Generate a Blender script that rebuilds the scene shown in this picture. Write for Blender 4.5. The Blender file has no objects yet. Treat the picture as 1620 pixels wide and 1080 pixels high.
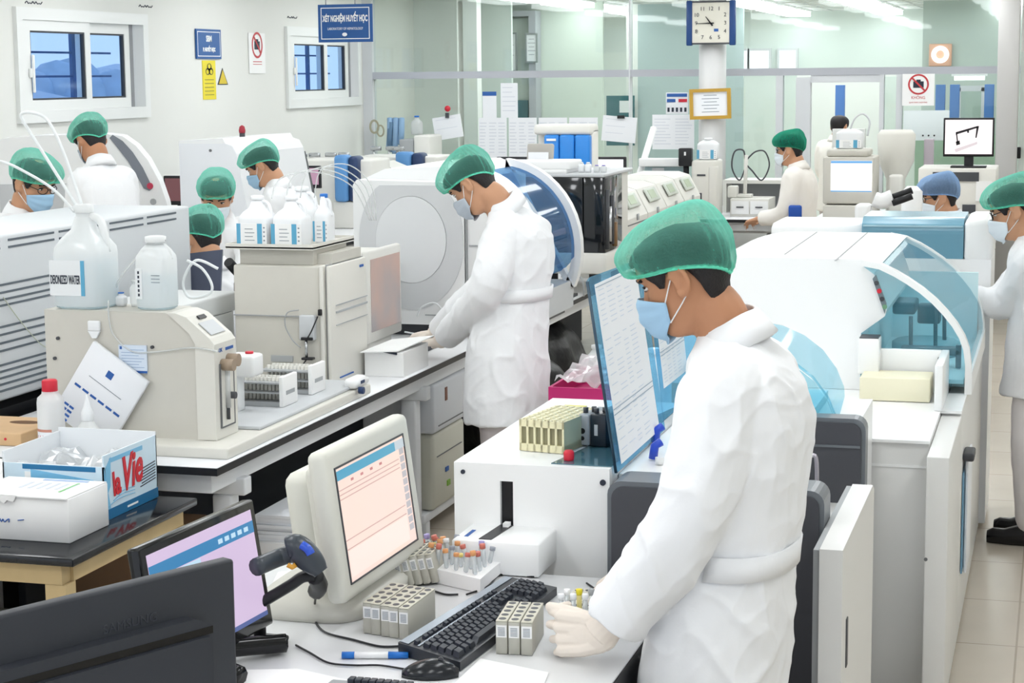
import bpy, bmesh, math, random
from mathutils import Vector, Matrix, noise
random.seed(7)
sc = bpy.context.scene
COL = sc.collection
PI = math.pi
V = Vector

# ---------------------------------------------------------------- survey of the room: photo point -> place
F_PX = 3000.0; HC = 2.05; RO = 0.0095
TH = math.atan((540 - 118.0) / F_PX); PS = math.atan((1686.0 - 810) / F_PX * math.cos(TH))
_h = V((-math.sin(PS), math.cos(PS), 0)); _r0 = V((math.cos(PS), math.sin(PS), 0))
FW = _h * math.cos(TH) + V((0, 0, -math.sin(TH)))
_u0 = _h * math.sin(TH) + V((0, 0, math.cos(TH)))
RT = _r0 * math.cos(RO) - _u0 * math.sin(RO)
UP = _u0 * math.cos(RO) + _r0 * math.sin(RO)
CAM = V((0, 0, HC))
def ray(u, v): return FW + RT * ((u - 810) / F_PX) + UP * ((540 - v) / F_PX)
def onz(u, v, z):
    d = ray(u, v); return CAM + d * ((z - HC) / d.z)
def ony(u, v, y):
    d = ray(u, v); return CAM + d * (y / d.y)
def onx(u, v, x):
    d = ray(u, v); return CAM + d * (x / d.x)
def ond(u, v, D): return CAM + ray(u, v) * D

# ---------------------------------------------------------------- materials
MATS = {}
def srgb(c):
    if isinstance(c, str):
        c = c.lstrip('#'); c = [int(c[i:i + 2], 16) / 255 for i in (0, 2, 4)]
    return [(x / 12.92 if x <= .04045 else ((x + .055) / 1.055) ** 2.4) for x in c]
def mat(name, col, rough=.5, metal=0, emit=0, alpha=1, trans=0, noise_amt=0, noise_scale=20, bump=0, bump_scale=60, spec=.5, ior=1.45, coat=0):
    if name in MATS: return MATS[name]
    m = bpy.data.materials.new(name); m.use_nodes = True
    nt = m.node_tree; b = nt.nodes['Principled BSDF']
    c = srgb(col)
    b.inputs['Base Color'].default_value = (*c, 1); b.inputs['Roughness'].default_value = rough
    b.inputs['Metallic'].default_value = metal; b.inputs['Alpha'].default_value = alpha
    b.inputs['Transmission Weight'].default_value = trans; b.inputs['IOR'].default_value = ior
    b.inputs['Specular IOR Level'].default_value = spec; b.inputs['Coat Weight'].default_value = coat
    if emit:
        b.inputs['Emission Color'].default_value = (*c, 1); b.inputs['Emission Strength'].default_value = emit
    if noise_amt or bump:
        tc = nt.nodes.new('ShaderNodeTexCoord')
    if noise_amt:
        n = nt.nodes.new('ShaderNodeTexNoise'); n.inputs['Scale'].default_value = noise_scale; n.inputs['Detail'].default_value = 4
        mx = nt.nodes.new('ShaderNodeMixRGB'); mx.inputs[1].default_value = (*[x * (1 - noise_amt) for x in c], 1)
        mx.inputs[2].default_value = (*[min(1, x * (1 + noise_amt)) for x in c], 1)
        nt.links.new(tc.outputs['Object'], n.inputs['Vector']); nt.links.new(n.outputs['Fac'], mx.inputs[0])
        nt.links.new(mx.outputs[0], b.inputs['Base Color'])
    if bump:
        n2 = nt.nodes.new('ShaderNodeTexNoise'); n2.inputs['Scale'].default_value = bump_scale; n2.inputs['Detail'].default_value = 5
        bp = nt.nodes.new('ShaderNodeBump'); bp.inputs['Strength'].default_value = bump; bp.inputs['Distance'].default_value = .01
        nt.links.new(tc.outputs['Object'], n2.inputs['Vector']); nt.links.new(n2.outputs['Fac'], bp.inputs['Height'])
        nt.links.new(bp.outputs[0], b.inputs['Normal'])
    MATS[name] = m
    return m
def sheet(name, tint, opac=.0, diff=None, gloss=.08, rough=.05):
    """thin pane / film: transparent tint + a share of diffuse + a share of gloss"""
    if name in MATS: return MATS[name]
    m = bpy.data.materials.new(name); m.use_nodes = True
    nt = m.node_tree; nt.nodes.remove(nt.nodes['Principled BSDF']); out = nt.nodes['Material Output']
    t = nt.nodes.new('ShaderNodeBsdfTransparent'); t.inputs[0].default_value = (*srgb(tint), 1)
    cur = t.outputs[0]
    if opac:
        d = nt.nodes.new('ShaderNodeBsdfDiffuse'); d.inputs[0].default_value = (*srgb(diff or tint), 1)
        tr = nt.nodes.new('ShaderNodeBsdfTranslucent'); tr.inputs[0].default_value = (*srgb(diff or tint), 1)
        mm = nt.nodes.new('ShaderNodeMixShader'); mm.inputs[0].default_value = .35
        nt.links.new(d.outputs[0], mm.inputs[1]); nt.links.new(tr.outputs[0], mm.inputs[2])
        mx = nt.nodes.new('ShaderNodeMixShader'); mx.inputs[0].default_value = opac
        nt.links.new(cur, mx.inputs[1]); nt.links.new(mm.outputs[0], mx.inputs[2]); cur = mx.outputs[0]
    if gloss:
        g = nt.nodes.new('ShaderNodeBsdfGlossy'); g.inputs['Roughness'].default_value = rough
        mx = nt.nodes.new('ShaderNodeMixShader'); mx.inputs[0].default_value = gloss
        nt.links.new(cur, mx.inputs[1]); nt.links.new(g.outputs[0], mx.inputs[2]); cur = mx.outputs[0]
    nt.links.new(cur, out.inputs[0])
    MATS[name] = m
    return m
def glow(name, col, strength):
    if name in MATS: return MATS[name]
    m = bpy.data.materials.new(name); m.use_nodes = True
    nt = m.node_tree; b = nt.nodes['Principled BSDF']; c = srgb(col)
    b.inputs['Base Color'].default_value = (*[x * .1 for x in c], 1); b.inputs['Roughness'].default_value = .3
    b.inputs['Emission Color'].default_value = (*c, 1); b.inputs['Emission Strength'].default_value = strength
    MATS[name] = m
    return m

WHITE = mat('white plastic', '#f1f2f2', .35)
WHITE2 = mat('cool white enamel', '#e4e7ea', .4)
OFFW = mat('off white plastic', '#e3e2dc', .45)
BEIGE = mat('beige instrument plastic', '#cdcac1', .5, noise_amt=.02)
BEIGE_L = mat('light beige plastic', '#dedcd4', .45)
CREAM = mat('cream plastic', '#e6dfb9', .45)
GREY = mat('grey plastic', '#a8abad', .5)
GREY_L = mat('light grey plastic', '#c9cccf', .45)
GREY_D = mat('dark grey plastic', '#45474c', .45)
CHAR = mat('charcoal plastic', '#34363b', .42)
BLACK = mat('black plastic', '#15161a', .4)
BLACKG = mat('black gloss', '#0c0d10', .12)
SEAM = mat('dark seam', '#6d6e70', .6)
SEAM_L = mat('faint seam', '#9fa1a3', .6)
STEEL = mat('steel', '#c4c6c9', .25, metal=1)
BLUE = mat('blue plastic', '#1f6fc4', .35)
BLUE_M = mat('soft blue plastic', '#5f97d0', .4)
BLUE_D = mat('navy plastic', '#233a63', .4)
SIGNBLUE = mat('sign blue', '#1d5596', .45)
INK = mat('ink dark', '#2b3140', .6)
INKB = mat('ink blue', '#2f5fa8', .6)
INKG = mat('ink grey', '#8d949c', .6)
RED = mat('red plastic', '#d0263a', .4)
MAG = mat('magenta plastic', '#c2266f', .45)
YEL = mat('yellow card', '#e6d52c', .5)
PAPER = mat('paper', '#eef0f4', .7)
PAPERW = mat('white card', '#f4f4f3', .65)
WOOD = mat('pale wood', '#dcb78b', .55, noise_amt=.12, noise_scale=9)
WOODF = mat('wooden frame', '#c9b184', .6, noise_amt=.1, noise_scale=12)
CARDB = mat('brown cardboard', '#8a6a4c', .75, noise_amt=.05)
TEALD = mat('dark teal board', '#3e6f78', .45)

# ---------------------------------------------------------------- mesh builder
class MB:
    def __init__(s): s.bm = bmesh.new(); s.mi = 0
    def m(s, i): s.mi = i; return s
    def _v(s, pts): return [s.bm.verts.new(p) for p in pts]
    def _f(s, vs, smooth=False):
        try:
            f = s.bm.faces.new(vs); f.material_index = s.mi; f.smooth = smooth
            return f
        except ValueError: return None
    def box(s, lo, hi, r=0, seg=2, M=None):
        x0, y0, z0 = lo; x1, y1, z1 = hi
        if r > 0:
            b2 = bmesh.new(); bmesh.ops.create_cube(b2, size=1)
            for v in b2.verts: v.co = V((x0 + (v.co.x + .5) * (x1 - x0), y0 + (v.co.y + .5) * (y1 - y0), z0 + (v.co.z + .5) * (z1 - z0)))
            r = min(r, .49 * min(abs(x1 - x0), abs(y1 - y0), abs(z1 - z0)))
            bmesh.ops.bevel(b2, geom=b2.edges[:], offset=r, segments=seg, profile=.5, affect='EDGES')
            s.add(b2, M, smooth=True); b2.free(); return s
        p = [V(q) for q in ((x0, y0, z0), (x1, y0, z0), (x1, y1, z0), (x0, y1, z0), (x0, y0, z1), (x1, y0, z1), (x1, y1, z1), (x0, y1, z1))]
        if M is not None: p = [M @ q for q in p]
        v = s._v(p)
        for f in ((0, 3, 2, 1), (4, 5, 6, 7), (0, 1, 5, 4), (1, 2, 6, 5), (2, 3, 7, 6), (3, 0, 4, 7)): s._f([v[i] for i in f])
        return s
    def add(s, b2, M=None, smooth=None):
        vm = {}
        for v in b2.verts: vm[v] = s.bm.verts.new(M @ v.co if M is not None else v.co)
        for f in b2.faces:
            g = s._f([vm[v] for v in f.verts])
            if g: g.smooth = f.smooth if smooth is None else smooth
        return s
    def prism(s, prof, axis, a, b, M=None, smooth=False):
        """closed profile extruded along an axis; 'y': prof=(x,z); 'x': prof=(y,z); 'z': prof=(x,y)"""
        def P(q, t):
            w = {'y': (q[0], t, q[1]), 'x': (t, q[0], q[1]), 'z': (q[0], q[1], t)}[axis]
            return M @ V(w) if M is not None else V(w)
        A = s._v([P(q, a) for q in prof]); B = s._v([P(q, b) for q in prof]); n = len(prof)
        for i in range(n): s._f([A[i], A[(i + 1) % n], B[(i + 1) % n], B[i]], smooth)
        s._f(A[::-1]); s._f(B)
        return s
    def ring(s, outer, inner, axis, a, b, M=None):
        """a frame: outer and inner closed profiles with the same number of points"""
        def P(q, t):
            w = {'y': (q[0], t, q[1]), 'x': (t, q[0], q[1]), 'z': (q[0], q[1], t)}[axis]
            return M @ V(w) if M is not None else V(w)
        n = len(outer)
        OA = s._v([P(q, a) for q in outer]); OB = s._v([P(q, b) for q in outer])
        IA = s._v([P(q, a) for q in inner]); IB = s._v([P(q, b) for q in inner])
        for i in range(n):
            j = (i + 1) % n
            s._f([OA[i], OA[j], OB[j], OB[i]]); s._f([IA[j], IA[i], IB[i], IB[j]])
            s._f([OA[j], OA[i], IA[i], IA[j]]); s._f([OB[i], OB[j], IB[j], IB[i]])
        return s
    def strip(s, rows, smooth=True, close=False):
        """a grid of points (rows of equal length)"""
        vs = [s._v(r) for r in rows]
        for i in range(len(rows) - 1):
            n = len(rows[i])
            for j in range(n if close else n - 1):
                k = (j + 1) % n
                s._f([vs[i][j], vs[i][k], vs[i + 1][k], vs[i + 1][j]], smooth)
        return vs
    def loft(s, rings, caps=True, smooth=True):
        vs = s.strip(rings, smooth, True)
        if caps: s._f(vs[0][::-1], smooth); s._f(vs[-1], smooth)
        return s
    def cyl(s, p0, p1, r0, r1=None, n=16, caps=True, smooth=True):
        p0, p1 = V(p0), V(p1); r1 = r0 if r1 is None else r1
        d = (p1 - p0).normalized(); a = d.orthogonal().normalized(); b = d.cross(a)
        R = [[p + (a * math.cos(2 * PI * i / n) + b * math.sin(2 * PI * i / n)) * r for i in range(n)] for p, r in ((p0, r0), (p1, r1))]
        vs = s.strip(R, smooth, True)
        if caps: s._f(vs[0][::-1]); s._f(vs[1])
        return s
    def tube(s, pts, r, n=8, rr=None, caps=True):
        pts = [V(p) for p in pts]; rings = []; a = None
        for i, p in enumerate(pts):
            d = (pts[min(i + 1, len(pts) - 1)] - pts[max(i - 1, 0)]).normalized()
            a = d.orthogonal().normalized() if a is None else (a - d * a.dot(d)).normalized()
            b = d.cross(a); q = rr[i] if rr else r
            rings.append([p + (a * math.cos(2 * PI * k / n) + b * math.sin(2 * PI * k / n)) * q for k in range(n)])
        return s.loft(rings, caps)
    def lathe(s, prof, c=(0, 0, 0), n=24, M=None, sx=1, sy=1, smooth=True):
        """prof: (radius, height) bottom to top"""
        rings = []
        for r_, z in prof:
            r_ = max(r_, 1e-4)
            ring = [V((c[0] + r_ * sx * math.cos(2 * PI * k / n), c[1] + r_ * sy * math.sin(2 * PI * k / n), c[2] + z)) for k in range(n)]
            if M is not None: ring = [M @ q for q in ring]
            rings.append(ring)
        return s.loft(rings, True, smooth)
    def ball(s, c, r, n=12, M=None, sc_=(1, 1, 1)):
        prof = [(math.sin(PI * i / n), -math.cos(PI * i / n)) for i in range(n + 1)]
        c = V(c); rings = []
        for q, z in prof:
            ring = [V((max(q, 1e-3) * r * sc_[0] * math.cos(2 * PI * k / (2 * n)), max(q, 1e-3) * r * sc_[1] * math.sin(2 * PI * k / (2 * n)), z * r * sc_[2])) for k in range(2 * n)]
            rings.append([(M @ w if M is not None else w) + c for w in ring])
        return s.loft(rings, True, True)
    def quad(s, pts, t=None, smooth=False):
        """a flat sheet through four points, with a thickness"""
        pts = [V(p) for p in pts]; n = (pts[1] - pts[0]).cross(pts[2] - pts[0]).normalized()
        t = .0006 if t is None else t
        A = s._v(pts); B = s._v([p - n * t for p in pts]); k = len(pts)
        s._f(A); s._f(B[::-1])
        for i in range(k): s._f([A[i], B[i], B[(i + 1) % k], A[(i + 1) % k]])
        return s
    def text(s, txt, size, M, depth=.001, align='CENTER', sx=1, bold=0):
        cu = bpy.data.curves.new('t', 'FONT'); cu.body = txt; cu.size = size; cu.extrude = depth / 2; cu.align_x = align; cu.align_y = 'CENTER'
        cu.offset = bold; cu.resolution_u = 3
        o = bpy.data.objects.new('t', cu); COL.objects.link(o)
        dg = bpy.context.evaluated_depsgraph_get(); me = bpy.data.meshes.new_from_object(o.evaluated_get(dg))
        b2 = bmesh.new(); b2.from_mesh(me)
        S = Matrix.Diagonal((sx, 1, 1, 1))
        s.add(b2, M @ S, smooth=False); b2.free()
        bpy.data.objects.remove(o); bpy.data.curves.remove(cu); bpy.data.meshes.remove(me)
        return s
    def build(s, name, mats, parent=None, loc=(0, 0, 0), rot=None, local=None):
        if not isinstance(mats, (list, tuple)): mats = [mats]
        if local is not None:
            bmesh.ops.translate(s.bm, verts=s.bm.verts[:], vec=-V(local))
            loc = local
        bmesh.ops.recalc_face_normals(s.bm, faces=s.bm.faces[:])
        me = bpy.data.meshes.new(name); s.bm.to_mesh(me); s.bm.free()
        for q in mats: me.materials.append(q)
        o = bpy.data.objects.new(name, me); COL.objects.link(o)
        o.location = loc
        if rot is not None: o.rotation_euler = rot
        if parent is not None: o.parent = parent
        return o

def tag(o, label=None, cat=None, group=None, kind=None):
    if label: o['label'] = label
    if cat: o['category'] = cat
    if group: o['group'] = group
    if kind: o['kind'] = kind
    return o
def struct(o): o['kind'] = 'structure'; return o
def thing(name, label, cat, loc=(0, 0, 0), rotz=0, group=None):
    o = bpy.data.objects.new(name, None); COL.objects.link(o); o.empty_display_size = .05
    o.location = loc; o.rotation_euler = (0, 0, rotz)
    return tag(o, label, cat, group)
def dup(root, loc=None, rotz=None, label=None):
    r = root.copy(); COL.objects.link(r)
    if loc is not None: r.location = loc
    if rotz is not None: r.rotation_euler = (0, 0, rotz)
    if label: r['label'] = label
    for ch in list(root.children):
        c = ch.copy(); COL.objects.link(c); c.parent = r
        for g in list(ch.children):
            d = g.copy(); COL.objects.link(d); d.parent = c
    return r
class World:
    """builds parts given in room coordinates under a thing whose base is at org"""
    def __init__(s, name, label, cat, org, group=None):
        s.org = V(org); s.root = thing(name, label, cat, s.org, 0, group)
    def part(s, name, mb, mats, parent=None, label=None):
        off = s.org.copy() if parent is None else V((0, 0, 0)) + s.org
        bmesh.ops.translate(mb.bm, verts=mb.bm.verts[:], vec=-off)
        o = mb.build(name, mats, parent or s.root)
        if label: o['label'] = label
        return o
def arc(cx, cz, rx, rz, a0, a1, n=12):
    return [(cx + rx * math.cos(math.radians(a0 + (a1 - a0) * i / n)), cz + rz * math.sin(math.radians(a0 + (a1 - a0) * i / n))) for i in range(n + 1)]
def rrect(x0, z0, x1, z1, r, n=4):
    return (arc(x1 - r, z0 + r, r, r, -90, 0, n) + arc(x1 - r, z1 - r, r, r, 0, 90, n) + arc(x0 + r, z1 - r, r, r, 90, 180, n) + arc(x0 + r, z0 + r, r, r, 180, 270, n))
def facing(o, xdir, ydir):
    """matrix for lettering: x runs along xdir, y up along ydir, at o"""
    x = V(xdir).normalized(); z = x.cross(V(ydir)).normalized(); y = z.cross(x)
    return Matrix((( x.x, y.x, z.x, o[0]), (x.y, y.y, z.y, o[1]), (x.z, y.z, z.z, o[2]), (0, 0, 0, 1)))
def spline(pts, n=8):
    pts = [V(p) for p in pts]; out = []
    for i in range(len(pts) - 1):
        p0, p1, p2, p3 = pts[max(i - 1, 0)], pts[i], pts[i + 1], pts[min(i + 2, len(pts) - 1)]
        for k in range(n):
            t = k / n
            out.append(.5 * ((2 * p1) + (p2 - p0) * t + (2 * p0 - 5 * p1 + 4 * p2 - p3) * t * t + (3 * p1 - p0 - 3 * p2 + p3) * t ** 3))
    return out + [pts[-1]]
# ================================================================ ROOM SHELL
XL, YP, YB, CE = -6.6, 17.7, 26.0, 2.86
def tile_mat():
    m = bpy.data.materials.new('floor tiles'); m.use_nodes = True; nt = m.node_tree; b = nt.nodes['Principled BSDF']
    tc = nt.nodes.new('ShaderNodeTexCoord'); br = nt.nodes.new('ShaderNodeTexBrick')
    br.offset = 0; br.inputs['Scale'].default_value = 1; br.inputs['Brick Width'].default_value = .6; br.inputs['Row Height'].default_value = .6
    br.inputs['Mortar Size'].default_value = .004; br.inputs['Color1'].default_value = (*srgb('#d6cbbb'), 1); br.inputs['Color2'].default_value = (*srgb('#d9cfc0'), 1)
    br.inputs['Mortar'].default_value = (*srgb('#b3a797'), 1)
    mp = nt.nodes.new('ShaderNodeMapping'); mp.inputs['Location'].default_value = (.1, .37, 0)
    nt.links.new(tc.outputs['Object'], mp.inputs[0]); nt.links.new(mp.outputs[0], br.inputs['Vector'])
    n = nt.nodes.new('ShaderNodeTexNoise'); n.inputs['Scale'].default_value = 2.5; n.inputs['Detail'].default_value = 5
    nt.links.new(tc.outputs['Object'], n.inputs['Vector'])
    mx = nt.nodes.new('ShaderNodeMixRGB'); mx.blend_type = 'MULTIPLY'; mx.inputs[0].default_value = .18
    nt.links.new(br.outputs['Color'], mx.inputs[1]); nt.links.new(n.outputs['Fac'], mx.inputs[2]); nt.links.new(mx.outputs[0], b.inputs['Base Color'])
    b.inputs['Roughness'].default_value = .22
    return m
WALLM = mat('wall paint', '#e2e3de', .7, noise_amt=.015, noise_scale=3)
WALLB = mat('back room paint', '#dbe4df', .75)
WALLW = mat('partition panel', '#e9ebe8', .6)
CEILM = mat('ceiling tiles', '#f1f4f2', .8)
ALU = mat('powder coated aluminium', '#b4b7be', .45)
ALUW = mat('pale aluminium', '#d4d7da', .45)
UPVC = mat('window frame plastic', '#e6e8e6', .4)
RUBB = mat('dark gasket', '#3a3d42', .6)
GLASS = sheet('partition glass', '#f2f7f5', gloss=.03, rough=.02)
GLASSB = sheet('blue film window glass', '#d6e8fc', gloss=.04, rough=.05)

fl = MB(); fl.box((XL - .2, -1.5, -.1), (3.2, YB + .2, 0)); struct(fl.build('floor', tile_mat()))
ce = MB(); ce.box((XL - .2, -1.5, CE), (3.2, YB + .2, CE + .1))
ce.m(1)
for i in range(14): ce.box((XL, 18 + i * .6, CE - .006), (3, 18.02 + i * .6, CE))
for i in range(16): ce.box((XL + i * .6, 18, CE - .006), (XL + .02 + i * .6, YB, CE))
struct(ce.build('ceiling', [CEILM, ALUW]))
# left wall with two openings
W1 = (11.19, 13.0, 1.79, 2.49); W2 = (15.73, 17.5, 1.80, 2.46)
wl = MB()
for a, b_, c, d in ((-1.5, W1[0], 0, CE), (W1[1], W2[0], 0, CE), (W2[1], YB, 0, CE), (W1[0], W1[1], 0, W1[2]), (W1[0], W1[1], W1[3], CE), (W2[0], W2[1], 0, W2[2]), (W2[0], W2[1], W2[3], CE)):
    wl.box((XL - .2, a, c), (XL, b_, d))
struct(wl.build('wall_left', WALLM))
wr = MB(); wr.box((3.0, -1.5, 0), (3.2, YB, CE)); struct(wr.build('wall_right', WALLM))
wb = MB(); wb.box((XL, YB, 0), (3.2, YB + .2, CE)); struct(wb.build('wall_back', WALLB))

# sliding windows in the left wall
def window(n, W, skew):
    y0, y1, z0, z1 = W
    f = MB(); x = XL
    sq = lambda a, b_, c, d: [(a, c), (b_, c), (b_, d), (a, d)]
    f.ring(sq(y0 - .03, y1 + .03, z0 - .03, z1 + .03), sq(y0 + .05, y1 - .05, z0 + .05, z1 - .05), 'x', x - .12, x + .03)
    fr = struct(f.build('window_%d' % n, UPVC))
    ym = y0 + (y1 - y0) * .54
    for nm, a, b_, xo in (('sash', y0 + .05, ym, .0), ('sash', ym - .06, y1 - .16, -.045)):
        s = MB(); s.ring(sq(a, b_, z0 + .05, z1 - .05), sq(a + .11, b_ - .075, z0 + .12, z1 - .12), 'x', x + xo - .03, x + xo + .012)
        so = s.build(nm, UPVC, fr)
        g = MB(); g.ring(sq(a + .108, b_ - .073, z0 + .118, z1 - .118), sq(a + .125, b_ - .09, z0 + .132, z1 - .132), 'x', x + xo - .02, x + xo + .006)
        g.build('gasket', RUBB, so)
        p = MB(); p.box((x + xo - .012, a + .11, z0 + .12), (x + xo - .008, b_ - .075, z1 - .12)); p.build('pane', GLASSB, so)
    d = MB(); d.box((x - .08, y1 - .16, z0 + .05), (x - .03, y1 - .11, z1 - .05)); d.build('track', mat('shadow gap grey', '#8b8d90', .6), fr)
    h = MB(); h.box((x + .012, y0 + .12, z0 + .27), (x + .03, y0 + .15, z0 + .33), .006); h.box((x + .02, y0 + .15, z0 + .17), (x + .034, y0 + .175, z0 + .42), .006); h.build('window_handle', UPVC, fr)
    return fr
window(1, W1, 0); window(2, W2, 0)
# outside: security grilles, far houses and trees under the sky
GR = mat('grille paint', '#3d5f8c', .6)
for i, W in enumerate((W1, W2)):
    g = MB(); y0, y1, z0, z1 = W
    for k in range(4): g.box((XL - .34, y0 - .1, z0 + .1 + k * .17), (XL - .325, y1 + .1, z0 + .115 + k * .17))
    for k in (1, 3): g.box((XL - .345, y0 + .02 + k * (y1 - y0) / 4.2, z0 - .1), (XL - .32, y0 + .07 + k * (y1 - y0) / 4.2, z1 + .1))
    o = g.build('window_grille', GR)
    tag(o, ['steel security grille outside the nearer sliding window', 'steel security grille outside the window behind the hanging sign'][i], 'grille')
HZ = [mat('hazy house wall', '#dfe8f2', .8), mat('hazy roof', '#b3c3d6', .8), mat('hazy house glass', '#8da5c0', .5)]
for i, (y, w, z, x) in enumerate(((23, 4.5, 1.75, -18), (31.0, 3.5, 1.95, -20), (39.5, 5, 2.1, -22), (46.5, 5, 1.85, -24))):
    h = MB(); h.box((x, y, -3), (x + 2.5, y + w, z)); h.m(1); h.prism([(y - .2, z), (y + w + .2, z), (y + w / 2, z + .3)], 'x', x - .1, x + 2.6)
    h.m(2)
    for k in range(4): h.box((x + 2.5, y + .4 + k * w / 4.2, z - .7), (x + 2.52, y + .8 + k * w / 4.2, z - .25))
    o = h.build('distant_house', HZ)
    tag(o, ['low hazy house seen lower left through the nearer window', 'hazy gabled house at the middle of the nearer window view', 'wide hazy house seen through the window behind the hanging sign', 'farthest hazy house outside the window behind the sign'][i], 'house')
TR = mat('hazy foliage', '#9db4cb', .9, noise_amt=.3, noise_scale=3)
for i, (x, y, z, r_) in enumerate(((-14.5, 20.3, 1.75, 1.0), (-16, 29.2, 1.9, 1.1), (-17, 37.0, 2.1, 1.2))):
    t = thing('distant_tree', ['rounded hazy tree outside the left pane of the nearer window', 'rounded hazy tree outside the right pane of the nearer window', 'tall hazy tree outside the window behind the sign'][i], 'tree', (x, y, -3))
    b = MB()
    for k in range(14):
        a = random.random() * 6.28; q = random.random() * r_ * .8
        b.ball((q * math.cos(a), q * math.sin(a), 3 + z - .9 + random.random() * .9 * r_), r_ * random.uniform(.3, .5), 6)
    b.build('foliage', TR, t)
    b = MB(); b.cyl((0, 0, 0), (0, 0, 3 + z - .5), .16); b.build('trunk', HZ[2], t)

# ---------------------------------------------------------------- glazed partition across the back
part = MB()
part.box((XL, YP - .05, 2.018), (-.36, YP + .05, 2.085))                      # transom
part.m(1)
for x0, x1 in ((-6.6, -6.5), (-3.932, -3.918), (-1.60, -1.56), (-1.45, -1.395)):
    part.box((x0, YP - .056, 0), (x1, YP + .056, CE if x0 < -3 else 2.017))
part.box((-2.545, YP - .05, 0), (-2.48, YP + .05, 2.02)); part.box((-2.36, YP - .05, 0), (-2.225, YP + .05, 2.0))
part.box((-2.225, YP - .04, 1.95), (-1.6, YP + .04, 2.02))
part.m(2); part.box((XL + .1, YP - .03, 0), (-2.55, YP + .03, .86)); part.box((-1.4, YP - .03, 0), (-.56, YP + .03, .86))
struct(part.build('wall_partition', [ALU, ALUW, WALLW]))
gl = MB()
gl.box((XL + .1, YP - .004, 2.085), (-.56, YP + .004, CE))
for a, b_ in ((-6.5, -3.94), (-3.91, -2.545), (-2.48, -2.36), (-1.395, -.56)): gl.box((a, YP - .004, .86 if b_ != -2.36 else 0), (b_, YP + .004, 2.018))
gl.box((-1.56, YP - .004, 0), (-1.45, YP + .004, 2.0))
struct(gl.build('window_3', GLASS))
# round column in front of the partition, and the grey post at the right
cl = MB(); cl.cyl((-3.10, 17.45, 0), (-3.10, 17.45, CE), .125, n=32); struct(cl.build('trim_1', mat('column paint', '#d9d9d9', .5)))
po = MB(); po.box((-.545, 17.0, 0), (-.365, 17.2, CE), .01); struct(po.build('trim_2', mat('grey post paint', '#b9b8b6', .5)))
dr = MB(); dr.box((-.355, 17.3, 0), (.6, 17.36, 2.2), .006)
d1 = struct(dr.build('door_1', mat('pale green door', '#dfe8e2', .5)))
h = MB(); h.box((-.37, 17.25, 1.28), (-.335, 17.3, 1.38), .008); h.build('door_handle', BLACK, d1)
wx = MB(); wx.box((.6, 17.3, 0), (3.0, 17.5, CE)); wx.box((-.355, 17.3, 2.2), (.6, 17.5, CE)); struct(wx.build('wall_rear', WALLW))

# ---------------------------------------------------------------- the room behind the glass
b = MB(); b.box((XL, 19.2, 0), (-6.12, 19.25, CE)); b.m(1); b.box((-6.12, 19.8, 0), (-5.70, 19.85, CE)); struct(b.build('wall_inner', [WALLW, WALLB]))
b = MB(); b.box((-5.93, 18.8, 0), (-5.78, 18.95, CE)); struct(b.build('trim_3', mat('white pilaster', '#f4f5f3', .5)))
b = MB(); b.box((-6.6, 21.1, 0), (-5.0, 21.15, CE)); struct(b.build('wall_side', mat('pale green wall', '#d6e0d6', .7)))
b = MB(); b.box((-5.0, 22.3, 0), (-4.86, 22.4, CE)); b.m(1); b.box((-4.86, 22.3, 0), (-3.6, 22.35, CE)); struct(b.build('wall_far', [WALLW, mat('blue grey wall', '#b3c3c4', .7)]))
# cupboard with a framed glass front
w = World('wall_cabinet', 'tall grey framed glass cabinet behind the partition', 'cabinet', (-6.0, 20.9, 0))
b = MB(); b.ring([(-6.4, .4), (-5.72, .4), (-5.72, 2.76), (-6.4, 2.76)], [(-6.32, .48), (-5.8, .48), (-5.8, 2.7), (-6.32, 2.7)], 'y', 20.85, 21.08); w.part('frame', b, ALU)
b = MB(); b.box((-6.3, 21.06, .5), (-5.82, 21.075, 2.68)); w.part('back_panel', b, mat('cabinet back', '#dbe6dd', .6))
def picture(name, lab, x0, x1, z0, z1, y, fm, t=.02, wd=.018, cat='picture frame', dark=False):
    w = World(name, lab, cat, ((x0 + x1) / 2, y, z0))
    b = MB(); b.ring([(x0, z0), (x1, z0), (x1, z1), (x0, z1)], [(x0 + wd, z0 + wd), (x1 - wd, z0 + wd), (x1 - wd, z1 - wd), (x0 + wd, z1 - wd)], 'y', y - t, y); w.part('frame', b, fm)
    b = MB(); b.box((x0 + wd * .6, y - t * .5, z0 + wd * .6), (x1 - wd * .6, y - t * .3, z1 - wd * .6)); b.m(1)
    nl = 5
    for k in range(nl):
        zz = z1 - wd - (z1 - z0) * (.14 + .13 * k); ww = (x1 - x0) * (.3 if k % 2 else .22)
        b.box(((x0 + x1) / 2 - ww, y - t * .55, zz - .006), ((x0 + x1) / 2 + ww, y - t * .5, zz))
    w.part('print', b, [PAPER, INKG]); return w
picture('picture_frame', 'grey framed certificate on the cabinet behind the glass', -6.12, -5.93, 2.08, 2.52, 20.84, mat('grey frame', '#8d9494', .5))
picture('picture_frame', 'narrow grey picture frame right of the framed certificate', -5.835, -5.69, 2.18, 2.51, 20.84, mat('grey frame', '#8d9494', .5))
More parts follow.
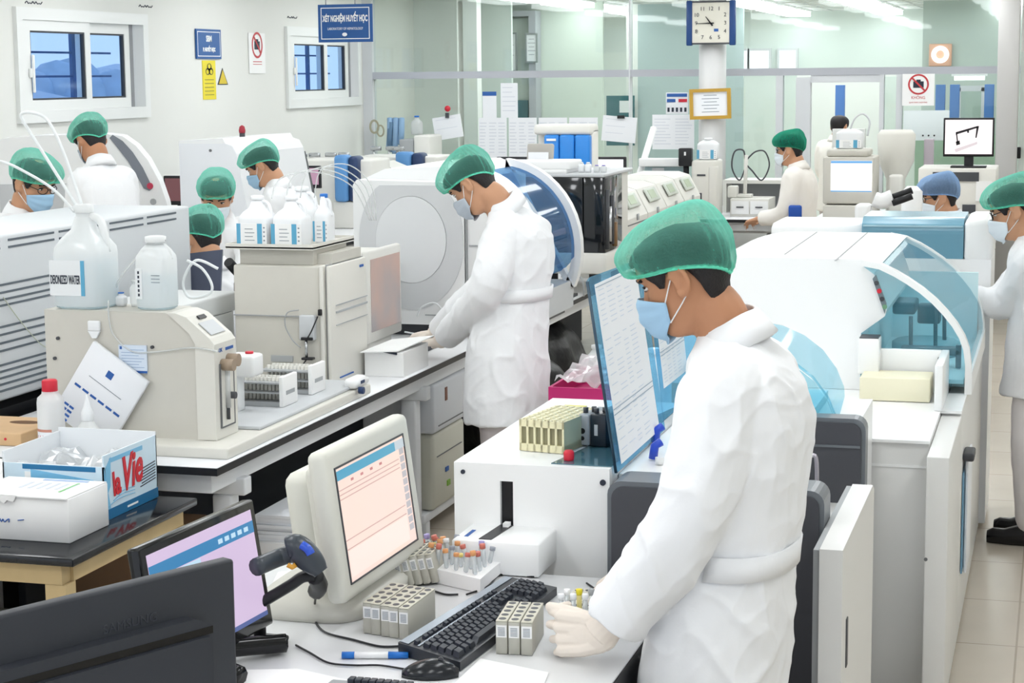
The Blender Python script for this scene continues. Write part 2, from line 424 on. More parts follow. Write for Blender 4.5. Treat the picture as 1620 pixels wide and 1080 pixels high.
for i, (x0, x1, z0, z1) in enumerate(((-6.25, -5.84, 1.25, 1.76), (-5.22, -4.88, 1.2, 1.79))):
    w = World('notice_board', ['teal notice board with a pinned sheet, behind the blue analyzer', 'teal notice board above the clipped paper on the glass'][i], 'notice board', ((x0 + x1) / 2, 22.0 if i else 20.9, z0))
    y = 22.2 if i else 20.95
    b = MB(); b.box((x0, y, z0), (x1, y + .02, z1)); w.part('board', b, TEALD)
    b = MB(); b.box((x0 + .16, y - .004, z1 - .2), (x0 + .28, y - .001, z1 - .06)); w.part('pinned_sheet', b, PAPER)
# small high windows and the glowing lamp box in the far wall
SKYG = glow('daylight pane', '#eef6ff', 1.25)
for i, (x0, x1) in enumerate(((-4.36, -4.14), (-4.1, -3.84), (-3.7, -3.475), (-1.38, -.99))):
    b = MB(); b.ring([(x0 - .03, 2.07), (x1 + .03, 2.07), (x1 + .03, 2.37), (x0 - .03, 2.37)], [(x0, 2.1), (x1, 2.1), (x1, 2.34), (x0, 2.34)], 'y', 25.95, 26.0)
    fr = struct(b.build('window_%d' % (4 + i), ALUW)); b = MB(); b.box((x0, 25.975, 2.1), (x1, 25.985, 2.34)); b.build('pane', SKYG, fr)
w = World('wall_lamp', 'orange square box with a glowing round lamp on the far wall', 'lamp', (-1.39, 23.0, 2.11))
b = MB(); b.box((-1.52, 23.0, 2.1), (-1.26, 23.06, 2.36), .01); w.part('backplate', b, mat('peach box', '#d9a88c', .6))
b = MB(); b.ring(arc(-1.39, 2.235, .1, .1, 0, 345, 23), arc(-1.39, 2.235, .05, .05, 0, 345, 23), 'y', 22.96, 23.0); w.part('lamp_ring', b, glow('ring lamp', '#ffffff', 2.0))
b = MB(); b.box((-1.6, 23.06, 0), (-.4, 23.1, CE)); struct(b.build('wall_end', mat('grey green wall', '#b7c4bd', .7)))
w = World('strip_light', 'long bright fluorescent strip light behind the right-hand glass', 'ceiling light', (-1.0, 22, 1.93))
b = MB(); b.box((-1.17, 21.98, 1.94), (-.84, 22.05, 1.985)); w.part('tube', b, glow('tube light', '#ffffff', 3)); b = MB(); b.box((-1.2, 21.97, 1.985), (-.81, 22.06, 2.01)); w.part('housing', b, WHITE)
for i, (x0, x1, y) in enumerate(((-2.435, -2.335, 21.5), (-1.31, -1.21, 21), (-1.16, -1.06, 21), (-.80, -.70, 21))):
    b = MB(); b.box((x0, y, 0), (x1, y + .1, 1.9), .004)
    tag(b.build('blue_post', mat('post blue', '#4a78b8', .5)), ['blue post seen through the open doorway', 'blue post at the left of the right-hand glass', 'second blue post from the left in the right-hand glass', 'blue post nearest the grey column'][i], 'post')
w = World('glass_cubicle', 'pale framed glass cubicle seen through the right-hand pane', 'cubicle', (-.95, 22, 0))
b = MB()
for x in (-1.12, -.86): b.box((x, 21.7, 0), (x + .04, 21.75, 1.86))
b.box((-1.12, 21.7, 1.82), (-.82, 21.75, 1.88)); w.part('frame', b, ALUW)
b = MB(); b.box((-1.1, 21.72, .1), (-.84, 21.73, 1.82)); w.part('pane', b, GLASS)
b = MB(); b.box((-1.4, 19.4, 0), (-.6, 19.45, 1.42)); tag(b.build('divider_panel', mat('soft green panel', '#a9c3ac', .6)), 'soft green low divider behind the monitor with the drawing', 'divider')
# lettered and papered glass
def sheet_of_paper(name, lab, x0, x1, z0, z1, y, rows=6, tilt=0, cat='paper', cols=1, header=None):
    w = World(name, lab, cat, ((x0 + x1) / 2, y, (z0 + z1) / 2))
    M = Matrix.Translation(w.org) @ Matrix.Rotation(math.radians(tilt), 4, 'Y') @ Matrix.Translation(-w.org)
    b = MB(); b.box((x0, y - .002, z0), (x1, y, z1), M=M); b.m(1)
    H = z1 - z0; W_ = x1 - x0
    for c in range(cols):
        for k in range(rows):
            zz = z1 - H * (.12 + .8 * k / rows); xa = x0 + W_ * (c + .1) / cols
            b.box((xa, y - .003, zz - H * .018), (xa + W_ / cols * random.uniform(.5, .8), y - .002, zz), M=M)
    if header: b.m(2); b.box((x0, y - .0035, z1 - H * .16), (x1, y - .002, z1), M=M)
    w.part('sheet', b, [PAPER, mat('faint print', '#d3d7e0', .7), INKB]); return w
sheet_of_paper('paper_sheet', 'white notice taped to the glass left of the green board', -5.19, -5.02, 1.64, 1.97, 17.64)
sheet_of_paper('paper_sheet', 'pale blue card with dark top strip on the glass', -5.37, -5.23, 1.64, 1.89, 17.63, 0, header=1)
for k in range(4):
    sheet_of_paper('paper_sheet', ['first printed roster sheet in the row taped to the glass, from the left', 'second printed roster sheet from the left in the glass row', 'third printed roster sheet from the left, behind the blue analyzer', 'last printed roster sheet in the row, beside the clipped paper'][k], -5.41 + k * .3, -5.13 + k * .3, 1.25, 1.64, 17.63, 10, cols=3).root['group'] = 'roster sheets taped to the glass'
w = sheet_of_paper('paper_sheet', 'grey tilted paper hanging from a clip on the glass', -4.18, -3.85, 1.41, 1.65, 17.6, 3, tilt=5)
b = MB(); b.box((-4.03, 17.58, 1.63), (-3.96, 17.595, 1.66)); w.part('clip', b, BLACK)
w = sheet_of_paper('paper_sheet', 'tilted papers hung from a red-knobbed clip on the glass', -5.86, -5.57, 1.44, 1.66, 17.6, 2, tilt=-9)
b = MB(); b.box((-5.735, 17.58, 1.64), (-5.7, 17.6, 1.69)); b.m(1); b.ball((-5.71, 17.58, 1.73), .03, 8); w.part('clip', b, [GREY_D, RED])
w = World('wall_calendar', 'small wall calendar with red and blue print beside the certificate', 'calendar', (-3.46, 17.6, 1.68))
b = MB(); b.box((-3.57, 17.62, 1.67), (-3.36, 17.63, 1.87)); b.m(1); b.box((-3.56, 17.615, 1.83), (-3.37, 17.62, 1.86)); b.box((-3.56, 17.615, 1.78), (-3.48, 17.62, 1.81)); b.m(2); b.box((-3.45, 17.615, 1.78), (-3.37, 17.62, 1.81))
b.m(3)
for k in range(5): b.box((-3.555 + k * .04, 17.615, 1.69), (-3.535 + k * .04, 17.62, 1.73))
w.part('page', b, [PAPER, INKB, RED, INK])
sheet_of_paper('paper_sheet', 'large printed chart taped under the calendar', -3.70, -3.30, 1.34, 1.665, 17.62, 9, cols=2)
# gold-framed certificate and clock on the column
w = World('certificate', 'gold framed certificate hanging askew on the round column', 'certificate', (-3.09, 17.30, 1.63))
M = Matrix.Translation((-3.09, 17.29, 1.768)) @ Matrix.Rotation(math.radians(-1.5), 4, 'Y')
b = MB(); b.ring([(-.19, -.138), (.19, -.138), (.19, .138), (-.19, .138)], [(-.158, -.108), (.158, -.108), (.158, .108), (-.158, .108)], 'y', -.02, .012, M); w.part('frame', b, mat('gold frame', '#bf9636', .35))
b = MB(); b.box((-.16, -.002, -.11), (.16, .006, .11), M=M); b.m(1)
for k in range(6): b.box((-.06 - .02 * (k % 2), -.003, .075 - k * .03), (.06 + .02 * (k % 2), -.002, .081 - k * .03), M=M)
w.part('print', b, [PAPER, INKG])
w = World('wall_clock', 'square wall clock with navy sides high on the round column', 'clock', (-3.085, 17.28, 2.29))
c = V((-3.085, 17.26, 2.495)); s = .198
b = MB(); b.box((c.x - .225, 17.25, 2.295), (c.x - .17, 17.31, 2.7), .01); b.box((c.x + .17, 17.25, 2.295), (c.x + .225, 17.31, 2.7), .01); b.m(1); b.box((c.x - .17, 17.25, 2.68), (c.x + .17, 17.3, 2.695)); b.box((c.x - .17, 17.25, 2.305), (c.x + .17, 17.3, 2.32)); w.part('case', b, [mat('clock navy', '#20457c', .4), GREY_D])
b = MB(); b.box((c.x - .17, 17.26, 2.32), (c.x + .17, 17.3, 2.68)); w.part('face', b, mat('clock face', '#e0ddd0', .5))
for k in range(1, 13):
    a = math.radians(90 - 30 * k); q = .145 / max(abs(math.cos(a)), abs(math.sin(a))) if k % 3 else .14
    q = min(q, .16); b = MB(); b.text(str(k), .05, facing((c.x + q * math.cos(a) * .95, 17.257, c.z + q * math.sin(a) * .92), (1, 0, 0), (0, 0, 1)), .001); w.part('numeral', b, INK)
def hand(l, wd, deg, nm):
    a = math.radians(deg); d = V((math.cos(a), 0, math.sin(a))); n = V((-d.z, 0, d.x)); p = V((c.x, 17.25, c.z))
    b = MB(); b.quad([p - d * .03 - n * wd, p - d * .03 + n * wd, p + d * l + n * wd * .4, p + d * l - n * wd * .4], .003); w.part(nm, b, BLACK)
hand(.075, .008, 90 + 37.5 + 0, 'hour_hand'); hand(.125, .006, 181, 'minute_hand')
b = MB(); b.box((c.x + .03, 17.256, c.z - .075), (c.x + .07, 17.26, c.z - .05)); w.part('emblem', b, INKB)
# blue signs
def sign(name, lab, pts, M, w_, h_, lines, cat='sign'):
    W_ = World(name, lab, cat, M.translation)
    b = MB(); b.box((-w_ / 2, -h_ / 2, -.012), (w_ / 2, h_ / 2, 0), M=M); W_.part('panel', b, SIGNBLUE)
    e = .035 * h_; b = MB(); I = lambda k: [(-w_ / 2 + k, -h_ / 2 + k), (w_ / 2 - k, -h_ / 2 + k), (w_ / 2 - k, h_ / 2 - k), (-w_ / 2 + k, h_ / 2 - k)]
    b.ring(I(h_ * .08), I(h_ * .08 + .006), 'z', 0, .001, M)
    for t, sz, dz, sx in lines: b.text(t, sz, M @ Matrix.Translation((0, dz, .001)), .001, sx=sx, bold=.0025 if sz > .03 else 0)
    W_.part('lettering', b, WHITE)
    return W_
SM = facing((-5.105, 13.3, 2.437), (1, -.02, .0), (0, 0, 1))
w = sign('hanging_sign', 'blue hanging sign naming the haematology laboratory, in front of the window', None, SM, .43, .276, [('XÉT NGHIỆM HUYẾT HỌC', .062, .033, .48), ('LABORATORY OF HEMATOLOGY', .026, -.04, .72)])
b = MB(); b.m(0); b.ball((-5.105, 13.285, 2.355), .02, 8, None, (1, .1, .7)); w.part('emblem', b, WHITE)
for dx in (-.15, .08):
    b = MB(); b.cyl((-5.105 + dx, 13.3, 2.575), (-5.105 + dx, 13.3, CE), .004, n=6); w.part('hanger', b, STEEL)
SM = facing((XL + .016, 14.11, 2.315), (0, 1, 0), (0, 0, 1))
sign('wall_sign', 'square blue room sign on the left wall between the windows', None, SM, .46, .235, [('SBM', .065, .04, .9), ('P. HUYẾT HỌC', .04, -.045, .85)])
w = World('biohazard_notice', 'tall yellow biohazard notice below the blue room sign', 'notice', (XL, 14.11, 1.87))
b = MB(); b.box((XL, 14.0, 1.875), (XL + .006, 14.24, 2.185)); w.part('card', b, YEL)
b = MB(); MM = facing((XL + .008, 14.12, 2.11), (0, 1, 0), (0, 0, 1))
for k in range(3):
    a = math.radians(90 + 120 * k); b.ring(arc(.035 * math.cos(a), .024 * math.sin(a), .04, .028, 0, 340, 17), arc(.04 * math.cos(a), .03 * math.sin(a), .028, .019, 0, 340, 17), 'z', 0, .001, MM)
for k in range(5): b.box((XL + .006, 14.03, 2.03 - k * .03), (XL + .007, 14.2, 2.034 - k * .03))
w.part('symbol', b, INK)
w = World('warning_triangle', 'small yellow triangular warning sticker beside the biohazard notice', 'sticker', (XL, 14.38, 1.99))
b = MB(); b.prism([(14.28, 1.99), (14.48, 1.99), (14.38, 2.125)], 'x', XL, XL + .004); b.m(1); b.prism([(14.30, 1.997), (14.46, 1.997), (14.38, 2.11)], 'x', XL + .004, XL + .006); w.part('card', b, [INK, mat('amber', '#d8bf2e', .5)])
def nocam(name, lab, M, w_, h_, txt=None):
    W_ = World(name, lab, 'sign', M.translation)
    b = MB(); b.box((-w_ / 2, -h_ / 2, -.004), (w_ / 2, h_ / 2, 0), M=M); W_.part('card', b, PAPERW)
    r_ = w_ * .27; cy = h_ * .17 if txt else h_ * .2
    b = MB(); b.box((-r_ * .6, cy - r_ * .4, 0), (r_ * .6, cy + r_ * .35, .002), M=M); b.box((-r_ * .25, cy + r_ * .3, 0), (r_ * .25, cy + r_ * .55, .002), M=M); W_.part('camera_symbol', b, INK)
    b = MB(); b.ring(arc(0, cy, r_ * 1.2, r_ * 1.2, 0, 350, 31), arc(0, cy, r_, r_, 0, 350, 31), 'z', .001, .003, M)
    b.box((-r_, -r_ * .1, .003), (r_, r_ * .1, .005), M=M @ Matrix.Translation((0, cy, 0)) @ Matrix.Rotation(math.radians(-45), 4, 'Z'))
    if txt: b.text(txt, h_ * .13, M @ Matrix.Translation((0, -h_ * .25, .001)), .001, sx=.9); b.text('QUAY PHIM, CHỤP ẢNH', h_ * .065, M @ Matrix.Translation((0, -h_ * .4, .001)), .001, sx=.8)
    else:
        b.box((-r_, -h_ * .22, 0), (r_, -h_ * .2, .001), M=M); b.box((-r_, -h_ * .28, 0), (r_, -h_ * .265, .001), M=M)
    W_.part('prohibition_ring', b, mat('sign red', '#c23a40', .5))
nocam('prohibition_sign', 'red no-photography sign on the left wall by the window', facing((XL + .008, 15.08, 2.25), (0, 1, 0), (0, 0, 1)), .34, .34)
nocam('prohibition_sign', 'white no-photography sign with red ring on the partition mullion', facing((-1.25, 17.6, 1.88), (1, 0, 0), (0, 0, 1)), .285, .285, 'KHÔNG')
b = MB(); b.box((-1.375, 17.58, 1.425), (-.97, 17.6, 1.695), .004); b.m(1)
for x in (-1.2, -1.15, -1.1): b.cyl((x, 17.575, 1.47), (x, 17.58, 1.47), .008)
tag(b.build('whiteboard', [mat('board white', '#dfe9ea', .35), BLACK]), 'blank whiteboard hung on the glass below the no-photography sign', 'whiteboard')
for i, (u, v) in enumerate(((40, 2), (220, 8), (455, 26))):
    p = onx(u, v, XL + .004); b = MB()
    b.tube(spline([(XL + .002, p.y + k * .02, p.z - .012 + .014 * (k % 2) * (1 if k % 3 else .3)) for k in range(12)], 3), .0035, 5)
    tag(b.build('wall_scribble', INK), ['small dark handwritten mark above the nearer window', 'small dark handwritten mark above the right end of the nearer window', 'small dark handwritten mark above the window behind the sign'][i], 'wall mark')
# ceiling lights
LAMP = glow('light diffuser', '#fbfdff', 7.0)
def ceiling_light(x, y, lab):
    w = World('ceiling_light', lab, 'ceiling light', (x, y, CE - .06))
    b = MB(); b.box((x - .17, y - .62, CE - .025), (x + .17, y + .62, CE - .001), .004); w.part('housing', b, WHITE)
    b = MB(); b.box((x - .15, y - .6, CE - .08), (x + .15, y + .6, CE - .0255)); w.part('diffuser', b, LAMP)
    w.root['group'] = 'recessed ceiling lights'
for x in (-5.6, -4.0, -2.4, -.8, .8):
    for y in (1.5, 4.0, 6.5, 9.0, 11.5, 14.0, 16.4): ceiling_light(x, y, 'long fluorescent ceiling light over the laboratory floor')
for x in (-5.2, -3.4, -2.2, -.6):
    for y in (18.7, 20.3, 21.9, 23.5, 25.1): ceiling_light(x, y, 'long fluorescent ceiling light in the room behind the glass')
# ================================================================ ISLAND BENCH AND WHAT STANDS ON IT
LAM = mat('white laminate', '#e9eaec', .3)
RAILM = mat('bench frame paint', '#dfe1e3', .4)
MILK = sheet('milky plastic', '#fbfdfd', opac=.8, diff='#fcfdfd', gloss=.05, rough=.2)
MILKW = mat('white jug plastic', '#eef0f2', .35)
CLEAR = sheet('clear tubing', '#f2f4f4', opac=.55, diff='#f2f4f4', gloss=.1, rough=.2)
WATER = sheet('water', '#eef8fc', opac=.2, diff='#e6f3f8', gloss=.03)
LBL = mat('label white', '#e9ecee', .6); LBLB = mat('label cyan', '#5fa9cc', .5)

def bench(name, lab, x0, x1, y0, y1, z, legs, apron=True):
    w = World(name, lab, 'bench', ((x0 + x1) / 2, (y0 + y1) / 2, 0))
    b = MB(); b.box((x0, y0, z - .004), (x1, y1, z), .002, 1); b.m(1); b.box((x0, y0, z - .028), (x1, y1, z - .004)); w.part('worktop', b, [LAM, BLACK])
    b = MB()
    b.box((x1 - .10, y0 + .06, z - .10), (x1 - .05, y1 - .06, z - .03)); b.box((x0 + .05, y0 + .06, z - .10), (x0 + .10, y1 - .06, z - .03)); b.box((x0 + .1, y0 + .06, z - .099), (x1 - .1, y0 + .11, z - .031))
    for y in legs: b.box((x0 + .1, y - .03, z - .15), (x1 - .02, y + .03, z - .09), .006)
    w.part('frame', b, RAILM)
    for y in legs:
        for x in (x0 + .06, x1 - .14):
            b = MB(); b.box((x, y - .035, 0), (x + .07, y + .035, z - .15), .008); w.part('leg', b, RAILM)
    return w
bench('laboratory_bench', 'long white-topped island bench with a black edge, beside the bending man', -3.72, -2.592, 5.515, 14.4, .8, (5.8, 7.72, 9.2, 11.6, 13.9))

# --- jugs ------------------------------------------------------------------
def se_ring(cx, cy, z, rx, ry, e=.5, n=28, M=None):
    out = []
    for k in range(n):
        a = 2 * PI * k / n; c, s_ = math.cos(a), math.sin(a)
        p = V((cx + rx * math.copysign(abs(c) ** e, c), cy + ry * math.copysign(abs(s_) ** e, s_), z)); out.append(M @ p if M else p)
    return out
def jug(name, lab, x, y, z, wx, wy, h, neck=.025, body=.6, m=MILK, cap=None, label=None, group=None, handle=True, level=None, rot=0, cat='jug'):
    t = thing(name, lab, cat, (x, y, z), rot, group)
    b = MB(); zs = [(0, .9), (.012, 1), (h * body, 1), (h * (body + .07), .97), (h * (body + .17), .78), (h * (body + .25), .5), (h * .93, neck / wx * 1.15), (h * .93, neck / wx), (h, neck / wx)]
    rings = []
    for q, k in zs:
        e = .45 if k > .9 else (.7 if k > .6 else 1)
        rings.append(se_ring(0, 0, q, wx * k, max(wy * k, neck if k < .6 else 0), e))
    b.loft(rings); bo = b.build('body', m, t)
    if handle:
        b = MB(); b.tube(spline([(-wx * .35, 0, h * (body + .12)), (-wx * .1, 0, h * .86), (wx * .35, 0, h * .93), (wx * .72, 0, h * .85), (wx * .86, 0, h * (body + .02))], 5), .013 * h / .3, 8)
        b.build('handle', m, t)
    b = MB(); b.lathe([(neck * 1.15, h * .97), (neck * 1.2, h * .98), (neck * 1.2, h * 1.05), (neck * .9, h * 1.06)]); b.build('cap', cap or m, t)
    if label: label(t, wx, wy, h)
    if level:
        b = MB(); b.loft([se_ring(0, 0, .004, wx * .96, wy * .95, .45), se_ring(0, 0, h * level, wx * .965, wy * .96, .45)]); b.build('water', WATER, t)
    return t
def lab_water(t, wx, wy, h):
    b = MB(); b.box((-wx * .97, -wy - .002, h * .14), (wx * .28, -wy + .002, h * .5)); b.m(1); b.box((wx * .28, -wy - .0025, h * .14), (wx * .42, -wy + .002, h * .5)); b.m(2)
    b.text('DEIONIZED WATER', .042, facing((-wx * .34, -wy - .003, h * .30), (1, 0, 0), (0, 0, 1)), .001, sx=.3, bold=.0008)
    b.build('label', [LBL, LBLB, INK], t)
def lab_side(t, wx, wy, h):
    b = MB(); b.box((-wx * .85, -wy - .002, h * .16), (-wx * .45, -wy + .002, h * .6)); b.m(1)
    for k in range(6): b.box((-wx * .7, -wy - .003, h * (.2 + .065 * k)), (-wx * .6, -wy - .001, h * (.24 + .065 * k)))
    b.m(2)
    for k in range(3): b.box((wx * .1, -wy - .001, h * (.5 - .05 * k)), (wx * .6, -wy + .002, h * (.51 - .05 * k)))
    b.build('label', [LBL, INK, INKG], t)
def lab_reagent(t, wx, wy, h):
    b = MB(); b.box((-wx * .96, -wy - .002, .008), (wx * .9, -wy + .002, h * .48)); b.m(1); b.box((-wx * .96, -wy - .003, .008), (-wx * .72, -wy + .001, h * .48)); b.box((wx * .32, -wy - .003, .008), (wx * .62, -wy + .001, h * .48)); b.m(2)
    for k in range(4): b.box((-wx * .45, -wy - .0032, h * (.36 - .08 * k)), (wx * (.15 if k % 2 else .05), -wy - .001, h * (.375 - .08 * k)))
    for k in range(4): b.box((wx * .7, -wy - .0032, h * (.38 - .09 * k)), (wx * .8, -wy - .001, h * (.41 - .09 * k)))
    b.build('label', [PAPERW, LBLB, INKG], t)

# --- beige dilutor / sampler with the deionized water on top ---------------------------------
w = World('sample_diluter', 'beige sampler cabinet carrying the deionized water jug on its top', 'analyzer', (-3.0, 5.9, .8))
b = MB(); b.box((-3.30, 5.64, .8), (-2.61, 7.0, .838), .006); w.part('base_plate', b, BEIGE_L)
b = MB(); b.prism([(-3.335, .838), (-2.745, .838), (-2.745, 1.165), (-2.865, 1.262), (-2.88, 1.268), (-3.335, 1.268)], 'y', 5.76, 5.955); w.part('housing', b, BEIGE)
b = MB(); b.prism([(-2.77, .84), (-2.70, .84), (-2.70, 1.165), (-2.715, 1.185), (-2.80, 1.255), (-2.84, 1.268), (-2.87, 1.268), (-2.79, 1.2), (-2.77, 1.165)], 'y', 5.752, 5.925); fp = w.part('front_panel', b, BEIGE_L)
b = MB(); b.box((-2.702, 5.79, .88), (-2.696, 5.89, 1.09)); b.m(1); b.ring([(5.785, .875), (5.895, .875), (5.895, 1.095), (5.785, 1.095)], [(5.79, .88), (5.89, .88), (5.89, 1.09), (5.79, 1.09)], 'x', -2.7, -2.6945); w.part('syringe_panel', b, [BEIGE_L, SEAM])
b = MB(); b.cyl((-2.69, 5.83, .94), (-2.69, 5.83, 1.08), .009, n=10); b.m(1); b.cyl((-2.69, 5.83, .9), (-2.69, 5.83, .97), .006, n=8); b.cyl((-2.70, 5.85, .98), (-2.67, 5.85, .98), .012, n=10); w.part('syringe', b, [CLEAR, GREY_D])
b = MB(); b.cyl((-2.70, 5.81, 1.09), (-2.655, 5.81, 1.09), .02, n=14); b.cyl((-2.70, 5.86, 1.10), (-2.66, 5.86, 1.10), .022, n=14); w.part('valve', b, mat('brown valve', '#a3907c', .4))
M = facing((-2.757, 5.835, 1.222), (0, 1, 0), (-.77, 0, .63))
b = MB(); b.box((-.055, -.045, 0), (.055, .015, .003), M=M); b.m(1); b.box((-.02, .03, 0), (.035, .045, .004), M=M); b.m(2); b.text('OK', .02, facing((-2.699, 5.80, 1.14), (0, 1, 0), (0, 0, 1)), .001); b.box((-2.7, 5.84, 1.135), (-2.698, 5.9, 1.145)); w.part('keypad', b, [GREY_L, BLACK, INKB])
for x, z in ((-3.285, 1.17), (-3.30, 1.10), (-2.93, 1.15)):
    b = MB(); b.cyl((x, 5.752, z), (x, 5.762, z), .006, n=10); w.part('screw', b, GREY_D)
b = MB(); b.box((-3.165, 5.745, 1.20), (-3.12, 5.76, 1.235), .004); b.prism([(-3.165, 1.2), (-3.12, 1.2), (-3.135, 1.175), (-3.15, 1.175)], 'y', 5.747, 5.757); w.part('hook', b, MILKW)
# booklet hung from the hook, card stuck on the cabinet
w = World('booklet', 'white booklet hanging by a corner from the hook of the beige sampler', 'booklet', (-3.14, 5.74, 1.0))
M = Matrix.Translation((-3.135, 5.738, 1.168)) @ Matrix.Rotation(math.radians(34), 4, 'Y')
b = MB(); b.box((0, -.012, -.30), (.24, .008, 0), .002, 1, M=M); b.m(1); b.box((.1, -.0135, -.075), (.125, -.012, -.05), M=M)
for k in range(6): b.box((.02 + k * .034, -.0135, -.167), (.045 + k * .034, -.012, -.159), M=M)
for k in range(4):
    for j in range(3): b.box((-.0 + j * .022, -.0135, -.298 + k * .017), (.018 + j * .022, -.012, -.290 + k * .017), M=M)
b.m(2); b.box((.05, -.0135, -.11), (.19, -.012, -.108), M=M)
w.part('cover', b, [PAPER, INKB, INKG])
w = World('instruction_card', 'small blue-printed card stuck on the side of the beige sampler', 'card', (-2.99, 5.755, 1.06))
b = MB(); b.box((-3.055, 5.753, 1.06), (-2.95, 5.759, 1.155)); b.m(1); b.box((-3.055, 5.7525, 1.06), (-2.95, 5.753, 1.068)); b.box((-3.05, 5.7525, 1.14), (-3.042, 5.753, 1.15)); b.m(2)
for k in range(7): b.box((-3.045 + (.03 if k == 0 else 0), 5.7525, 1.138 - k * .01), (-2.96 - .01 * (k % 3), 5.753, 1.1405 - k * .01))
w.part('card', b, [mat('pale blue card', '#d5e0ee', .6), INKB, mat('faint blue print', '#9fb4d0', .6)])
jug('water_jug', 'large milky jug lettered with deionized water, two white tubes in its neck', -3.222, 5.858, 1.269, .095, .088, .335, .028, .55, MILK, MILK, lab_water, None, True, .5)
jug('water_jug', 'smaller milky bottle with a narrow side label on the beige sampler', -2.955, 5.858, 1.269, .062, .055, .235, .03, .7, MILK, MILK, lab_side, None, True, .5)
jug('bottle', 'short blue-capped bottle standing between the two jugs on the sampler', -3.115, 5.90, 1.269, .018, .018, .045, .009, .6, MILKW, BLUE, None, None, False, cat='bottle')
jug('beaker_bottle', 'small clear bottle half hidden behind the side-labelled jug', -3.055, 5.915, 1.269, .026, .026, .085, .02, .7, MILK, CLEAR, None, None, False, cat='bottle')
def hose(name, lab, pts, r, m=CLEAR, n=8):
    b = MB(); b.tube(spline(pts, n), r, 8); o = b.build(name, m); tag(o, lab, 'tube'); return o
q = [ony(u, v, y) for u, v, y in ((124, 330, 5.86), (85, 268, 5.86), (45, 205, 5.86), (33, 182, 5.86), (50, 178, 5.86), (75, 190, 5.86), (100, 240, 5.86), (130, 326, 5.87))]
hose('plastic_tube', 'tall white looped tube rising from the deionized water jug', q, .0055, mat('white tube', '#eef2f3', .35))
q = [ony(u, v, y) for u, v, y in ((118, 335, 5.84), (85, 300, 5.82), (40, 272, 5.8), (0, 255, 5.78), (-60, 250, 5.8))]
hose('plastic_tube', 'white tube running from the water jug out past the left edge', q, .005, MATS['white tube'])
q = [ony(u, v, y) for u, v, y in ((172, 475, 5.755), (172, 500, 5.752), (180, 530, 5.752), (210, 556, 5.752), (250, 556, 5.752), (300, 550, 5.75), (330, 553, 5.745), (345, 556, 5.74))]
hose('plastic_tube', 'thin clear tube drooping across the side of the beige sampler', q, .003)
q = [ony(u, v, y) for u, v, y in ((262, 380, 5.86), (240, 386, 5.86), (210, 415, 5.87), (190, 440, 5.88), (182, 460, 5.9), (183, 472, 5.9))]
hose('plastic_tube', 'clear tube arching from the side-labelled jug down to the blue-capped bottle', q, .0035)
q = [ony(u, v, y) for u, v, y in ((296, 412, 5.93), (320, 425, 5.97), (335, 450, 5.98), (330, 465, 5.98), (300, 470, 5.98), (290, 445, 5.98), (310, 412, 5.97), (345, 425, 6.0))]
hose('plastic_tube', 'coiled white tube beside the black computer screen', q, .005, MATS['white tube'])

# --- rack sampler on the plate ---------------------------------------------------------------
w = World('rack_sampler', 'grey rack sampler tray with a white arm, right of the beige sampler', 'sampler', (-2.75, 6.5, .838))
b = MB(); b.box((-2.93, 5.965, .8385), (-2.635, 6.98, .852), .004); w.part('tray', b, GREY_L)
b = MB(); b.box((-2.87, 6.2, .98), (-2.76, 6.3, 1.06), .012); b.box((-2.87, 5.96, 1.0), (-2.83, 6.25, 1.05), .012); b.m(1); b.cyl((-2.80, 6.26, 1.06), (-2.80, 6.26, 1.068), .015, n=12); b.m(0); b.box((-2.86, 6.22, .85), (-2.83, 6.28, .985), .006); w.part('arm', b, [WHITE, RED])
def tube_rack(lab, y0, x0, x1, wid):
    t = World('tube_rack', lab, 'rack', ((x0 + x1) / 2, y0, .853), 'tube racks in the grey sampler tray')
    b = MB(); b.box((x0, y0, .853), (x1, y0 + wid, .87)); b.box((x0, y0, .9), (x1, y0 + wid, .906)); b.box((x0, y0, .935), (x1, y0 + wid, .941)); t.part('shelves', b, GREY)
    b = MB(); b.box((x1 - .004, y0 - .01, .853), (x1 + .012, y0 + wid + .01, .965), .003); b.m(1); b.box((x1 + .012, y0 + .02, .895), (x1 + .013, y0 + wid - .02, .91)); b.m(0); t.part('end_plate', b, [PAPERW, GREY])
    for k in range(11):
        x = x0 + .02 + k * (x1 - x0 - .035) / 11; b = MB(); b.cyl((x, y0 + wid * .35, .872), (x, y0 + wid * .35, .955), .007, n=10); b.cyl((x, y0 + wid * .75, .872), (x, y0 + wid * .75, .955), .007, n=10); t.part('tube_pair', b, mat('rack tube', '#d7d6cf', .4))
tube_rack('nearer grey tube rack with white end plate in the sampler tray', 6.34, -2.92, -2.715, .12)
tube_rack('farther grey tube rack with white end plate in the sampler tray', 6.62, -2.92, -2.715, .12)
w = World('rail_carriage', 'white rounded sampler carriage at the far end of the tray rail', 'carriage', (-2.645, 6.9, .838))
b = MB(); b.box((-2.66, 6.82, .842), (-2.60, 6.95, .885), .018); b.box((-2.665, 6.96, .842), (-2.615, 7.0, .87), .01); b.m(1); b.box((-2.60, 6.86, .86), (-2.598, 6.9, .872)); b.cyl((-2.60, 6.84, .838), (-2.58, 6.84, .838), .014, n=10); w.part('carriage', b, [WHITE, BLUE_D])

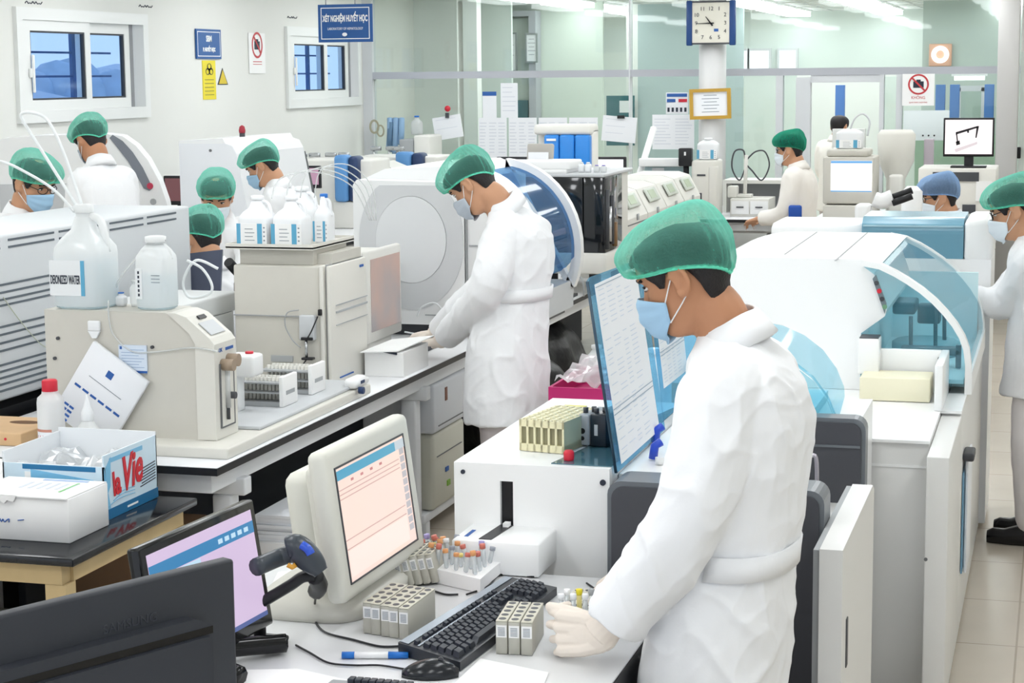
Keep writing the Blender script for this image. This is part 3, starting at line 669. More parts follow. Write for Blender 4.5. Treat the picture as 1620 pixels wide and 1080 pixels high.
# --- chromatography tower --------------------------------------------------------------------
w = World('chromatograph_tower', 'tall beige instrument tower with reagent jugs on its top tray', 'analyzer', (-3.0, 7.25, .8))
b = MB(); b.box((-3.22, 7.06, .8), (-2.84, 7.48, 1.297), .01); w.part('housing', b, BEIGE)
b = MB(); b.box((-2.842, 7.05, .8), (-2.825, 7.48, 1.30), .004); b.m(1); b.box((-2.825, 7.08, .8), (-2.815, 7.48, 1.30)); b.m(0); b.box((-2.815, 7.06, .8), (-2.80, 7.48, 1.297), .005); w.part('side_cover', b, [BEIGE_L, GREY])
b = MB(); b.box((-2.80, 7.12, 1.13), (-2.796, 7.48, 1.134)); b.box((-2.80, 7.12, 1.1), (-2.796, 7.48, 1.108)); b.box((-2.80, 7.12, 1.05), (-2.796, 7.48, 1.053)); b.m(1); b.box((-2.8, 7.4, 1.26), (-2.796, 7.44, 1.27)); b.box((-2.8, 7.15, .83), (-2.796, 7.3, .835)); w.part('seams', b, [GREY, INKB])
b = MB(); b.box((-3.22, 7.052, 1.09), (-2.86, 7.06, 1.094)); b.m(1); b.box((-3.06, 7.052, .905), (-2.965, 7.06, .93)); b.m(0); b.box((-3.055, 7.052, .88), (-2.985, 7.06, .886)); w.part('nameplate', b, [SEAM_L, GREY])
b = MB(); b.box((-2.925, 7.03, 1.0), (-2.86, 7.06, 1.1), .004); b.m(1); b.box((-2.915, 7.02, 1.0), (-2.865, 7.05, 1.012), .003); b.box((-2.915, 7.02, .92), (-2.865, 7.05, .93), .003); b.m(2); b.cyl((-2.895, 7.03, .93), (-2.895, 7.03, 1.0), .006, n=8); b.m(1); b.box((-2.845, 7.035, 1.1), (-2.83, 7.05, 1.125), .003); w.part('valve_block', b, [GREY_L, BLACK, STEEL])
b = MB(); b.tube(spline([(-2.89, 7.025, 1.005), (-2.86, 7.0, 1.04), (-2.838, 7.02, 1.1)]), .003, 6); b.tube(spline([(-2.895, 7.025, .92), (-2.92, 7.0, .88), (-2.94, 7.0, .86)]), .003, 6); w.part('hoses', b, BLACK)
b = MB(); b.tube(spline([(-2.93, 7.045, 1.12), (-2.97, 7.02, 1.11), (-2.98, 7.02, 1.06), (-2.955, 7.03, 1.0), (-2.92, 7.03, .97)]), .0025, 6); w.part('capillary', b, GREY)
b = MB(); b.box((-3.2, 7.09, 1.298), (-2.88, 7.46, 1.366)); b.box((-3.2, 7.13, 1.298), (-2.815, 7.46, 1.34)); b.m(1); b.ring([(-3.24, 7.04), (-2.86, 7.04), (-2.86, 7.5), (-3.24, 7.5)], [(-3.232, 7.048), (-2.868, 7.048), (-2.868, 7.492), (-3.232, 7.492)], 'z', 1.366, 1.384); b.m(1); b.box((-3.24, 7.04, 1.362), (-2.86, 7.5, 1.372)); w.part('top_tray', b, [BEIGE, BEIGE_L])
jl = 'reagent jugs on the tower tray'
jug('reagent_jug', 'leftmost reagent jug with cyan-striped label at the front of the tower tray', -3.13, 7.12, 1.373, .07, .06, .19, .022, .55, MILKW, MILKW, lab_reagent, jl)
jug('reagent_jug', 'middle reagent jug with cyan-striped label at the front of the tower tray', -2.98, 7.12, 1.373, .07, .06, .19, .022, .55, MILKW, MILKW, lab_reagent, jl)
jug('reagent_jug', 'blue-capped reagent bottle at the right of the tower tray', -2.90, 7.27, 1.373, .034, .045, .19, .014, .55, MILKW, BLUE, lab_reagent, jl)
jug('reagent_jug', 'white jug without a visible label at the back of the tower tray', -3.05, 7.40, 1.373, .075, .06, .21, .025, .55, MILKW, MILKW, None, jl)
for i in range(4):
    q = [(-3.08 + .05 * i, 7.15 + .03 * i, 1.56), (-3.06 + .06 * i, 7.2, 1.64 + .012 * i), (-2.95 + .05 * i, 7.3, 1.66 + .01 * i), (-2.83 + .03 * i, 7.4, 1.6), (-2.78 + .01 * i, 7.48, 1.45)]
    hose('plastic_tube', ['clear thin tube arching from the leftmost reagent jug', 'clear thin tube second from the left above the tower jugs', 'clear thin tube third from the left above the tower jugs', 'clear thin tube nearest the blue-capped reagent bottle'][i], q, .0025)

# --- beside the tower ------------------------------------------------------------------------
w = World('cardboard_box', 'white carton with its lid flap up, on the bench edge before the bending man', 'box', (-2.69, 7.55, .8))
b = MB(); b.box((-2.785, 7.4, .801), (-2.612, 7.72, .905)); w.part('body', b, PAPERW)
b = MB(); b.quad([(-2.79, 7.36, .908), (-2.63, 7.38, .915), (-2.585, 7.73, .935), (-2.785, 7.74, .91)], .004); b.m(1); b.prism([(-2.70, .905), (-2.64, .905), (-2.64, .895)], 'y', 7.392, 7.40); w.part('lid', b, [PAPERW, INK])
w = World('crt_monitor', 'beige computer monitor with a faint pinkish screen, behind the tower', 'monitor', (-3.05, 8.2, .8))
sx = -2.99
b = MB(); b.box((-3.32, 7.98, .86), (sx, 8.40, 1.25), .02); b.box((sx - .02, 7.97, .85), (sx + .015, 8.42, 1.27), .012); w.part('housing', b, OFFW)
def screen_gradient(name, cols, strength):
    if name in MATS: return MATS[name]
    m = glow(name, cols[0], strength); nt = m.node_tree; bs = nt.nodes['Principled BSDF']
    tc = nt.nodes.new('ShaderNodeTexCoord'); n = nt.nodes.new('ShaderNodeTexNoise'); n.inputs['Scale'].default_value = 3.5
    cr = nt.nodes.new('ShaderNodeValToRGB'); cr.color_ramp.elements[0].position = .35; cr.color_ramp.elements[1].position = .65
    cr.color_ramp.elements[0].color = (*srgb(cols[0]), 1); cr.color_ramp.elements[1].color = (*srgb(cols[1]), 1)
    nt.links.new(tc.outputs['Object'], n.inputs['Vector']); nt.links.new(n.outputs['Fac'], cr.inputs[0]); nt.links.new(cr.outputs[0], bs.inputs['Emission Color'])
    return m
b = MB(); b.box((sx + .01, 8.0, .90), (sx + .018, 8.39, 1.23)); w.part('screen', b, screen_gradient('pinkish screen', ('#c9a99c', '#a5a4a6'), .5))
b = MB(); b.box((-3.28, 8.05, .8), (-3.0, 8.35, .86), .02); w.part('stand', b, OFFW)
w = World('keyboard', 'dark keyboard on the bench in front of the ringed white analyzer', 'keyboard', (-2.84, 8.28, .8))
b = MB(); b.box((-2.93, 8.1, .8), (-2.75, 8.5, .822), .006); w.part('body', b, GREY_D)
b = MB()
for i in range(5):
    for j in range(14): b.box((-2.92 + i * .033, 8.12 + j * .026, .822), (-2.895 + i * .033, 8.142 + j * .026, .83))
w.part('keys', b, BLACK)['kind'] = 'stuff'
q = [ony(u, v, 8.55) for u, v in ((660, 500), (668, 485), (690, 480), (705, 505), (690, 530), (640, 525))]
hose('plastic_tube', 'white tube lying in a loop before the ringed white analyzer', q, .004, MATS['white tube'])

# --- white analyzer with the ring --------------------------------------------------------------
w = World('ring_analyzer', 'large white analyzer with a grey ring on its side, behind the bending man', 'analyzer', (-2.9, 9.1, .8))
prof = [(-3.28, .86), (-2.48, .86), (-2.45, .95)] + [(-2.45 + .02, 1.15)] + arc(-2.75, 1.22, .33, .39, 0, 80, 10) + [(-2.95, 1.60), (-3.26, 1.548), (-3.28, 1.53)]
b = MB(); b.prism([(-3.28, .86), (-2.72, .86), (-2.72, 1.542), (-3.26, 1.555), (-3.28, 1.53)], 'y', 8.6, 9.7); w.part('housing', b, WHITE)
b = MB(); b.prism([(-3.28, 1.548), (-2.72, 1.542), (-2.72, 1.55), (-2.86, 1.615), (-3.16, 1.6)], 'y', 8.72, 9.7); w.part('top_cover', b, WHITE)
b = MB()
cxr, czr = -2.985, 1.27
b.m(0); cl_ = lambda q: (min(max(q[0], -3.27), -2.725), min(max(q[1], .92), 1.53))
ro = [cl_(q) for q in arc(cxr, czr - .005, .265, .335, 0, 354, 59)]; ri = [cl_(q) for q in arc(cxr + .0, czr, .18, .21, 0, 354, 59)]
b.ring(ro, ri, 'y', 8.594, 8.6); w.part('ring_vent', b, mat('vent mesh grey', '#d5d7d9', .6))
b = MB(); b.prism(arc(cxr, czr, .178, .208, 0, 354, 59), 'y', 8.59, 8.6); w.part('disc_cover', b, mat('vent disc', '#e2e4e6', .5))
b = MB(); b.prism([(-2.715, .86), (-2.46, .86), (-2.42, 1.0), (-2.42, 1.22)] + arc(-2.75, 1.2, .33, .40, 5, 84, 10) + [(-2.715, 1.545)], 'y', 8.62, 8.9); w.part('front_housing', b, WHITE)
hood = [(-2.45, 1.05)] + arc(-2.78, 1.16, .40, .43, -5, 80, 14)
w2 = MB(); w2.strip([[(x, 8.9, z) for x, z in hood], [(x, 9.45, z) for x, z in hood]]); w.part('tinted_hood', w2, sheet('deep blue window', '#86b6dc', opac=.4, diff='#3f80be', gloss=.12))
b = MB(); o_ = arc(-2.78, 1.16, .435, .465, -25, 85, 14); i_ = arc(-2.78, 1.16, .385, .415, -25, 85, 14)
b.ring(o_, i_, 'y', 9.40, 9.46); w.part('hood_rim', b, WHITE)
b = MB(); b.box((-2.72, 8.94, .86), (-2.40, 9.45, 1.0)); b.m(1); b.box((-2.7, 9.0, 1.0), (-2.5, 9.4, 1.16), .01); w.part('sample_deck', b, [GREY_L, TEALD])
b = MB(); b.box((-2.716, 8.608, .9), (-2.708, 8.62, 1.54)); b.m(1); b.box((-2.70, 8.612, 1.24), (-2.64, 8.62, 1.247)); b.m(1); b.box((-2.92, 8.595, .905), (-2.80, 8.6, .91)); w.part('seams', b, [SEAM_L, GREY])
b = MB(); b.box((-3.22, 8.66, .8), (-2.5, 9.66, .86)); w.part('plinth', b, GREY_D)

# --- analyzer with the black window -------------------------------------------------------------
w = World('window_analyzer', 'off-white analyzer with a large black window, right of the bending man', 'analyzer', (-2.72, 10.8, .8))
b = MB(); b.box((-3.1, 10.45, .92), (-2.46, 11.2, 1.04), .01); b.box((-3.1, 10.9, 1.04), (-2.5, 11.2, 1.48), .01); w.part('housing', b, OFFW)
b = MB(); b.box((-3.08, 10.46, 1.04), (-2.60, 10.92, 1.47), .004); w.part('dark_window', b, mat('smoked glass', '#14181d', .06, spec=.8))
b = MB(); b.box((-2.598, 10.47, 1.04), (-2.47, 10.9, 1.47), .004); b.m(1)
for k, (y, z0, z1, c) in enumerate(((10.5, 1.06, 1.4, 1), (10.56, 1.1, 1.3, 2), (10.62, 1.08, 1.36, 1), (10.7, 1.06, 1.2, 3))): b.m(c); b.cyl((-2.468, y, z0), (-2.468, y, z1), .016, n=8)
w.part('side_window', b, [mat('smoked glass', '#14181d'), GREY_D, STEEL, mat('brown fitting', '#8a6a48', .5)])
b = MB(); b.box((-3.1, 10.46, 1.47), (-2.47, 11.2, 1.49), .006); w.part('roof', b, GREY_L)
for x, y in ((-2.95, 10.55), (-2.55, 10.55), (-2.95, 11.1), (-2.55, 11.1)):
    b = MB(); b.cyl((x, y, .8), (x, y, .92), .035, n=12); w.part('foot', b, GREY_D)
w = World('vial_holder', 'row of clear vials with grey hoses under the black-windowed analyzer', 'vial rack', (-2.7, 10.35, .8))
b = MB(); b.box((-2.78, 10.3, .8), (-2.62, 10.42, .815)); w.part('tray', b, GREY_D)
for k in range(5):
    b = MB(); b.cyl((-2.76 + k * .03, 10.36, .815), (-2.76 + k * .03, 10.36, .88), .011, n=10); w.part('vial', b, CLEAR)
b = MB(); b.tube(spline([(-2.82, 10.4, .8), (-2.82, 10.38, .9), (-2.78, 10.4, .92), (-2.8, 10.44, .85)]), .006, 6); w.part('hose', b, GREY); b = MB(); b.tube(spline([(-2.58, 10.4, .8), (-2.58, 10.38, .89), (-2.62, 10.4, .92)]), .006, 6); w.part('hose', b, GREY)
# things on its roof
w = World('printer', 'small white printer on the roof of the black-windowed analyzer', 'printer', (-2.8, 10.7, 1.49))
b = MB(); b.box((-3.0, 10.5, 1.51), (-2.68, 10.78, 1.56), .01); b.box((-2.98, 10.48, 1.49), (-2.7, 10.8, 1.512), .004); w.part('body', b, WHITE)
b = MB(); b.box((-3.01, 10.75, 1.55), (-2.85, 10.78, 1.652), .01, M=Matrix.Translation((-2.8, 10.75, 1.56)) @ Matrix.Rotation(math.radians(-12), 4, 'X') @ Matrix.Translation((2.8, -10.75, -1.56))); w.part('paper_tray', b, mat('taupe plastic', '#b6b2ab', .5))
b = MB(); b.box((-2.99, 10.72, 1.56), (-2.87, 10.728, 1.60)); w.part('paper', b, PAPER)
for i, (x, cm, lab) in enumerate(((-2.64, MILKW, 'small white squat bottle on the black-windowed analyzer'), (-2.6, MILKW, 'second small white bottle beside the purple-capped vials'), (-2.55, mat('violet cap', '#7d6bd0', .4), 'left purple-capped vial on the black-windowed analyzer'), (-2.51, MATS['violet cap'], 'right purple-capped vial on the black-windowed analyzer'))):
    jug('bottle', lab, x, 10.6, 1.491, .018, .018, .055 if i < 2 else .04, .009, .7, MILKW if i < 2 else CLEAR, cm, None, None, False, cat='bottle')
# blue-fronted analyzer behind
w = World('blue_analyzer', 'white analyzer with a tall blue front standing behind the black-windowed one', 'analyzer', (-3.1, 12.6, .8))
b = MB(); b.box((-3.42, 12.5, .8), (-3.03, 12.66, 1.69), .02); b.box((-3.43, 12.43, 1.645), (-3.03, 12.66, 1.715), .02); w.part('housing', b, OFFW)
b = MB()
for k in range(3): b.box((-3.355 + k * .107, 12.42, 1.34), (-3.252 + k * .107, 12.5, 1.645), .014)
b.box((-3.36, 12.44, 1.1), (-3.02, 12.5, 1.36), .01); b.m(1); b.box((-3.335, 12.415, 1.605), (-3.27, 12.425, 1.62)); w.part('blue_front', b, [mat('bright blue front', '#2f86da', .3), WHITE])
# row of beige modules
for k in range(4):
    y0 = 11.35 + k * .62
    w = World('immunoassay_module', ['nearest beige module of the sloped-top row behind the front man', 'second nearest beige module of the sloped-top row', 'third nearest beige module of the sloped-top row', 'farthest beige module of the row, under the red lamp'][k], 'analyzer', (-2.8, y0 + .3, .8), 'beige modules in a row on the island bench')
    b = MB(); b.prism([(-2.96, .8), (-2.54, .8), (-2.54, 1.16), (-2.56, 1.2), (-2.62, 1.31), (-2.70, 1.335), (-2.96, 1.335)], 'y', y0, y0 + .6); w.part('housing', b, OFFW)
    M = facing((-2.585, y0 + .3, 1.26), (0, 1, 0), (-.5, 0, .87))
    b = MB(); b.box((-.16, -.05, 0), (.16, .045, .012), .006, M=M); b.m(1); b.box((-.1, -.03, .012), (.08, .03, .014), M=M); w.part('keypad', b, [mat('soft grey green', '#c9d0c6', .5), mat('dull green lcd', '#9fae8b', .3)])
    b = MB(); b.box((-2.542, y0 + .02, 1.12), (-2.536, y0 + .58, 1.126)); b.m(1); b.box((-2.54, y0 + .27, 1.14), (-2.53, y0 + .31, 1.18), .004); w.part('latch', b, [SEAM, GREY])
for u, v in ():
    pass
w = World('small_device', 'small beige hand device lying on top of the module row', 'device', (-2.85, 11.9, 1.335))
b = MB(); b.box((-2.93, 11.75, 1.336), (-2.74, 11.9, 1.365), .008); b.m(1); b.box((-2.93, 11.78, 1.365), (-2.85, 11.84, 1.385), .006); w.part('body', b, [BEIGE, GREY_D])
for i, (u0, u1, lab) in enumerate(((785, 845, 'wide computer screen with white display behind the printer'), (935, 990, 'dark-rimmed computer screen with white display right of the blue analyzer'))):
    p0 = ony(u0, 248, 14.6); p1 = ony(u1, 275, 14.6)
    w = World('computer_monitor', lab, 'monitor', ((p0.x + p1.x) / 2, 14.6, .8))
    b = MB(); b.box((p0.x, 14.6, p1.z - .2), (p1.x, 14.64, p0.z), .008); w.part('bezel', b, BLACK)
    b = MB(); b.box((p0.x + .02, 14.596, p1.z - .16), (p1.x - .02, 14.6, p0.z - .02)); w.part('screen', b, glow('white screen', '#f2f6fb', 1.0))
    b = MB(); xm = (p0.x + p1.x) / 2; b.box((xm - .03, 14.62, .8), (xm + .03, 14.66, p1.z - .1)); b.box((xm - .12, 14.5, .8), (xm + .12, 14.72, .815), .005); w.part('stand', b, BLACK)
b = bench('laboratory_bench', 'white bench under the paper-covered glass at the far left', -5.15, -2.75, 14.45, 15.2, .8, (14.8,))

# --- under the bench --------------------------------------------------------------------------
w = World('desktop_computer', 'beige computer tower standing on the low shelf under the island bench', 'computer', (-2.75, 8.05, .12))
b = MB(); b.box((-2.95, 7.86, .122), (-2.64, 8.32, .47), .02); w.part('case', b, mat('olive beige plastic', '#c9c8ba', .5))
b = MB(); b.box((-2.64, 7.9, .36), (-2.635, 8.26, .363)); b.m(1); b.box((-2.64, 8.02, .27), (-2.635, 8.06, .29)); b.m(2); b.box((-2.64, 8.04, .2), (-2.635, 8.08, .225)); w.part('badge', b, [SEAM, INKB, mat('leaf green', '#7fae3a', .5)])
w = World('printer', 'grey-white laser printer stacked on the computer tower under the island bench', 'printer', (-2.75, 8.05, .472))
b = MB(); b.box((-2.97, 7.84, .473), (-2.63, 8.36, .695), .015); b.m(1); b.box((-2.632, 8.0, .6), (-2.627, 8.03, .66)); b.m(2); b.box((-2.632, 7.9, .5), (-2.627, 8.3, .505)); w.part('body', b, [mat('printer grey white', '#d3d6da', .45), mat('orange brown sticker', '#7a4a36', .5), SEAM])
b = MB(); b.box((-3.3, 7.78, .08), (-2.66, 9.12, .118), .004); tag(b.build('low_shelf', RAILM), 'white low shelf board beneath the island bench', 'shelf')
for y in (7.8, 9.0):
    b = MB(); b.box((-3.3, y, 0), (-2.66, y + .05, .08)); b.build('support', RAILM, bpy.data.objects['low_shelf'])
w = World('carton', 'white carton on the floor beside the bench, behind the beige touch monitor', 'box', (-2.6, 6.3, 0))
b = MB(); b.box((-2.72, 6.05, .0), (-2.44, 6.5, .42), .004); b.m(1)
for k in range(3): b.box((-2.725, 6.045, .1 + k * .1), (-2.435, 6.05, .103 + k * .1)); b.box((-2.44, 6.045, .1 + k * .1), (-2.437, 6.5, .103 + k * .1))
w.part('body', b, [PAPERW, mat('carton seam', '#c5c6c7', .7)])
w = World('paper_stack', 'thick stack of white paper on the floor carton behind the touch monitor', 'paper stack', (-2.6, 6.3, .42))
b = MB()
for k in range(8): b.box((-2.71 + random.uniform(-.008, .008), 6.06 + random.uniform(-.008, .008), .421 + k * .012), (-2.46 + random.uniform(-.008, .008), 6.42, .432 + k * .012))
w.part('sheets', b, PAPER)
b = MB(); b.box((-3.57, 5.9, .0), (-3.54, 14.2, .64)); tag(b.build('back_panel', mat('bench back dark', '#3a3d45', .6)), 'dark back panel closing the space under the island bench', 'panel')
# black bin bags and the pink tray beyond the bending man
for i, (x, y, z, r_, lab) in enumerate(((-2.95, 9.9, .42, .42, 'large black bin bag under the bench, right of the bending man'), (-3.05, 11.0, .4, .4, 'farther black bin bag under the island bench'))):
    b = MB(); rings = []
    for k in range(14):
        t_ = k / 13; zz = t_ * .58; rr = r_ * (math.sin(PI * min(1, .12 + t_ * .8)) ** .5)
        rings.append([V((x + rr * .75 * (1 + .3 * noise.noise((math.cos(a) * 2, math.sin(a) * 2, zz * 6 + i))) * math.cos(a), y + rr * 1.15 * (1 + .12 * noise.noise((math.cos(a) * 3, math.sin(a) * 3, zz * 5 + 9))) * math.sin(a), .005 + zz)) for a in [2 * PI * q / 40 for q in range(40)]])
    b.loft(rings); tag(b.build('bin_bag', mat('black bag film', '#0c0e12', .35, bump=1.0, bump_scale=9)), lab, 'bag')
# ================================================================ BLACK TABLE AT THE LEFT
w = World('black_table', 'glossy black-topped table on a pale wooden frame at the near left', 'table', (-3.2, 5.1, 0))
b = MB(); b.box((-3.75, 4.69, .676), (-2.66, 5.505, .70), .004); w.part('table_top', b, mat('black granite', '#1b1d21', .12, noise_amt=.2, noise_scale=60))
b = MB(); b.box((-3.7, 4.73, .61), (-2.72, 4.78, .672)); b.box((-2.76, 4.78, .61), (-2.71, 5.5, .672)); b.box((-3.7, 5.45, .61), (-2.76, 5.5, .672)); w.part('frame', b, WOODF)
for x, y in ((-2.775, 4.73), (-2.765, 5.44), (-3.65, 4.73), (-3.65, 5.44)):
    b = MB(); b.box((x, y, 0), (x + .065, y + .06, .609)); w.part('leg', b, WOODF)
w = World('white_box', 'closed white carton with a tucked lid at the front of the black table', 'box', (-2.9, 4.96, .7))
b = MB(); b.box((-3.10, 4.85, .701), (-2.757, 5.09, .832), .002, 1); w.part('body', b, mat('carton white', '#eaeaea', .6))
b = MB(); b.box((-3.095, 4.845, .832), (-2.76, 5.09, .836)); b.prism([(-3.0, .836), (-2.925, .836), (-2.935, .818), (-2.955, .822), (-2.965, .812), (-2.98, .820), (-2.995, .818)], 'y', 4.842, 4.849); b.m(1); b.box((-2.96, 5.06, .836), (-2.81, 5.075, .8375)); b.m(2)
for k in range(6): b.box((-2.98 + k * .03, 4.95, .836), (-2.97 + k * .03, 5.03, .8372))
b.m(3); b.box((-2.83, 4.92, .836), (-2.822, 5.04, .8373)); w.part('lid', b, [mat('carton lid white', '#f0f0f0', .6), mat('pale blue strip', '#a7bbdb', .6), mat('pale print', '#d5dae2', .7), mat('green ink', '#7bc07a', .6)])
b = MB(); b.tube(spline([(-2.985, 4.848, .765), (-2.98, 4.848, .755), (-2.975, 4.848, .763), (-2.97, 4.848, .755), (-2.965, 4.848, .758), (-2.955, 4.848, .765), (-2.955, 4.848, .754)], 3), .0016, 5); w.part('handwriting', b, INKB); b = MB(); b.tube([(-2.925, 4.848, .762), (-2.905, 4.848, .765)], .0016, 5); w.part('handwriting', b, INKB)
# printed water carton, open
w = World('water_carton', 'open blue water carton full of clear film, on the black table', 'box', (-2.96, 5.31, .7))
LB = mat('carton light blue', '#cfe4f1', .5); LM = mat('carton mid blue', '#79bbe0', .5); LD = mat('carton deep blue', '#1d6d9d', .5)
LIN = mat('carton inside', '#eceff2', .6)
x0, x1, y0, y1, zb, zt = -3.14, -2.79, 5.13, 5.485, .701, .905
b = MB()
def wallp(lo, hi, c): b.m(c); b.box(lo, hi)
wallp((x1 - .006, y0, zb), (x1 - .003, y1, zt), 3); wallp((x1 - .003, y0, zb), (x1, y1, zt), 0)
wallp((x0, y0, zb), (x0 + .005, y1, zt), 3); wallp((x0, y1 - .005, zb), (x1, y1, zt + .012), 3)
wallp((x0, y0, zb), (x1, y0 + .003, zt - .035), 0); wallp((x0, y0 + .003, zb), (x1, y0 + .006, zt - .035), 3)
wallp((x0, y0, zb), (x1, y1, zb + .004), 3)
w.part('walls', b, [LB, LM, LD, LIN])
P_ = lambda s, t, d=.0012: (x1 + d, y0 + (y1 - y0) * s, zb + (zt - zb) * t)
b = MB()
b.m(2); b.quad([P_(0, 0), P_(1, 0), P_(1, .16), P_(0, .16)], .001)
b.m(1)
rowA = [P_(.0, .16 + .0), P_(.3, .22), P_(.6, .2), P_(1, .16)]
b.quad([P_(.0, .16), P_(.1, .16), P_(.0, .8)], .001); b.quad([P_(.1, .86), P_(.72, .86), P_(.72, .93), P_(.1, .93)], .001)
b.quad([P_(.02, .8), P_(.12, .95), P_(.10, .5), P_(.02, .35)], .001)
b.m(4)
for k in range(7): b.quad([P_(.66 + .03 * (k % 2), .28 + k * .045), P_(.96, .32 + k * .045), P_(.96, .335 + k * .045), P_(.66 + .03 * (k % 2), .295 + k * .045)], .001)
b.m(5); b.quad([P_(.4, .06, .002), P_(.6, .06, .002), P_(.6, .09, .002), P_(.4, .09, .002)], .001)
b.m(1)
for k in range(3): b.tube(spline([P_(.05 + .1 * k, .2 + .06 * k, .001), P_(.25 + .05 * k, .26 + .05 * k, .001), P_(.55, .24 + .05 * k, .001)], 4), .0012, 4)
# front panel print
Q_ = lambda s, t: (x0 + (x1 - x0) * s, y0 - .001, zb + (zt - .035 - zb) * t)
b.m(1); b.quad([Q_(.28, .0), Q_(.9, .0), Q_(.9, .75), Q_(.28, .9)], .001); b.m(2); b.quad([Q_(.2, .9), Q_(.92, .9), Q_(.92, .99), Q_(.2, .99)], .001); b.m(5); b.quad([Q_(.22, 0), Q_(.28, 0), Q_(.28, .85), Q_(.22, .85)], .0015)
w.part('print', b, [LB, LM, LD, LIN, INK, PAPERW])
b = MB(); sh = Matrix(((1, .25, 0, 0), (.0, 1, 0, 0), (0, 0, 1, 0), (0, 0, 0, 1)))
Mt = facing((x1 + .002, y0 + (y1 - y0) * .215, zb + (zt - zb) * .50), (0, 1, .08), (0, 0, 1)); b.text('la', .105, Mt, .002, sx=.75, bold=.003)
Mt = facing((x1 + .002, y0 + (y1 - y0) * .52, zb + (zt - zb) * .60), (0, 1, .12), (0, 0, 1)); b.text('Vie', .15, Mt @ sh, .002, sx=.72, bold=.004)
w.part('lettering', b, mat('label red', '#cf2a36', .5))
FILM = sheet('clear film', '#f6f8f9', opac=.55, diff='#f4f6f8', gloss=.14, rough=.15)
b = MB(); rows = []
for i in range(16):
    rows.append([V((x0 + .012 + (x1 - x0 - .024) * j / 17, y0 + .012 + (y1 - y0 - .024) * i / 15, .845 + .05 * noise.noise((i * .35, j * .33, 1.3)) + .018 * noise.noise((i * 1.1, j * 1.2, 4)))) for j in range(18)])
b.strip(rows, False); b.box((x0 + .012, y0 + .012, .71), (x1 - .012, y1 - .012, .80))
tag(b.build('film_bags', FILM), 'crumpled clear film bags filling the open water carton', 'plastic bags', kind='stuff')
b = MB(); b.box((-3.72, 5.16, .701), (-3.17, 5.49, .80), .004); b.m(1); b.box((-3.72, 5.16, .74), (-3.169, 5.161, .752)); tag(b.build('white_carton', [PAPERW, mat('pale blue strip', '#a7bbdb')]), 'white carton with a pale blue band, left of the open water carton', 'box')
w = World('wooden_block', 'pale wooden block with an oval slot on top, at the left edge', 'block', (-3.5, 5.75, .8))
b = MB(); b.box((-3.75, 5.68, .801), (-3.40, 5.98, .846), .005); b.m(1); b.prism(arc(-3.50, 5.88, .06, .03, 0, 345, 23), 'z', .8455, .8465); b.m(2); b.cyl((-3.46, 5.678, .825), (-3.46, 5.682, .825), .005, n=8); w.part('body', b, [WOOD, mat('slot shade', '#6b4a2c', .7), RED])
def plain_bottle(name, lab, x, y, z, r_, h, prof, m, cm, capprof, label=None):
    t = thing(name, lab, 'bottle', (x, y, z)); b = MB(); b.lathe([(r_ * a, h * q) for a, q in prof]); b.build('body', m, t)
    b = MB(); b.lathe([(r_ * a, h * q) for a, q in capprof]); b.build('cap', cm, t)
    if label: label(t, r_, h)
    return t
def redlab(t, r_, h):
    def band(z0, z1, m, a0=-150, a1=-60):
        b = MB(); b.strip([[V((r_ * 1.012 * math.cos(math.radians(a0 + (a1 - a0) * k / 10)), r_ * 1.012 * math.sin(math.radians(a0 + (a1 - a0) * k / 10)), z)) for k in range(11)] for z in (z0 * h, z1 * h)]); return b
    b = band(.08, .42, 0); b.m(1); r2 = [[V((r_ * 1.02 * math.cos(math.radians(-150 + 9 * k)), r_ * 1.02 * math.sin(math.radians(-150 + 9 * k)), z)) for k in range(11)] for z in (.38 * h, .42 * h)]; b.strip(r2)
    b.m(2); b.strip([[V((r_ * 1.02 * math.cos(math.radians(-150 + 9 * k)), r_ * 1.02 * math.sin(math.radians(-150 + 9 * k)), z)) for k in range(11)] for z in (.08 * h, .15 * h)])
    b.m(3)
    for q in range(3): b.strip([[V((r_ * 1.02 * math.cos(math.radians(-130 + 14 * q + 3 * k)), r_ * 1.02 * math.sin(math.radians(-130 + 14 * q + 3 * k)), z)) for k in range(3)] for z in (.2 * h, .33 * h)])
    b.build('label', [PAPER, mat('label orange', '#c98a78', .5), mat('label green', '#7fae8b', .5), mat('label pink', '#d8a3a8', .5)], t)
plain_bottle('red_capped_bottle', 'white plastic bottle with a red screw cap beside the hanging booklet', -3.22, 5.575, .801, .045, .225, [(.9, 0), (1, .03), (1, .8), (.95, .87), (.62, .93), (.6, .97)], MILK, RED, [(.55, .92), (.55, .93), (.58, .94), (.58, 1.12), (.5, 1.14)], redlab)
plain_bottle('dropper_bottle', 'clear squeeze bottle with a pointed white nozzle behind the water carton', -3.09, 5.585, .801, .047, .13, [(.95, 0), (1, .04), (1, .5), (.85, .7), (.42, .92), (.4, .97)], MILK, MILKW, [(.42, .93), (.45, .95), (.42, 1.15), (.25, 1.3), (.08, 1.55), (.06, 1.6)])
b = MB(); b.tube(spline([(-3.44, 6.02, .81), (-3.46, 6.04, .9), (-3.44, 6.06, .97), (-3.38, 6.08, .98)]), .006, 8); b.m(1); b.box((-3.41, 6.05, .801), (-3.36, 6.12, .93), .006); b.box((-3.45, 6.07, .87), (-3.37, 6.1, .885)); tag(b.build('hose_fitting', [GREY, BEIGE]), 'grey hose with beige fittings behind the red-capped bottle', 'hose')
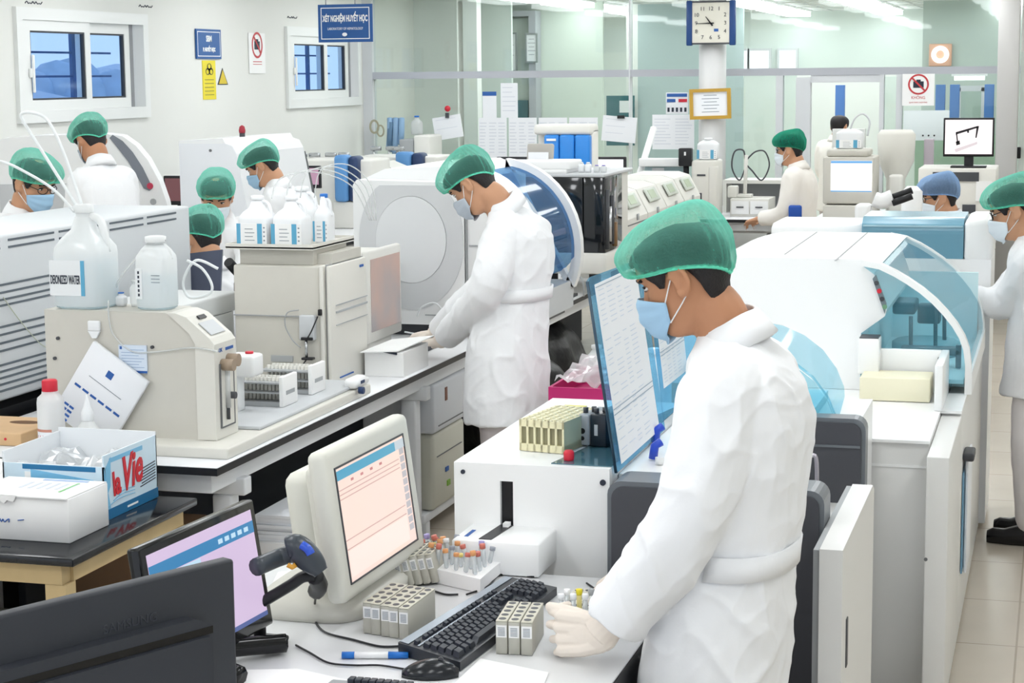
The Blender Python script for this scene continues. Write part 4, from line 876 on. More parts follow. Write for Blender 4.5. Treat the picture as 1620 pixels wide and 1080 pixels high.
# under the table
w = World('cardboard_carton', 'brown cardboard carton on the floor under the black table', 'box', (-3.2, 6.0, 0))
b = MB(); b.box((-3.26, 5.65, 0), (-2.86, 6.0, .52), .004); b.m(1); b.box((-3.26, 5.649, .255), (-2.86, 5.65, .265)); w.part('body', b, [CARDB, mat('tape brown', '#6d5238', .4)])
b = MB(); rings = []
for k in range(12):
    t_ = k / 11; rr = .2 * (1 - .6 * t_ ** 2); rings.append([V((-3.19 + rr * 1.1 * (1 + .2 * noise.noise((math.cos(a) * 2, math.sin(a) * 2, t_ * 3))) * math.cos(a), 5.17 + rr * (1 + .2 * noise.noise((math.cos(a) * 3, math.sin(a) * 3, t_ * 4 + 5))) * math.sin(a), .002 + .36 * t_)) for a in [2 * PI * q / 32 for q in range(32)]])
b.loft(rings); b.m(1); b.box((-3.40, 5.0, .1), (-3.37, 5.06, .26), .01); tag(b.build('plastic_sack', [mat('grey film sack', '#b9b9b4', .5, bump=.5, bump_scale=25), RED]), 'greyish plastic sack with a red tag under the black table', 'bag')
w = World('blue_bucket', 'blue plastic tub on the floor beside the brown carton', 'tub', (-2.75, 5.6, 0))
b = MB(); b.lathe([(.075, 0), (.085, .01), (.1, .36), (.105, .365)], (-2.88, 5.40, 0)); w.part('tub', b, BLUE)
w = World('white_bin', 'white panel-sided bin under the left end of the black table', 'bin', (-3.5, 5.2, 0))
b = MB(); b.box((-3.78, 5.0, 0), (-3.42, 5.3, .5), .02); w.part('body', b, WHITE)
w = World('desk_calculator', 'beige keypad device leaning on a white post under the island bench', 'device', (-3.0, 6.3, 0))
b = MB(); b.box((-3.12, 6.28, .0), (-2.98, 6.34, .38), .01); b.m(1); b.box((-3.10, 6.275, .2), (-3.0, 6.28, .33))
for i in range(3):
    for j in range(2): b.box((-3.09 + j * .04, 6.274, .05 + i * .045), (-3.065 + j * .04, 6.28, .08 + i * .045))
w.part('body', b, [CREAM, GREY_D])
# ================================================================ FRONT DESK
DZ = .8
w = World('work_desk', 'white-topped desk with a dark edge where the front man rests his hand', 'desk', (-1.5, 3.6, 0))
b = MB(); b.box((-1.93, 2.3, DZ - .006), (-.862, 4.50, DZ), .002, 1); b.m(1); b.box((-1.93, 2.3, DZ - .04), (-.860, 4.502, DZ - .006)); w.part('desk_top', b, [LAM, BLACK])
b = MB(); b.box((-.90, 2.4, .1), (-.875, 4.3, DZ - .04)); w.part('side_panel', b, CHAR); b = MB(); b.box((-1.9, 2.4, .1), (-1.87, 4.3, DZ - .04)); w.part('side_panel', b, CHAR)
b = MB(); b.box((-1.87, 4.25, .1), (-.9, 4.28, DZ - .04)); w.part('modesty_panel', b, RAILM)
for x, y in ((-.91, 2.4), (-.91, 4.2), (-1.9, 2.4), (-1.9, 4.2)):
    b = MB(); b.box((x, y, 0), (x + .04, y + .06, .1)); w.part('leg', b, CHAR)

# beige touch monitor ---------------------------------------------------------------
w = World('touch_monitor', 'beige thick-framed touch monitor with a pinkish screen on the desk', 'monitor', (-1.66, 4.16, DZ))
c = V((-1.537, 4.159, 1.041)); yaw = math.radians(88.7); ti = math.radians(7.6)
rd = V((math.cos(yaw), math.sin(yaw), 0)); nn = V((math.sin(yaw), -math.cos(yaw), 0)); up = V((0, 0, 1)) * math.cos(ti) - nn * math.sin(ti); nn = rd.cross(up).normalized() 
MM = Matrix(((rd.x, up.x, nn.x, c.x), (rd.y, up.y, nn.y, c.y), (rd.z, up.z, nn.z, c.z), (0, 0, 0, 1)))
W_, H_ = .53, .352
b = MB(); b.box((-W_ / 2, -H_ / 2, -.05), (W_ / 2, H_ / 2, 0), .018, 3, M=MM); b.box((-W_ / 2 + .05, -H_ / 2 + .04, -.085), (W_ / 2 - .05, H_ / 2 - .04, -.04), .02, 3, M=MM); b.box((-.18, -.12, -.16), (.18, .12, -.08), .03, 3, M=MM); w.part('housing', b, mat('aged beige plastic', '#dad9cf', .45))
sx0, sx1, sy0, sy1 = -.225, .205, -.135, .128
b = MB(); b.box((sx0, sy0, -.004), (sx1, sy1, .0012), M=MM)
b.m(1); b.box((sx0, sy1 - .028, .0012), (sx1 - .06, sy1 - .006, .0022), M=MM); b.m(2); b.box((sx1 - .06, sy1 - .028, .0012), (sx1, sy1 - .006, .0022), M=MM)
b.m(3)
for k in range(11): b.box((sx1 - .035, sy0 + .03 + k * .019, .0012), (sx1 - .008, sy0 + .045 + k * .019, .002), M=MM)
b.m(4)
for t_ in (.80, .76, .72, .36, .28): b.box((sx0 + .005, sy0 + .263 * t_, .0012), (sx1 - .045, sy0 + .263 * t_ + .0025, .002), M=MM)
b.m(5)
for k in range(4): b.box((sx0 + .08 + k * .06, sy1 - .042, .0012), (sx0 + .095 + k * .06, sy1 - .036, .002), M=MM)
b.m(6); b.box((sx0 + .01, sy0 + .01, .0012), (sx1 - .045, sy0 + .07, .0018), M=MM)
w.part('screen', b, [screen_gradient('touch screen', ('#e8cdbf', '#e3cbc2'), .88), glow('screen blue', '#4f9cba', .8), glow('screen grey', '#b9c4cc', .8), glow('screen button', '#b7b3b8', .75), glow('screen line', '#cfa9a2', .75), glow('screen mark', '#c98484', .7), glow('screen pale', '#ead8cf', .85)])
b = MB(); b.ring([(sx0 - .004, sy0 - .004), (sx1 + .006, sy0 - .004), (sx1 + .006, sy1 + .004), (sx0 - .004, sy1 + .004)], [(sx0, sy0), (sx1, sy0), (sx1, sy1), (sx0, sy1)], 'z', 0, .003, MM); w.part('screen_surround', b, GREY_D)
b = MB(); rings = []
for z, k in ((.801, 1), (.83, 1), (.848, .86), (.862, .4), (.93, .36)):
    rings.append(se_ring(-1.66, 4.18, z, .15 * k, .23 * k, .55, 32))
b.loft(rings); w.part('base', b, mat('base beige', '#cfcdc4', .5))
b = MB(); b.box((-1.69, 4.1, .86), (-1.60, 4.24, 1.0), .02); w.part('neck', b, MATS['base beige'])

# black monitor seen from behind ----------------------------------------------------
w = World('computer_monitor', 'black monitor seen from behind at the lower left corner', 'monitor', (-1.48, 2.77, DZ))
c = V((-1.483, 2.771, 1.03)); rd = V((-1.377 + 1.589, 2.982 - 2.560, 0)).normalized(); up = V((0, 0, 1)); nn = rd.cross(up)
MM = Matrix(((rd.x, up.x, nn.x, c.x), (rd.y, up.y, nn.y, c.y), (rd.z, up.z, nn.z, c.z), (0, 0, 0, 1)))
MONB = mat('monitor back plastic', '#2b2e35', .5, bump=.03, bump_scale=300)
b = MB(); b.box((-.24, -.16, -.03), (.24, .182, 0), .006, 2, M=MM); w.part('housing', b, MONB)
b = MB(); b.prism([(-.30, -.19), (.165, -.19), (.165, .085), (.13, .102), (-.30, .102)], 'z', 0, .028, MM); b.m(1); b.box((-.3, .07, .028), (.166, .083, .0285), M=MM); w.part('rear_bulge', b, [MONB, BLACKG])
b = MB(); b.prism([(-.3, -.19), (.155, -.19), (.155, .068), (-.3, .068)], 'z', .028, .036, MM); w.part('port_cover', b, MONB)
b = MB(); b.text('SAMSUNG', .022, MM @ Matrix.Translation((.015, .115, .0005)), .0012, sx=1.1); w.part('emboss', b, mat('dark emboss', '#383b43', .4))
b = MB(); b.box((-.05, -.22, -.01), (.05, -.1, .03), .01, M=MM); b.box((-.12, -.228, -.08), (.12, -.214, .08), .01, M=MM); w.part('stand', b, BLACK)

# black monitor with the lilac screen ---------------------------------------------------
w = World('computer_monitor', 'glossy black monitor with a lilac screen, behind the monitor seen from the back', 'monitor', (-1.72, 3.6, DZ))
c = V((-1.695, 3.554, .985)); yaw = math.radians(85.2); ti = math.radians(8.9)
rd = V((math.cos(yaw), math.sin(yaw), 0)); nn = V((math.sin(yaw), -math.cos(yaw), 0)); up = V((0, 0, 1)) * math.cos(ti) - nn * math.sin(ti); nn = rd.cross(up).normalized()
MM = Matrix(((rd.x, up.x, nn.x, c.x), (rd.y, up.y, nn.y, c.y), (rd.z, up.z, nn.z, c.z), (0, 0, 0, 1)))
b = MB(); b.box((-.237, -.142, -.03), (.237, .142, 0), .006, 2, M=MM); w.part('bezel', b, BLACKG)
b = MB(); b.box((-.215, -.115, -.002), (.215, .122, .001), M=MM); b.m(1); b.box((-.215, .072, .001), (.215, .098, .0016), M=MM); b.m(2); b.box((-.215, -.115, .001), (.215, -.105, .0016), M=MM); b.m(3)
for k in range(5): b.box((.06 + .028 * k, .08, .0016), (.078 + .028 * k, .09, .002), M=MM)
b.m(3); b.box((-.1, .05, .001), (-.02, .07, .0016), M=MM)
w.part('screen', b, [glow('lilac screen', '#cdb9d6', .8), glow('lilac bar', '#3f86b8', .7), glow('taskbar', '#5d6fa8', .6), glow('icon pale', '#b9d6e8', .8)])
b = MB(); b.box((-.05, -.19, -.035), (.05, -.1, -.02), .01, M=MM); w.part('neck', b, BLACK)
b = MB()
for sg in (-1, 1):
    b.tube(spline([(-1.72, 3.60, .835), (-1.68 + .02 * sg, 3.60 + .06 * sg, .83), (-1.60, 3.60 + .12 * sg, .824)]), .022, 8, rr=None)
b.box((-1.80, 3.52, .801), (-1.70, 3.68, .815), .01); w.part('foot', b, BLACKG)

# barcode scanner in its stand ----------------------------------------------------------
w = World('barcode_scanner', 'dark grey barcode scanner with a blue window, resting in its stand', 'scanner', (-1.60, 3.98, DZ))
Q = lambda u, v, D=4.16: ond(u, v, D)
GRAPH = mat('graphite plastic', '#3b4148', .3)
head = [Q(455, 868), Q(468, 866), Q(485, 880), Q(500, 895), Q(508, 905)]
b = MB(); b.tube(spline(head, 5), .03, 16, rr=[.018 + .014 * math.sin(PI * min(1, .15 + i / 22)) for i in range(21)]); w.part('head', b, GRAPH)
b = MB(); b.tube(spline([Q(478, 862, 4.12), Q(487, 868, 4.115), Q(492, 876, 4.115)], 4), .01, 10); w.part('window', b, mat('scanner blue', '#2f56c4', .25))
b = MB(); b.tube(spline([Q(463, 875), Q(440, 882), Q(405, 897, 4.1)], 5), .02, 12); w.part('handle', b, GRAPH)
b = MB(); b.tube([Q(455, 893, 4.14), Q(462, 897, 4.14), Q(468, 893, 4.14)], .006, 8); w.part('trigger', b, mat('trigger amber', '#e0a33a', .4))
w2 = World('scanner_stand', 'black stand arm holding the barcode scanner', 'stand', (-1.62, 3.95, DZ))
b = MB(); b.tube(spline([Q(500, 912, 4.2), Q(480, 912, 4.2), Q(460, 925, 4.2), Q(430, 943, 4.2), Q(410, 955, 4.2)], 5), .013, 10); w2.part('arm', b, BLACK); b = MB(); b.tube(spline([Q(498, 910, 4.2), Q(505, 925, 4.24), Q(500, 935, 4.27)], 4), .02, 10); w2.part('cradle', b, BLACK)
p = Q(410, 955, 4.2); b = MB(); b.cyl((p.x, p.y, .802), (p.x, p.y, p.z), .014, n=12); b.box((p.x - .05, p.y - .05, .801), (p.x + .05, p.y + .05, .815), .006); w2.part('base', b, BLACK)
def cable(lab, pts, r=.0028, m=BLACK):
    b = MB(); b.tube(spline(pts, 8), r, 6); return tag(b.build('cable', m), lab, 'cable')
D_ = lambda u, v, z=.804: onz(u, v, z)
cable('thin dark scanner cable curving down past the beige base to the keyboard', [Q(502, 930, 4.25), D_(498, 955, .84), D_(498, 980), D_(515, 1000), D_(560, 1012), D_(600, 1022), D_(632, 1022)])
cable('thin dark mouse cable across the desk from the black monitor', [D_(468, 1020), D_(490, 1032), D_(520, 1048), D_(560, 1052), D_(600, 1052), D_(640, 1058)], .0025)
cable('thin keyboard cable running between the tube tray and the keyboard', [D_(738, 940), D_(770, 928), D_(795, 908), D_(845, 912)], .0025)
cable('short thin cable running to the right-hand mouse', [D_(928, 922), D_(940, 930), D_(955, 938)], .0025)
cable('short dark cable end beside the sample tray', [D_(688, 935), D_(705, 940), D_(725, 940)], .003)
# pen, mice
w = World('marker_pen', 'white marker pen with blue ends lying on the desk', 'pen', (-1.4, 3.76, DZ))
p0, p1 = onz(541, 1036, .808), onz(646, 1036, .808); d = p1 - p0
b = MB(); b.cyl(p0 + d * .18, p0 + d * .72, .0075, n=14); w.part('barrel', b, WHITE)
b = MB(); b.cyl(p0, p0 + d * .19, .0078, n=14); w.part('end_cap', b, BLUE); b = MB(); b.cyl(p0 + d * .70, p1, .008, .007, n=14); w.part('cap', b, BLUE)
def mouse(lab, p, rz, s=1):
    t = thing('computer_mouse', lab, 'mouse', p, rz)
    b = MB(); rings = []
    for k in range(10):
        t_ = k / 9; x = -.052 + .104 * t_; q = math.sin(PI * (.06 + .88 * t_)) ** .6
        rings.append([V((x * s, .032 * s * q * math.cos(a), max(0, .036 * s * q * (1 - .25 * t_) * math.sin(a)))) for a in [2 * PI * i / 20 for i in range(20)]])
    b.loft(rings); b.build('body', mat('mouse black', '#1b1e23', .18), t)
    b = MB(); b.cyl((-.022, -.004, .034), (-.022, .004, .034), .006, n=10); b.build('wheel', GREY_D, t)
    return t
mouse('black mouse lying in front of the marker pen', onz(681, 1068, .801), math.radians(195), 1.15)
mouse("small black mouse under the front man's far hand", onz(968, 938, .801), math.radians(150), .8)

# keyboards -------------------------------------------------------------------------
def keyboard(lab, A, B, C_, Dd, m, kk, silver=True):
    """corners near-left, near-right, far-right, far-left on the desk"""
    A, B, C_, Dd = [V(p) for p in (A, B, C_, Dd)]
    w = World('keyboard', lab, 'keyboard', (A + C_) / 2 - V((0, 0, .012)))
    P = lambda s, t, h=0: (A * (1 - s) * (1 - t) + B * s * (1 - t) + C_ * s * t + Dd * (1 - s) * t) + V((0, 0, h))
    b = MB(); 
    for lo, hi, k in ((-.016, .004, 0),):
        q = [P(0, 0, lo), P(1, 0, lo), P(1, 1, lo), P(0, 1, lo)]; q2 = [P(0, 0, hi + .008), P(1, 0, hi), P(1, 1, hi), P(0, 1, hi + .008)]
        v = b._v(q + q2); [b._f([v[i] for i in f]) for f in ((0, 3, 2, 1), (4, 5, 6, 7), (0, 1, 5, 4), (1, 2, 6, 5), (2, 3, 7, 6), (3, 0, 4, 7))]
    w.part('body', b, m)
    if silver:
        b = MB(); b.quad([P(.01, .01, .0135), P(.15, .01, .0125), P(.15, .99, .0125), P(.01, .99, .0135)], .001); b.quad([P(.28, .02, .0115), P(.31, .02, .0113), P(.31, .98, .0113), P(.28, .98, .0115)], .001); w.part('silver_strip', b, mat('silver trim', '#aab4c0', .3, metal=.6))
    def key(s0, s1, t0, t1):
        b = MB(); hh = .0125; T = lambda a, c_: a + (c_ - a) * .15
        lo = [P(s0, t0, .006), P(s1, t0, .004), P(s1, t1, .004), P(s0, t1, .006)]
        ds, dt = (s1 - s0) * .13, (t1 - t0) * .13
        hi = [P(s0 + ds, t0 + dt, hh + .006), P(s1 - ds, t0 + dt, hh + .003), P(s1 - ds, t1 - dt, hh + .003), P(s0 + ds, t1 - dt, hh + .006)]
        v = b._v(lo + hi); [b._f([v[i] for i in f]) for f in ((0, 3, 2, 1), (4, 5, 6, 7), (0, 1, 5, 4), (1, 2, 6, 5), (2, 3, 7, 6), (3, 0, 4, 7))]
        return b
    n = 0
    cols = []
    # function row
    for g0, cnt in ((.03, 1), (.1, 4), (.28, 4), (.46, 4), (.66, 3)):
        for k in range(cnt): cols.append((.19, .265, g0 + k * .04, g0 + k * .04 + .034))
    for r_ in range(5):
        s0 = .345 + r_ * .12; off = (.0, .015, .02, .035, .0)[r_]
        if r_ < 4:
            t = .03
            cols.append((s0, s0 + .105, t, t + .034 + off)); t += .041 + off
            while t < .6: cols.append((s0, s0 + .105, t, t + .036)); t += .0425
        else:
            for a, c_ in ((.03, .085), (.092, .13), (.137, .185), (.192, .44), (.447, .49), (.497, .54), (.547, .6)): cols.append((s0, s0 + .105, a, c_))
        if r_ in (0, 1, 4):
            for k in range(3): cols.append((s0, s0 + .105, .655 + k * .042, .655 + k * .042 + .036))
        if r_ == 3: cols.append((s0, s0 + .105, .697, .733))
        for k in range(4):
            if r_ < 4 or k < 3: cols.append((s0, s0 + .105, .805 + k * .044, .805 + k * .044 + .038))
    for s0, s1, t0, t1 in cols[:99]:
        w.part('key', key(s0, s1, t0, t1), kk)
    if cols[99:]:
        b = MB()
        for q in cols[99:]:
            k2 = key(*q); b.add(k2.bm); k2.bm.free()
        w.part('keys', b, kk)['kind'] = 'stuff'
    return w
KB = mat('keyboard black', '#22262d', .35); KK = mat('key black', '#2a2f38', .4)
keyboard('black keyboard with a silver strip on the desk, between the sample racks', onz(630, 1024, .818), onz(728, 1050, .818), onz(881, 931, .818), onz(800, 918, .818), KB, KK)
w = World('keyboard', 'second keyboard peeking in at the bottom edge of the desk', 'keyboard', (-1.3, 3.55, DZ))
b = MB(); p0, p1 = onz(525, 1074, .82), onz(652, 1074, .82); b.box((p0.x, p0.y - .16, .801), (p1.x, p0.y, .822), .006); w.part('body', b, GREY)
for k in range(9):
    b = MB(); x = p0.x + .045 + k * .0155; b.box((x, p0.y - .03, .822), (x + .0135, p0.y - .008, .834), .002); w.part('key', b, KK)
# papers
for lab, pts in (('loose white sheet at the bottom edge of the desk, right of the mouse', ((715, 1085), (760, 1042), (868, 1064), (850, 1110))), ('loose white sheet under the foot of the lilac-screened monitor', ((375, 1100), (385, 1060), (470, 1058), (560, 1078))), ('torn white paper lying behind the scanner stand', ((425, 935), (440, 905), (480, 900), (500, 925)))):
    b = MB(); b.quad([onz(u, v, .8025) for u, v in pts], .0012); tag(b.build('paper_sheet', PAPERW), lab, 'paper')

# sample racks ---------------------------------------------------------------------
RK = mat('rack grey beige', '#b9b7ac', .5); RKT = mat('rack top', '#cfccbd', .5)
def make_rack(name, lab, group, h=.07, n=5, wid=.021, ln=.15, body=RK, top=RKT, bar=True):
    t = thing(name, lab, 'rack', (0, 0, 0), 0, group)
    b = MB(); b.box((-wid / 2, 0, 0), (wid / 2, ln, h * .96), .0015, 1); b.build('body', body, t)
    b = MB()
    b.box((-wid / 2, 0, h * .96), (wid / 2, ln, h), .001, 1); b.m(1)
    for k in range(n): b.cyl((0, ln * (k + .5) / n, h), (0, ln * (k + .5) / n, h + .0006), wid * .33, n=12)
    b.build('top_plate', [top, GREY_D], t)
    if bar:
        b = MB(); b.box((-wid * .45, -.0008, h * .5), (wid * .45, 0, h * .86)); b.m(1)
        for k in range(6): b.box((-wid * .3, -.0014, h * (.55 + .045 * k)), (wid * .3, -.0008, h * (.57 + .045 * k)))
        b.build('barcode_label', [PAPERW, INKG], t)
    return t
proto = None
A, B, C_ = V((-1.152, 3.83, .801)), V((-1.068, 3.835, .801)), V((-1.175, 3.978, .801))
for k in range(3):
    lab = ['left rack of the three-rack block between keyboard and gloved hand', 'middle rack of the three-rack block between keyboard and gloved hand', 'right rack of the three-rack block between keyboard and gloved hand'][k]
    p = A.lerp(B, (k + .5) / 3); g = 'three grey sample racks on the desk'
    if proto is None: proto = make_rack('sample_rack', lab, g, .075, 5, .0255, .155); o = proto
    else: o = dup(proto, label=lab)
    o.location = p; o.rotation_euler = (0, 0, math.radians(6))
A, B = V((-1.486, 3.905, .801)), V((-1.368, 3.875, .801))
names = ['leftmost', 'second from the left', 'middle', 'fourth from the left', 'rightmost']
for k in range(5):
    o = dup(proto, A.lerp(B, (k + .5) / 5 - .02 * (k % 2)), math.radians(-2), '%s sample rack of the block under the touch monitor' % names[k]); o['group'] = 'grey sample racks under the touch monitor'
    o.scale = (.9, 1.12, .97)
for k in range(5):
    o = dup(proto, onz(636 + k * 13, 931 - k * 1.5, .801), math.radians(8), '%s leaning sample rack behind the rack block' % names[k]); o['group'] = 'leaning grey racks behind the block'; o.scale = (.66, 1, 1)
    o.rotation_euler = (math.radians(0), math.radians(-14), math.radians(2)); o.location.z = .806
# racks by the gloved hand
for k in range(4):
    o = dup(proto, onz(893 + k * 17, 985, .801), math.radians(2), ['leftmost sample rack behind the gloved hand', 'second sample rack behind the gloved hand, holding a capped tube', 'third sample rack behind the gloved hand, with a yellow stripe', 'rightmost sample rack behind the gloved hand'][k]); o['group'] = 'sample racks behind the gloved hand'; o.scale = (.8, 1.05, .5)
TUBE = sheet('clear tube', '#eef2f4', opac=.5, diff='#e9eef0', gloss=.15, rough=.1)
def sample_tube(lab, p, h, r_, cm, group, tilt=(0, 0), fill=None):
    t = thing('sample_tube', lab, 'tube', p, 0, group); t.rotation_euler = (tilt[0], tilt[1], 0)
    b = MB(); b.lathe([(r_ * .3, 0), (r_ * .8, r_ * .3), (r_, r_), (r_, h)], n=12); b.build('glass', TUBE if not fill else fill, t)
    b = MB(); b.lathe([(r_ * 1.05, h * .82), (r_ * 1.25, h * .84), (r_ * 1.25, h * 1.04), (r_ * .9, h * 1.05)], n=12); b.build('cap', cm, t)
    return t
for k in range(7):
    sample_tube(['white tube at the left of the racks behind the gloved hand', 'second white tube behind the gloved hand', 'third white tube behind the gloved hand', 'yellow-filled tube behind the gloved hand', 'white tube right of the yellow-filled one', 'grey-capped tube behind the gloved hand', 'rightmost white tube behind the gloved hand'][k], onz(888 + k * 9.5, 982 - (k % 2) * 8, .838), .06, .006, [MILKW, PAPERW, MILKW, YEL, MILKW, GREY, MILKW][k], 'tubes standing in the racks behind the gloved hand', fill=mat('serum yellow', '#e2d48a', .3) if k == 3 else None)
# white tray of capped tubes
w = World('tube_tray', 'white foam tray crowded with coloured-cap tubes behind the touch monitor', 'tray', (-1.43, 4.42, DZ))
c4 = [onz(u, v, .801) for u, v in ((648, 912), (760, 938), (792, 910), (690, 888))]
b = MB(); lo = c4; hi = [p + V((0, 0, .035)) for p in c4]; v = b._v(lo + hi); [b._f([v[i] for i in f]) for f in ((0, 3, 2, 1), (4, 5, 6, 7), (0, 1, 5, 4), (1, 2, 6, 5), (2, 3, 7, 6), (3, 0, 4, 7))]
w.part('tray', b, mat('foam white', '#f4f4f5', .7))
CAPS = [mat('cap orange', '#e0a06a', .5), mat('cap blue', '#5b74c8', .5), mat('cap red', '#cc7466', .5), mat('cap yellow', '#e3cf7a', .5), mat('cap grey', '#9a9ea8', .5), mat('cap white', '#f0f0f0', .5), mat('cap lilac', '#a69acb', .5)]
cn = ['orange', 'blue', 'red', 'yellow', 'grey', 'white', 'lilac']; rn = ['front row', 'second row', 'third row', 'back row']; pn = ['leftmost', 'second', 'third', 'fourth', 'fifth', 'sixth', 'last']
for i in range(4):
    for j in range(7):
        s_, t_ = (j + .6) / 7.4, (i + .6) / 4.4
        p = (c4[0] * (1 - s_) + c4[1] * s_) * (1 - t_) + (c4[3] * (1 - s_) + c4[2] * s_) * t_ + V((0, 0, .0355))
        ci = random.randrange(7)
        sample_tube('%s-capped tube, %s in the %s of the white foam tray' % (cn[ci], pn[j], rn[i]), p, random.uniform(.03, .058), .006, CAPS[ci], 'capped tubes in the white foam tray', (random.uniform(-.2, .2), random.uniform(-.2, .2)))
# ================================================================ RIGHT-HAND ANALYZERS
TINT = sheet('tinted hood', '#c4e8f4', opac=.22, diff='#a9dcef', gloss=.09, rough=.05)
TINT2 = sheet('deep tinted pane', '#dcf4fa', opac=.12, diff='#8fe0f4', gloss=.05, rough=.05)
TINTG = sheet('grey blue hood', '#dcedf3', opac=.13, diff='#b5d3df', gloss=.09, rough=.04)
TEALG = mat('dark teal glass', '#4b6f7b', .08, spec=.8)
DECK = mat('teal interior', '#dcf5fa', .5)
BRW = mat('bright white enamel', '#f6f7f7', .28)
PANELW = mat('panel white', '#e4e4e2', .4)
PANELD = mat('panel charcoal', '#4a4b51', .38)
BEV = mat('panel bevel grey', '#6e7379', .35)

# white sampler box with the slot (near), joined analyzer with the charcoal front
w = World('sample_loader', 'white loader box with a black slot, at the end of the desk', 'analyzer', (-1.29, 5.1, 0))
b = MB()
b.ring([(-1.5, .02), (-1.083, .02), (-1.083, 1.05), (-1.5, 1.05)], [(-1.375, .80), (-1.34, .80), (-1.34, 1.005), (-1.375, 1.005)], 'y', 4.63, 4.66); b.box((-1.5, 4.66, .02), (-1.083, 5.64, 1.05)); w.part('housing', b, BRW)
b = MB(); b.box((-1.376, 4.645, .80), (-1.339, 4.6605, 1.006)); w.part('slot', b, BLACK)
b = MB(); b.box((-1.452, 4.455, .802), (-1.223, 4.629, .888), .004, 1); b.m(1); b.prism([(-1.385, 4.47), (-1.352, 4.47), (-1.34, 4.629), (-1.374, 4.629)], 'z', .88, .890); b.m(2); b.box((-1.43, 4.49, .888), (-1.42, 4.56, .889)); b.m(0); b.box((-1.36, 4.60, .888), (-1.345, 4.625, .90)); w.part('loading_step', b, [BRW, BLACK, INKB])
b = MB(); b.cyl((-1.475, 4.626, 1.025), (-1.475, 4.632, 1.025), .006, n=10); w.part('screw', b, INK); b = MB(); b.cyl((-1.1, 4.626, 1.015), (-1.1, 4.632, 1.015), .008, n=10); w.part('screw', b, INK)
b = MB(); b.prism([(-1.245, 4.66), (-1.084, 4.655), (-1.084, 5.62), (-1.14, 5.3)], 'z', 1.0505, 1.053); w.part('glass_cover', b, TEALG)
b = MB(); b.box((-1.43, 5.42, 1.0505), (-1.36, 5.52, 1.052)); w.part('sticker', b, mat('yellow sticker', '#d9d04a', .5))
t = thing('push_button', 'small red knob standing on the loader box beside the dark glass', 'knob', onz(900, 728, 1.053)); b = MB(); b.lathe([(.013, 0), (.014, .004), (.014, .022), (.010, .027)]); b.build('knob', RED, t)
# cream and black racks on the box
t = World('vial_rack', 'cream slotted vial rack standing on the white loader box', 'rack', (-1.30, 4.87, 1.05))
b = MB(); M = Matrix.Translation((-1.375, 4.81, 1.0515)) @ Matrix.Rotation(math.radians(-10), 4, 'Z')
for k in range(7):
    b.box((.002 + k * .021, 0, 0), (.008 + k * .021, .24, .085), M=M)
b.box((.002, 0, 0), (.134, .24, .02), M=M); b.box((.002, 0, .066), (.134, .004, .085), M=M); b.box((.002, .236, 0), (.134, .24, .085), M=M)
t.part('body', b, CREAM)
for k in range(6):
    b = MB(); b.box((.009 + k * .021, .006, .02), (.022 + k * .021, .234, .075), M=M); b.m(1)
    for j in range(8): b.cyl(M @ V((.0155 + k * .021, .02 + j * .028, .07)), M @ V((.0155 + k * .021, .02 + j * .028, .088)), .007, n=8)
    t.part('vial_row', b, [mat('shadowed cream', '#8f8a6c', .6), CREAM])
t = World('reagent_rack', 'black and grey rack beside the cream vial rack', 'rack', (-1.22, 4.98, 1.053))
M = Matrix.Translation((-1.235, 4.90, 1.0545)) @ Matrix.Rotation(math.radians(-10), 4, 'Z')
b = MB(); b.box((0, 0, 0), (.035, .14, .085), .006, M=M); b.m(1); b.cyl(M @ V((.015, -.001, .04)), M @ V((.015, .002, .04)), .008, n=10); b.cyl(M @ V((.015, -.001, .02)), M @ V((.015, .002, .02)), .006, n=10); t.part('grey_module', b, [GREY, BLACK])
b = MB(); b.box((.037, 0, 0), (.085, .16, .088), .004, M=M); b.m(1); b.box((.05, -.001, .03), (.06, .002, .06), M=M); t.part('black_module', b, [mat('deep blue black', '#1c2833', .3), GREY_L])
for k in range(5):
    b = MB(); b.cyl(M @ V((.012 + k * .016, .03 + .02 * (k % 2), .084)), M @ V((.012 + k * .016, .03 + .02 * (k % 2), .1)), .007, n=10); t.part('cap', b, GREY_D)

w = World('front_analyzer', 'analyzer with a charcoal front and pale blue hood, behind the front man', 'analyzer', (-.8, 5.4, 0))
b = MB(); b.box((-1.079, 4.72, .05), (-.56, 5.48, .80)); b.box((-1.079, 4.72, .8), (-.80, 5.48, 1.02)); b.box((-1.079, 5.56, .05), (-.56, 6.13, 1.0)); w.part('housing', b, BRW)
def slab(x0, x1, z0, z1, y0, y1, nm):
    b = MB(); r_ = .035
    pr = [(x0, z0), (x1, z0)] + arc(x1 - r_, z1 - r_, r_, r_, 0, 90, 5) + arc(x0 + r_, z1 - r_, r_, r_, 90, 180, 5)
    b.m(1); b.prism(pr, 'y', y0 + .008, y1, smooth=False)
    b.m(0); pi = [(x0 + .012, z0), (x1 - .012, z0)] + arc(x1 - r_ - .008, z1 - r_ - .008, r_ - .004, r_ - .004, 0, 90, 5) + arc(x0 + r_ + .008, z1 - r_ - .008, r_ - .004, r_ - .004, 90, 180, 5)
    b.prism(pi, 'y', y0, y0 + .008); return w.part(nm, b, [PANELD, BEV])
slab(-1.079, -.532, .03, 1.03, 4.58, 4.715, 'lower_front_panel')
slab(-1.079, -.520, .03, 1.05, 5.48, 5.56, 'upper_front_panel')
b = MB(); b.box((-1.06, 5.476, .965), (-.535, 5.481, .972)); w.part('seam', b, BEV)
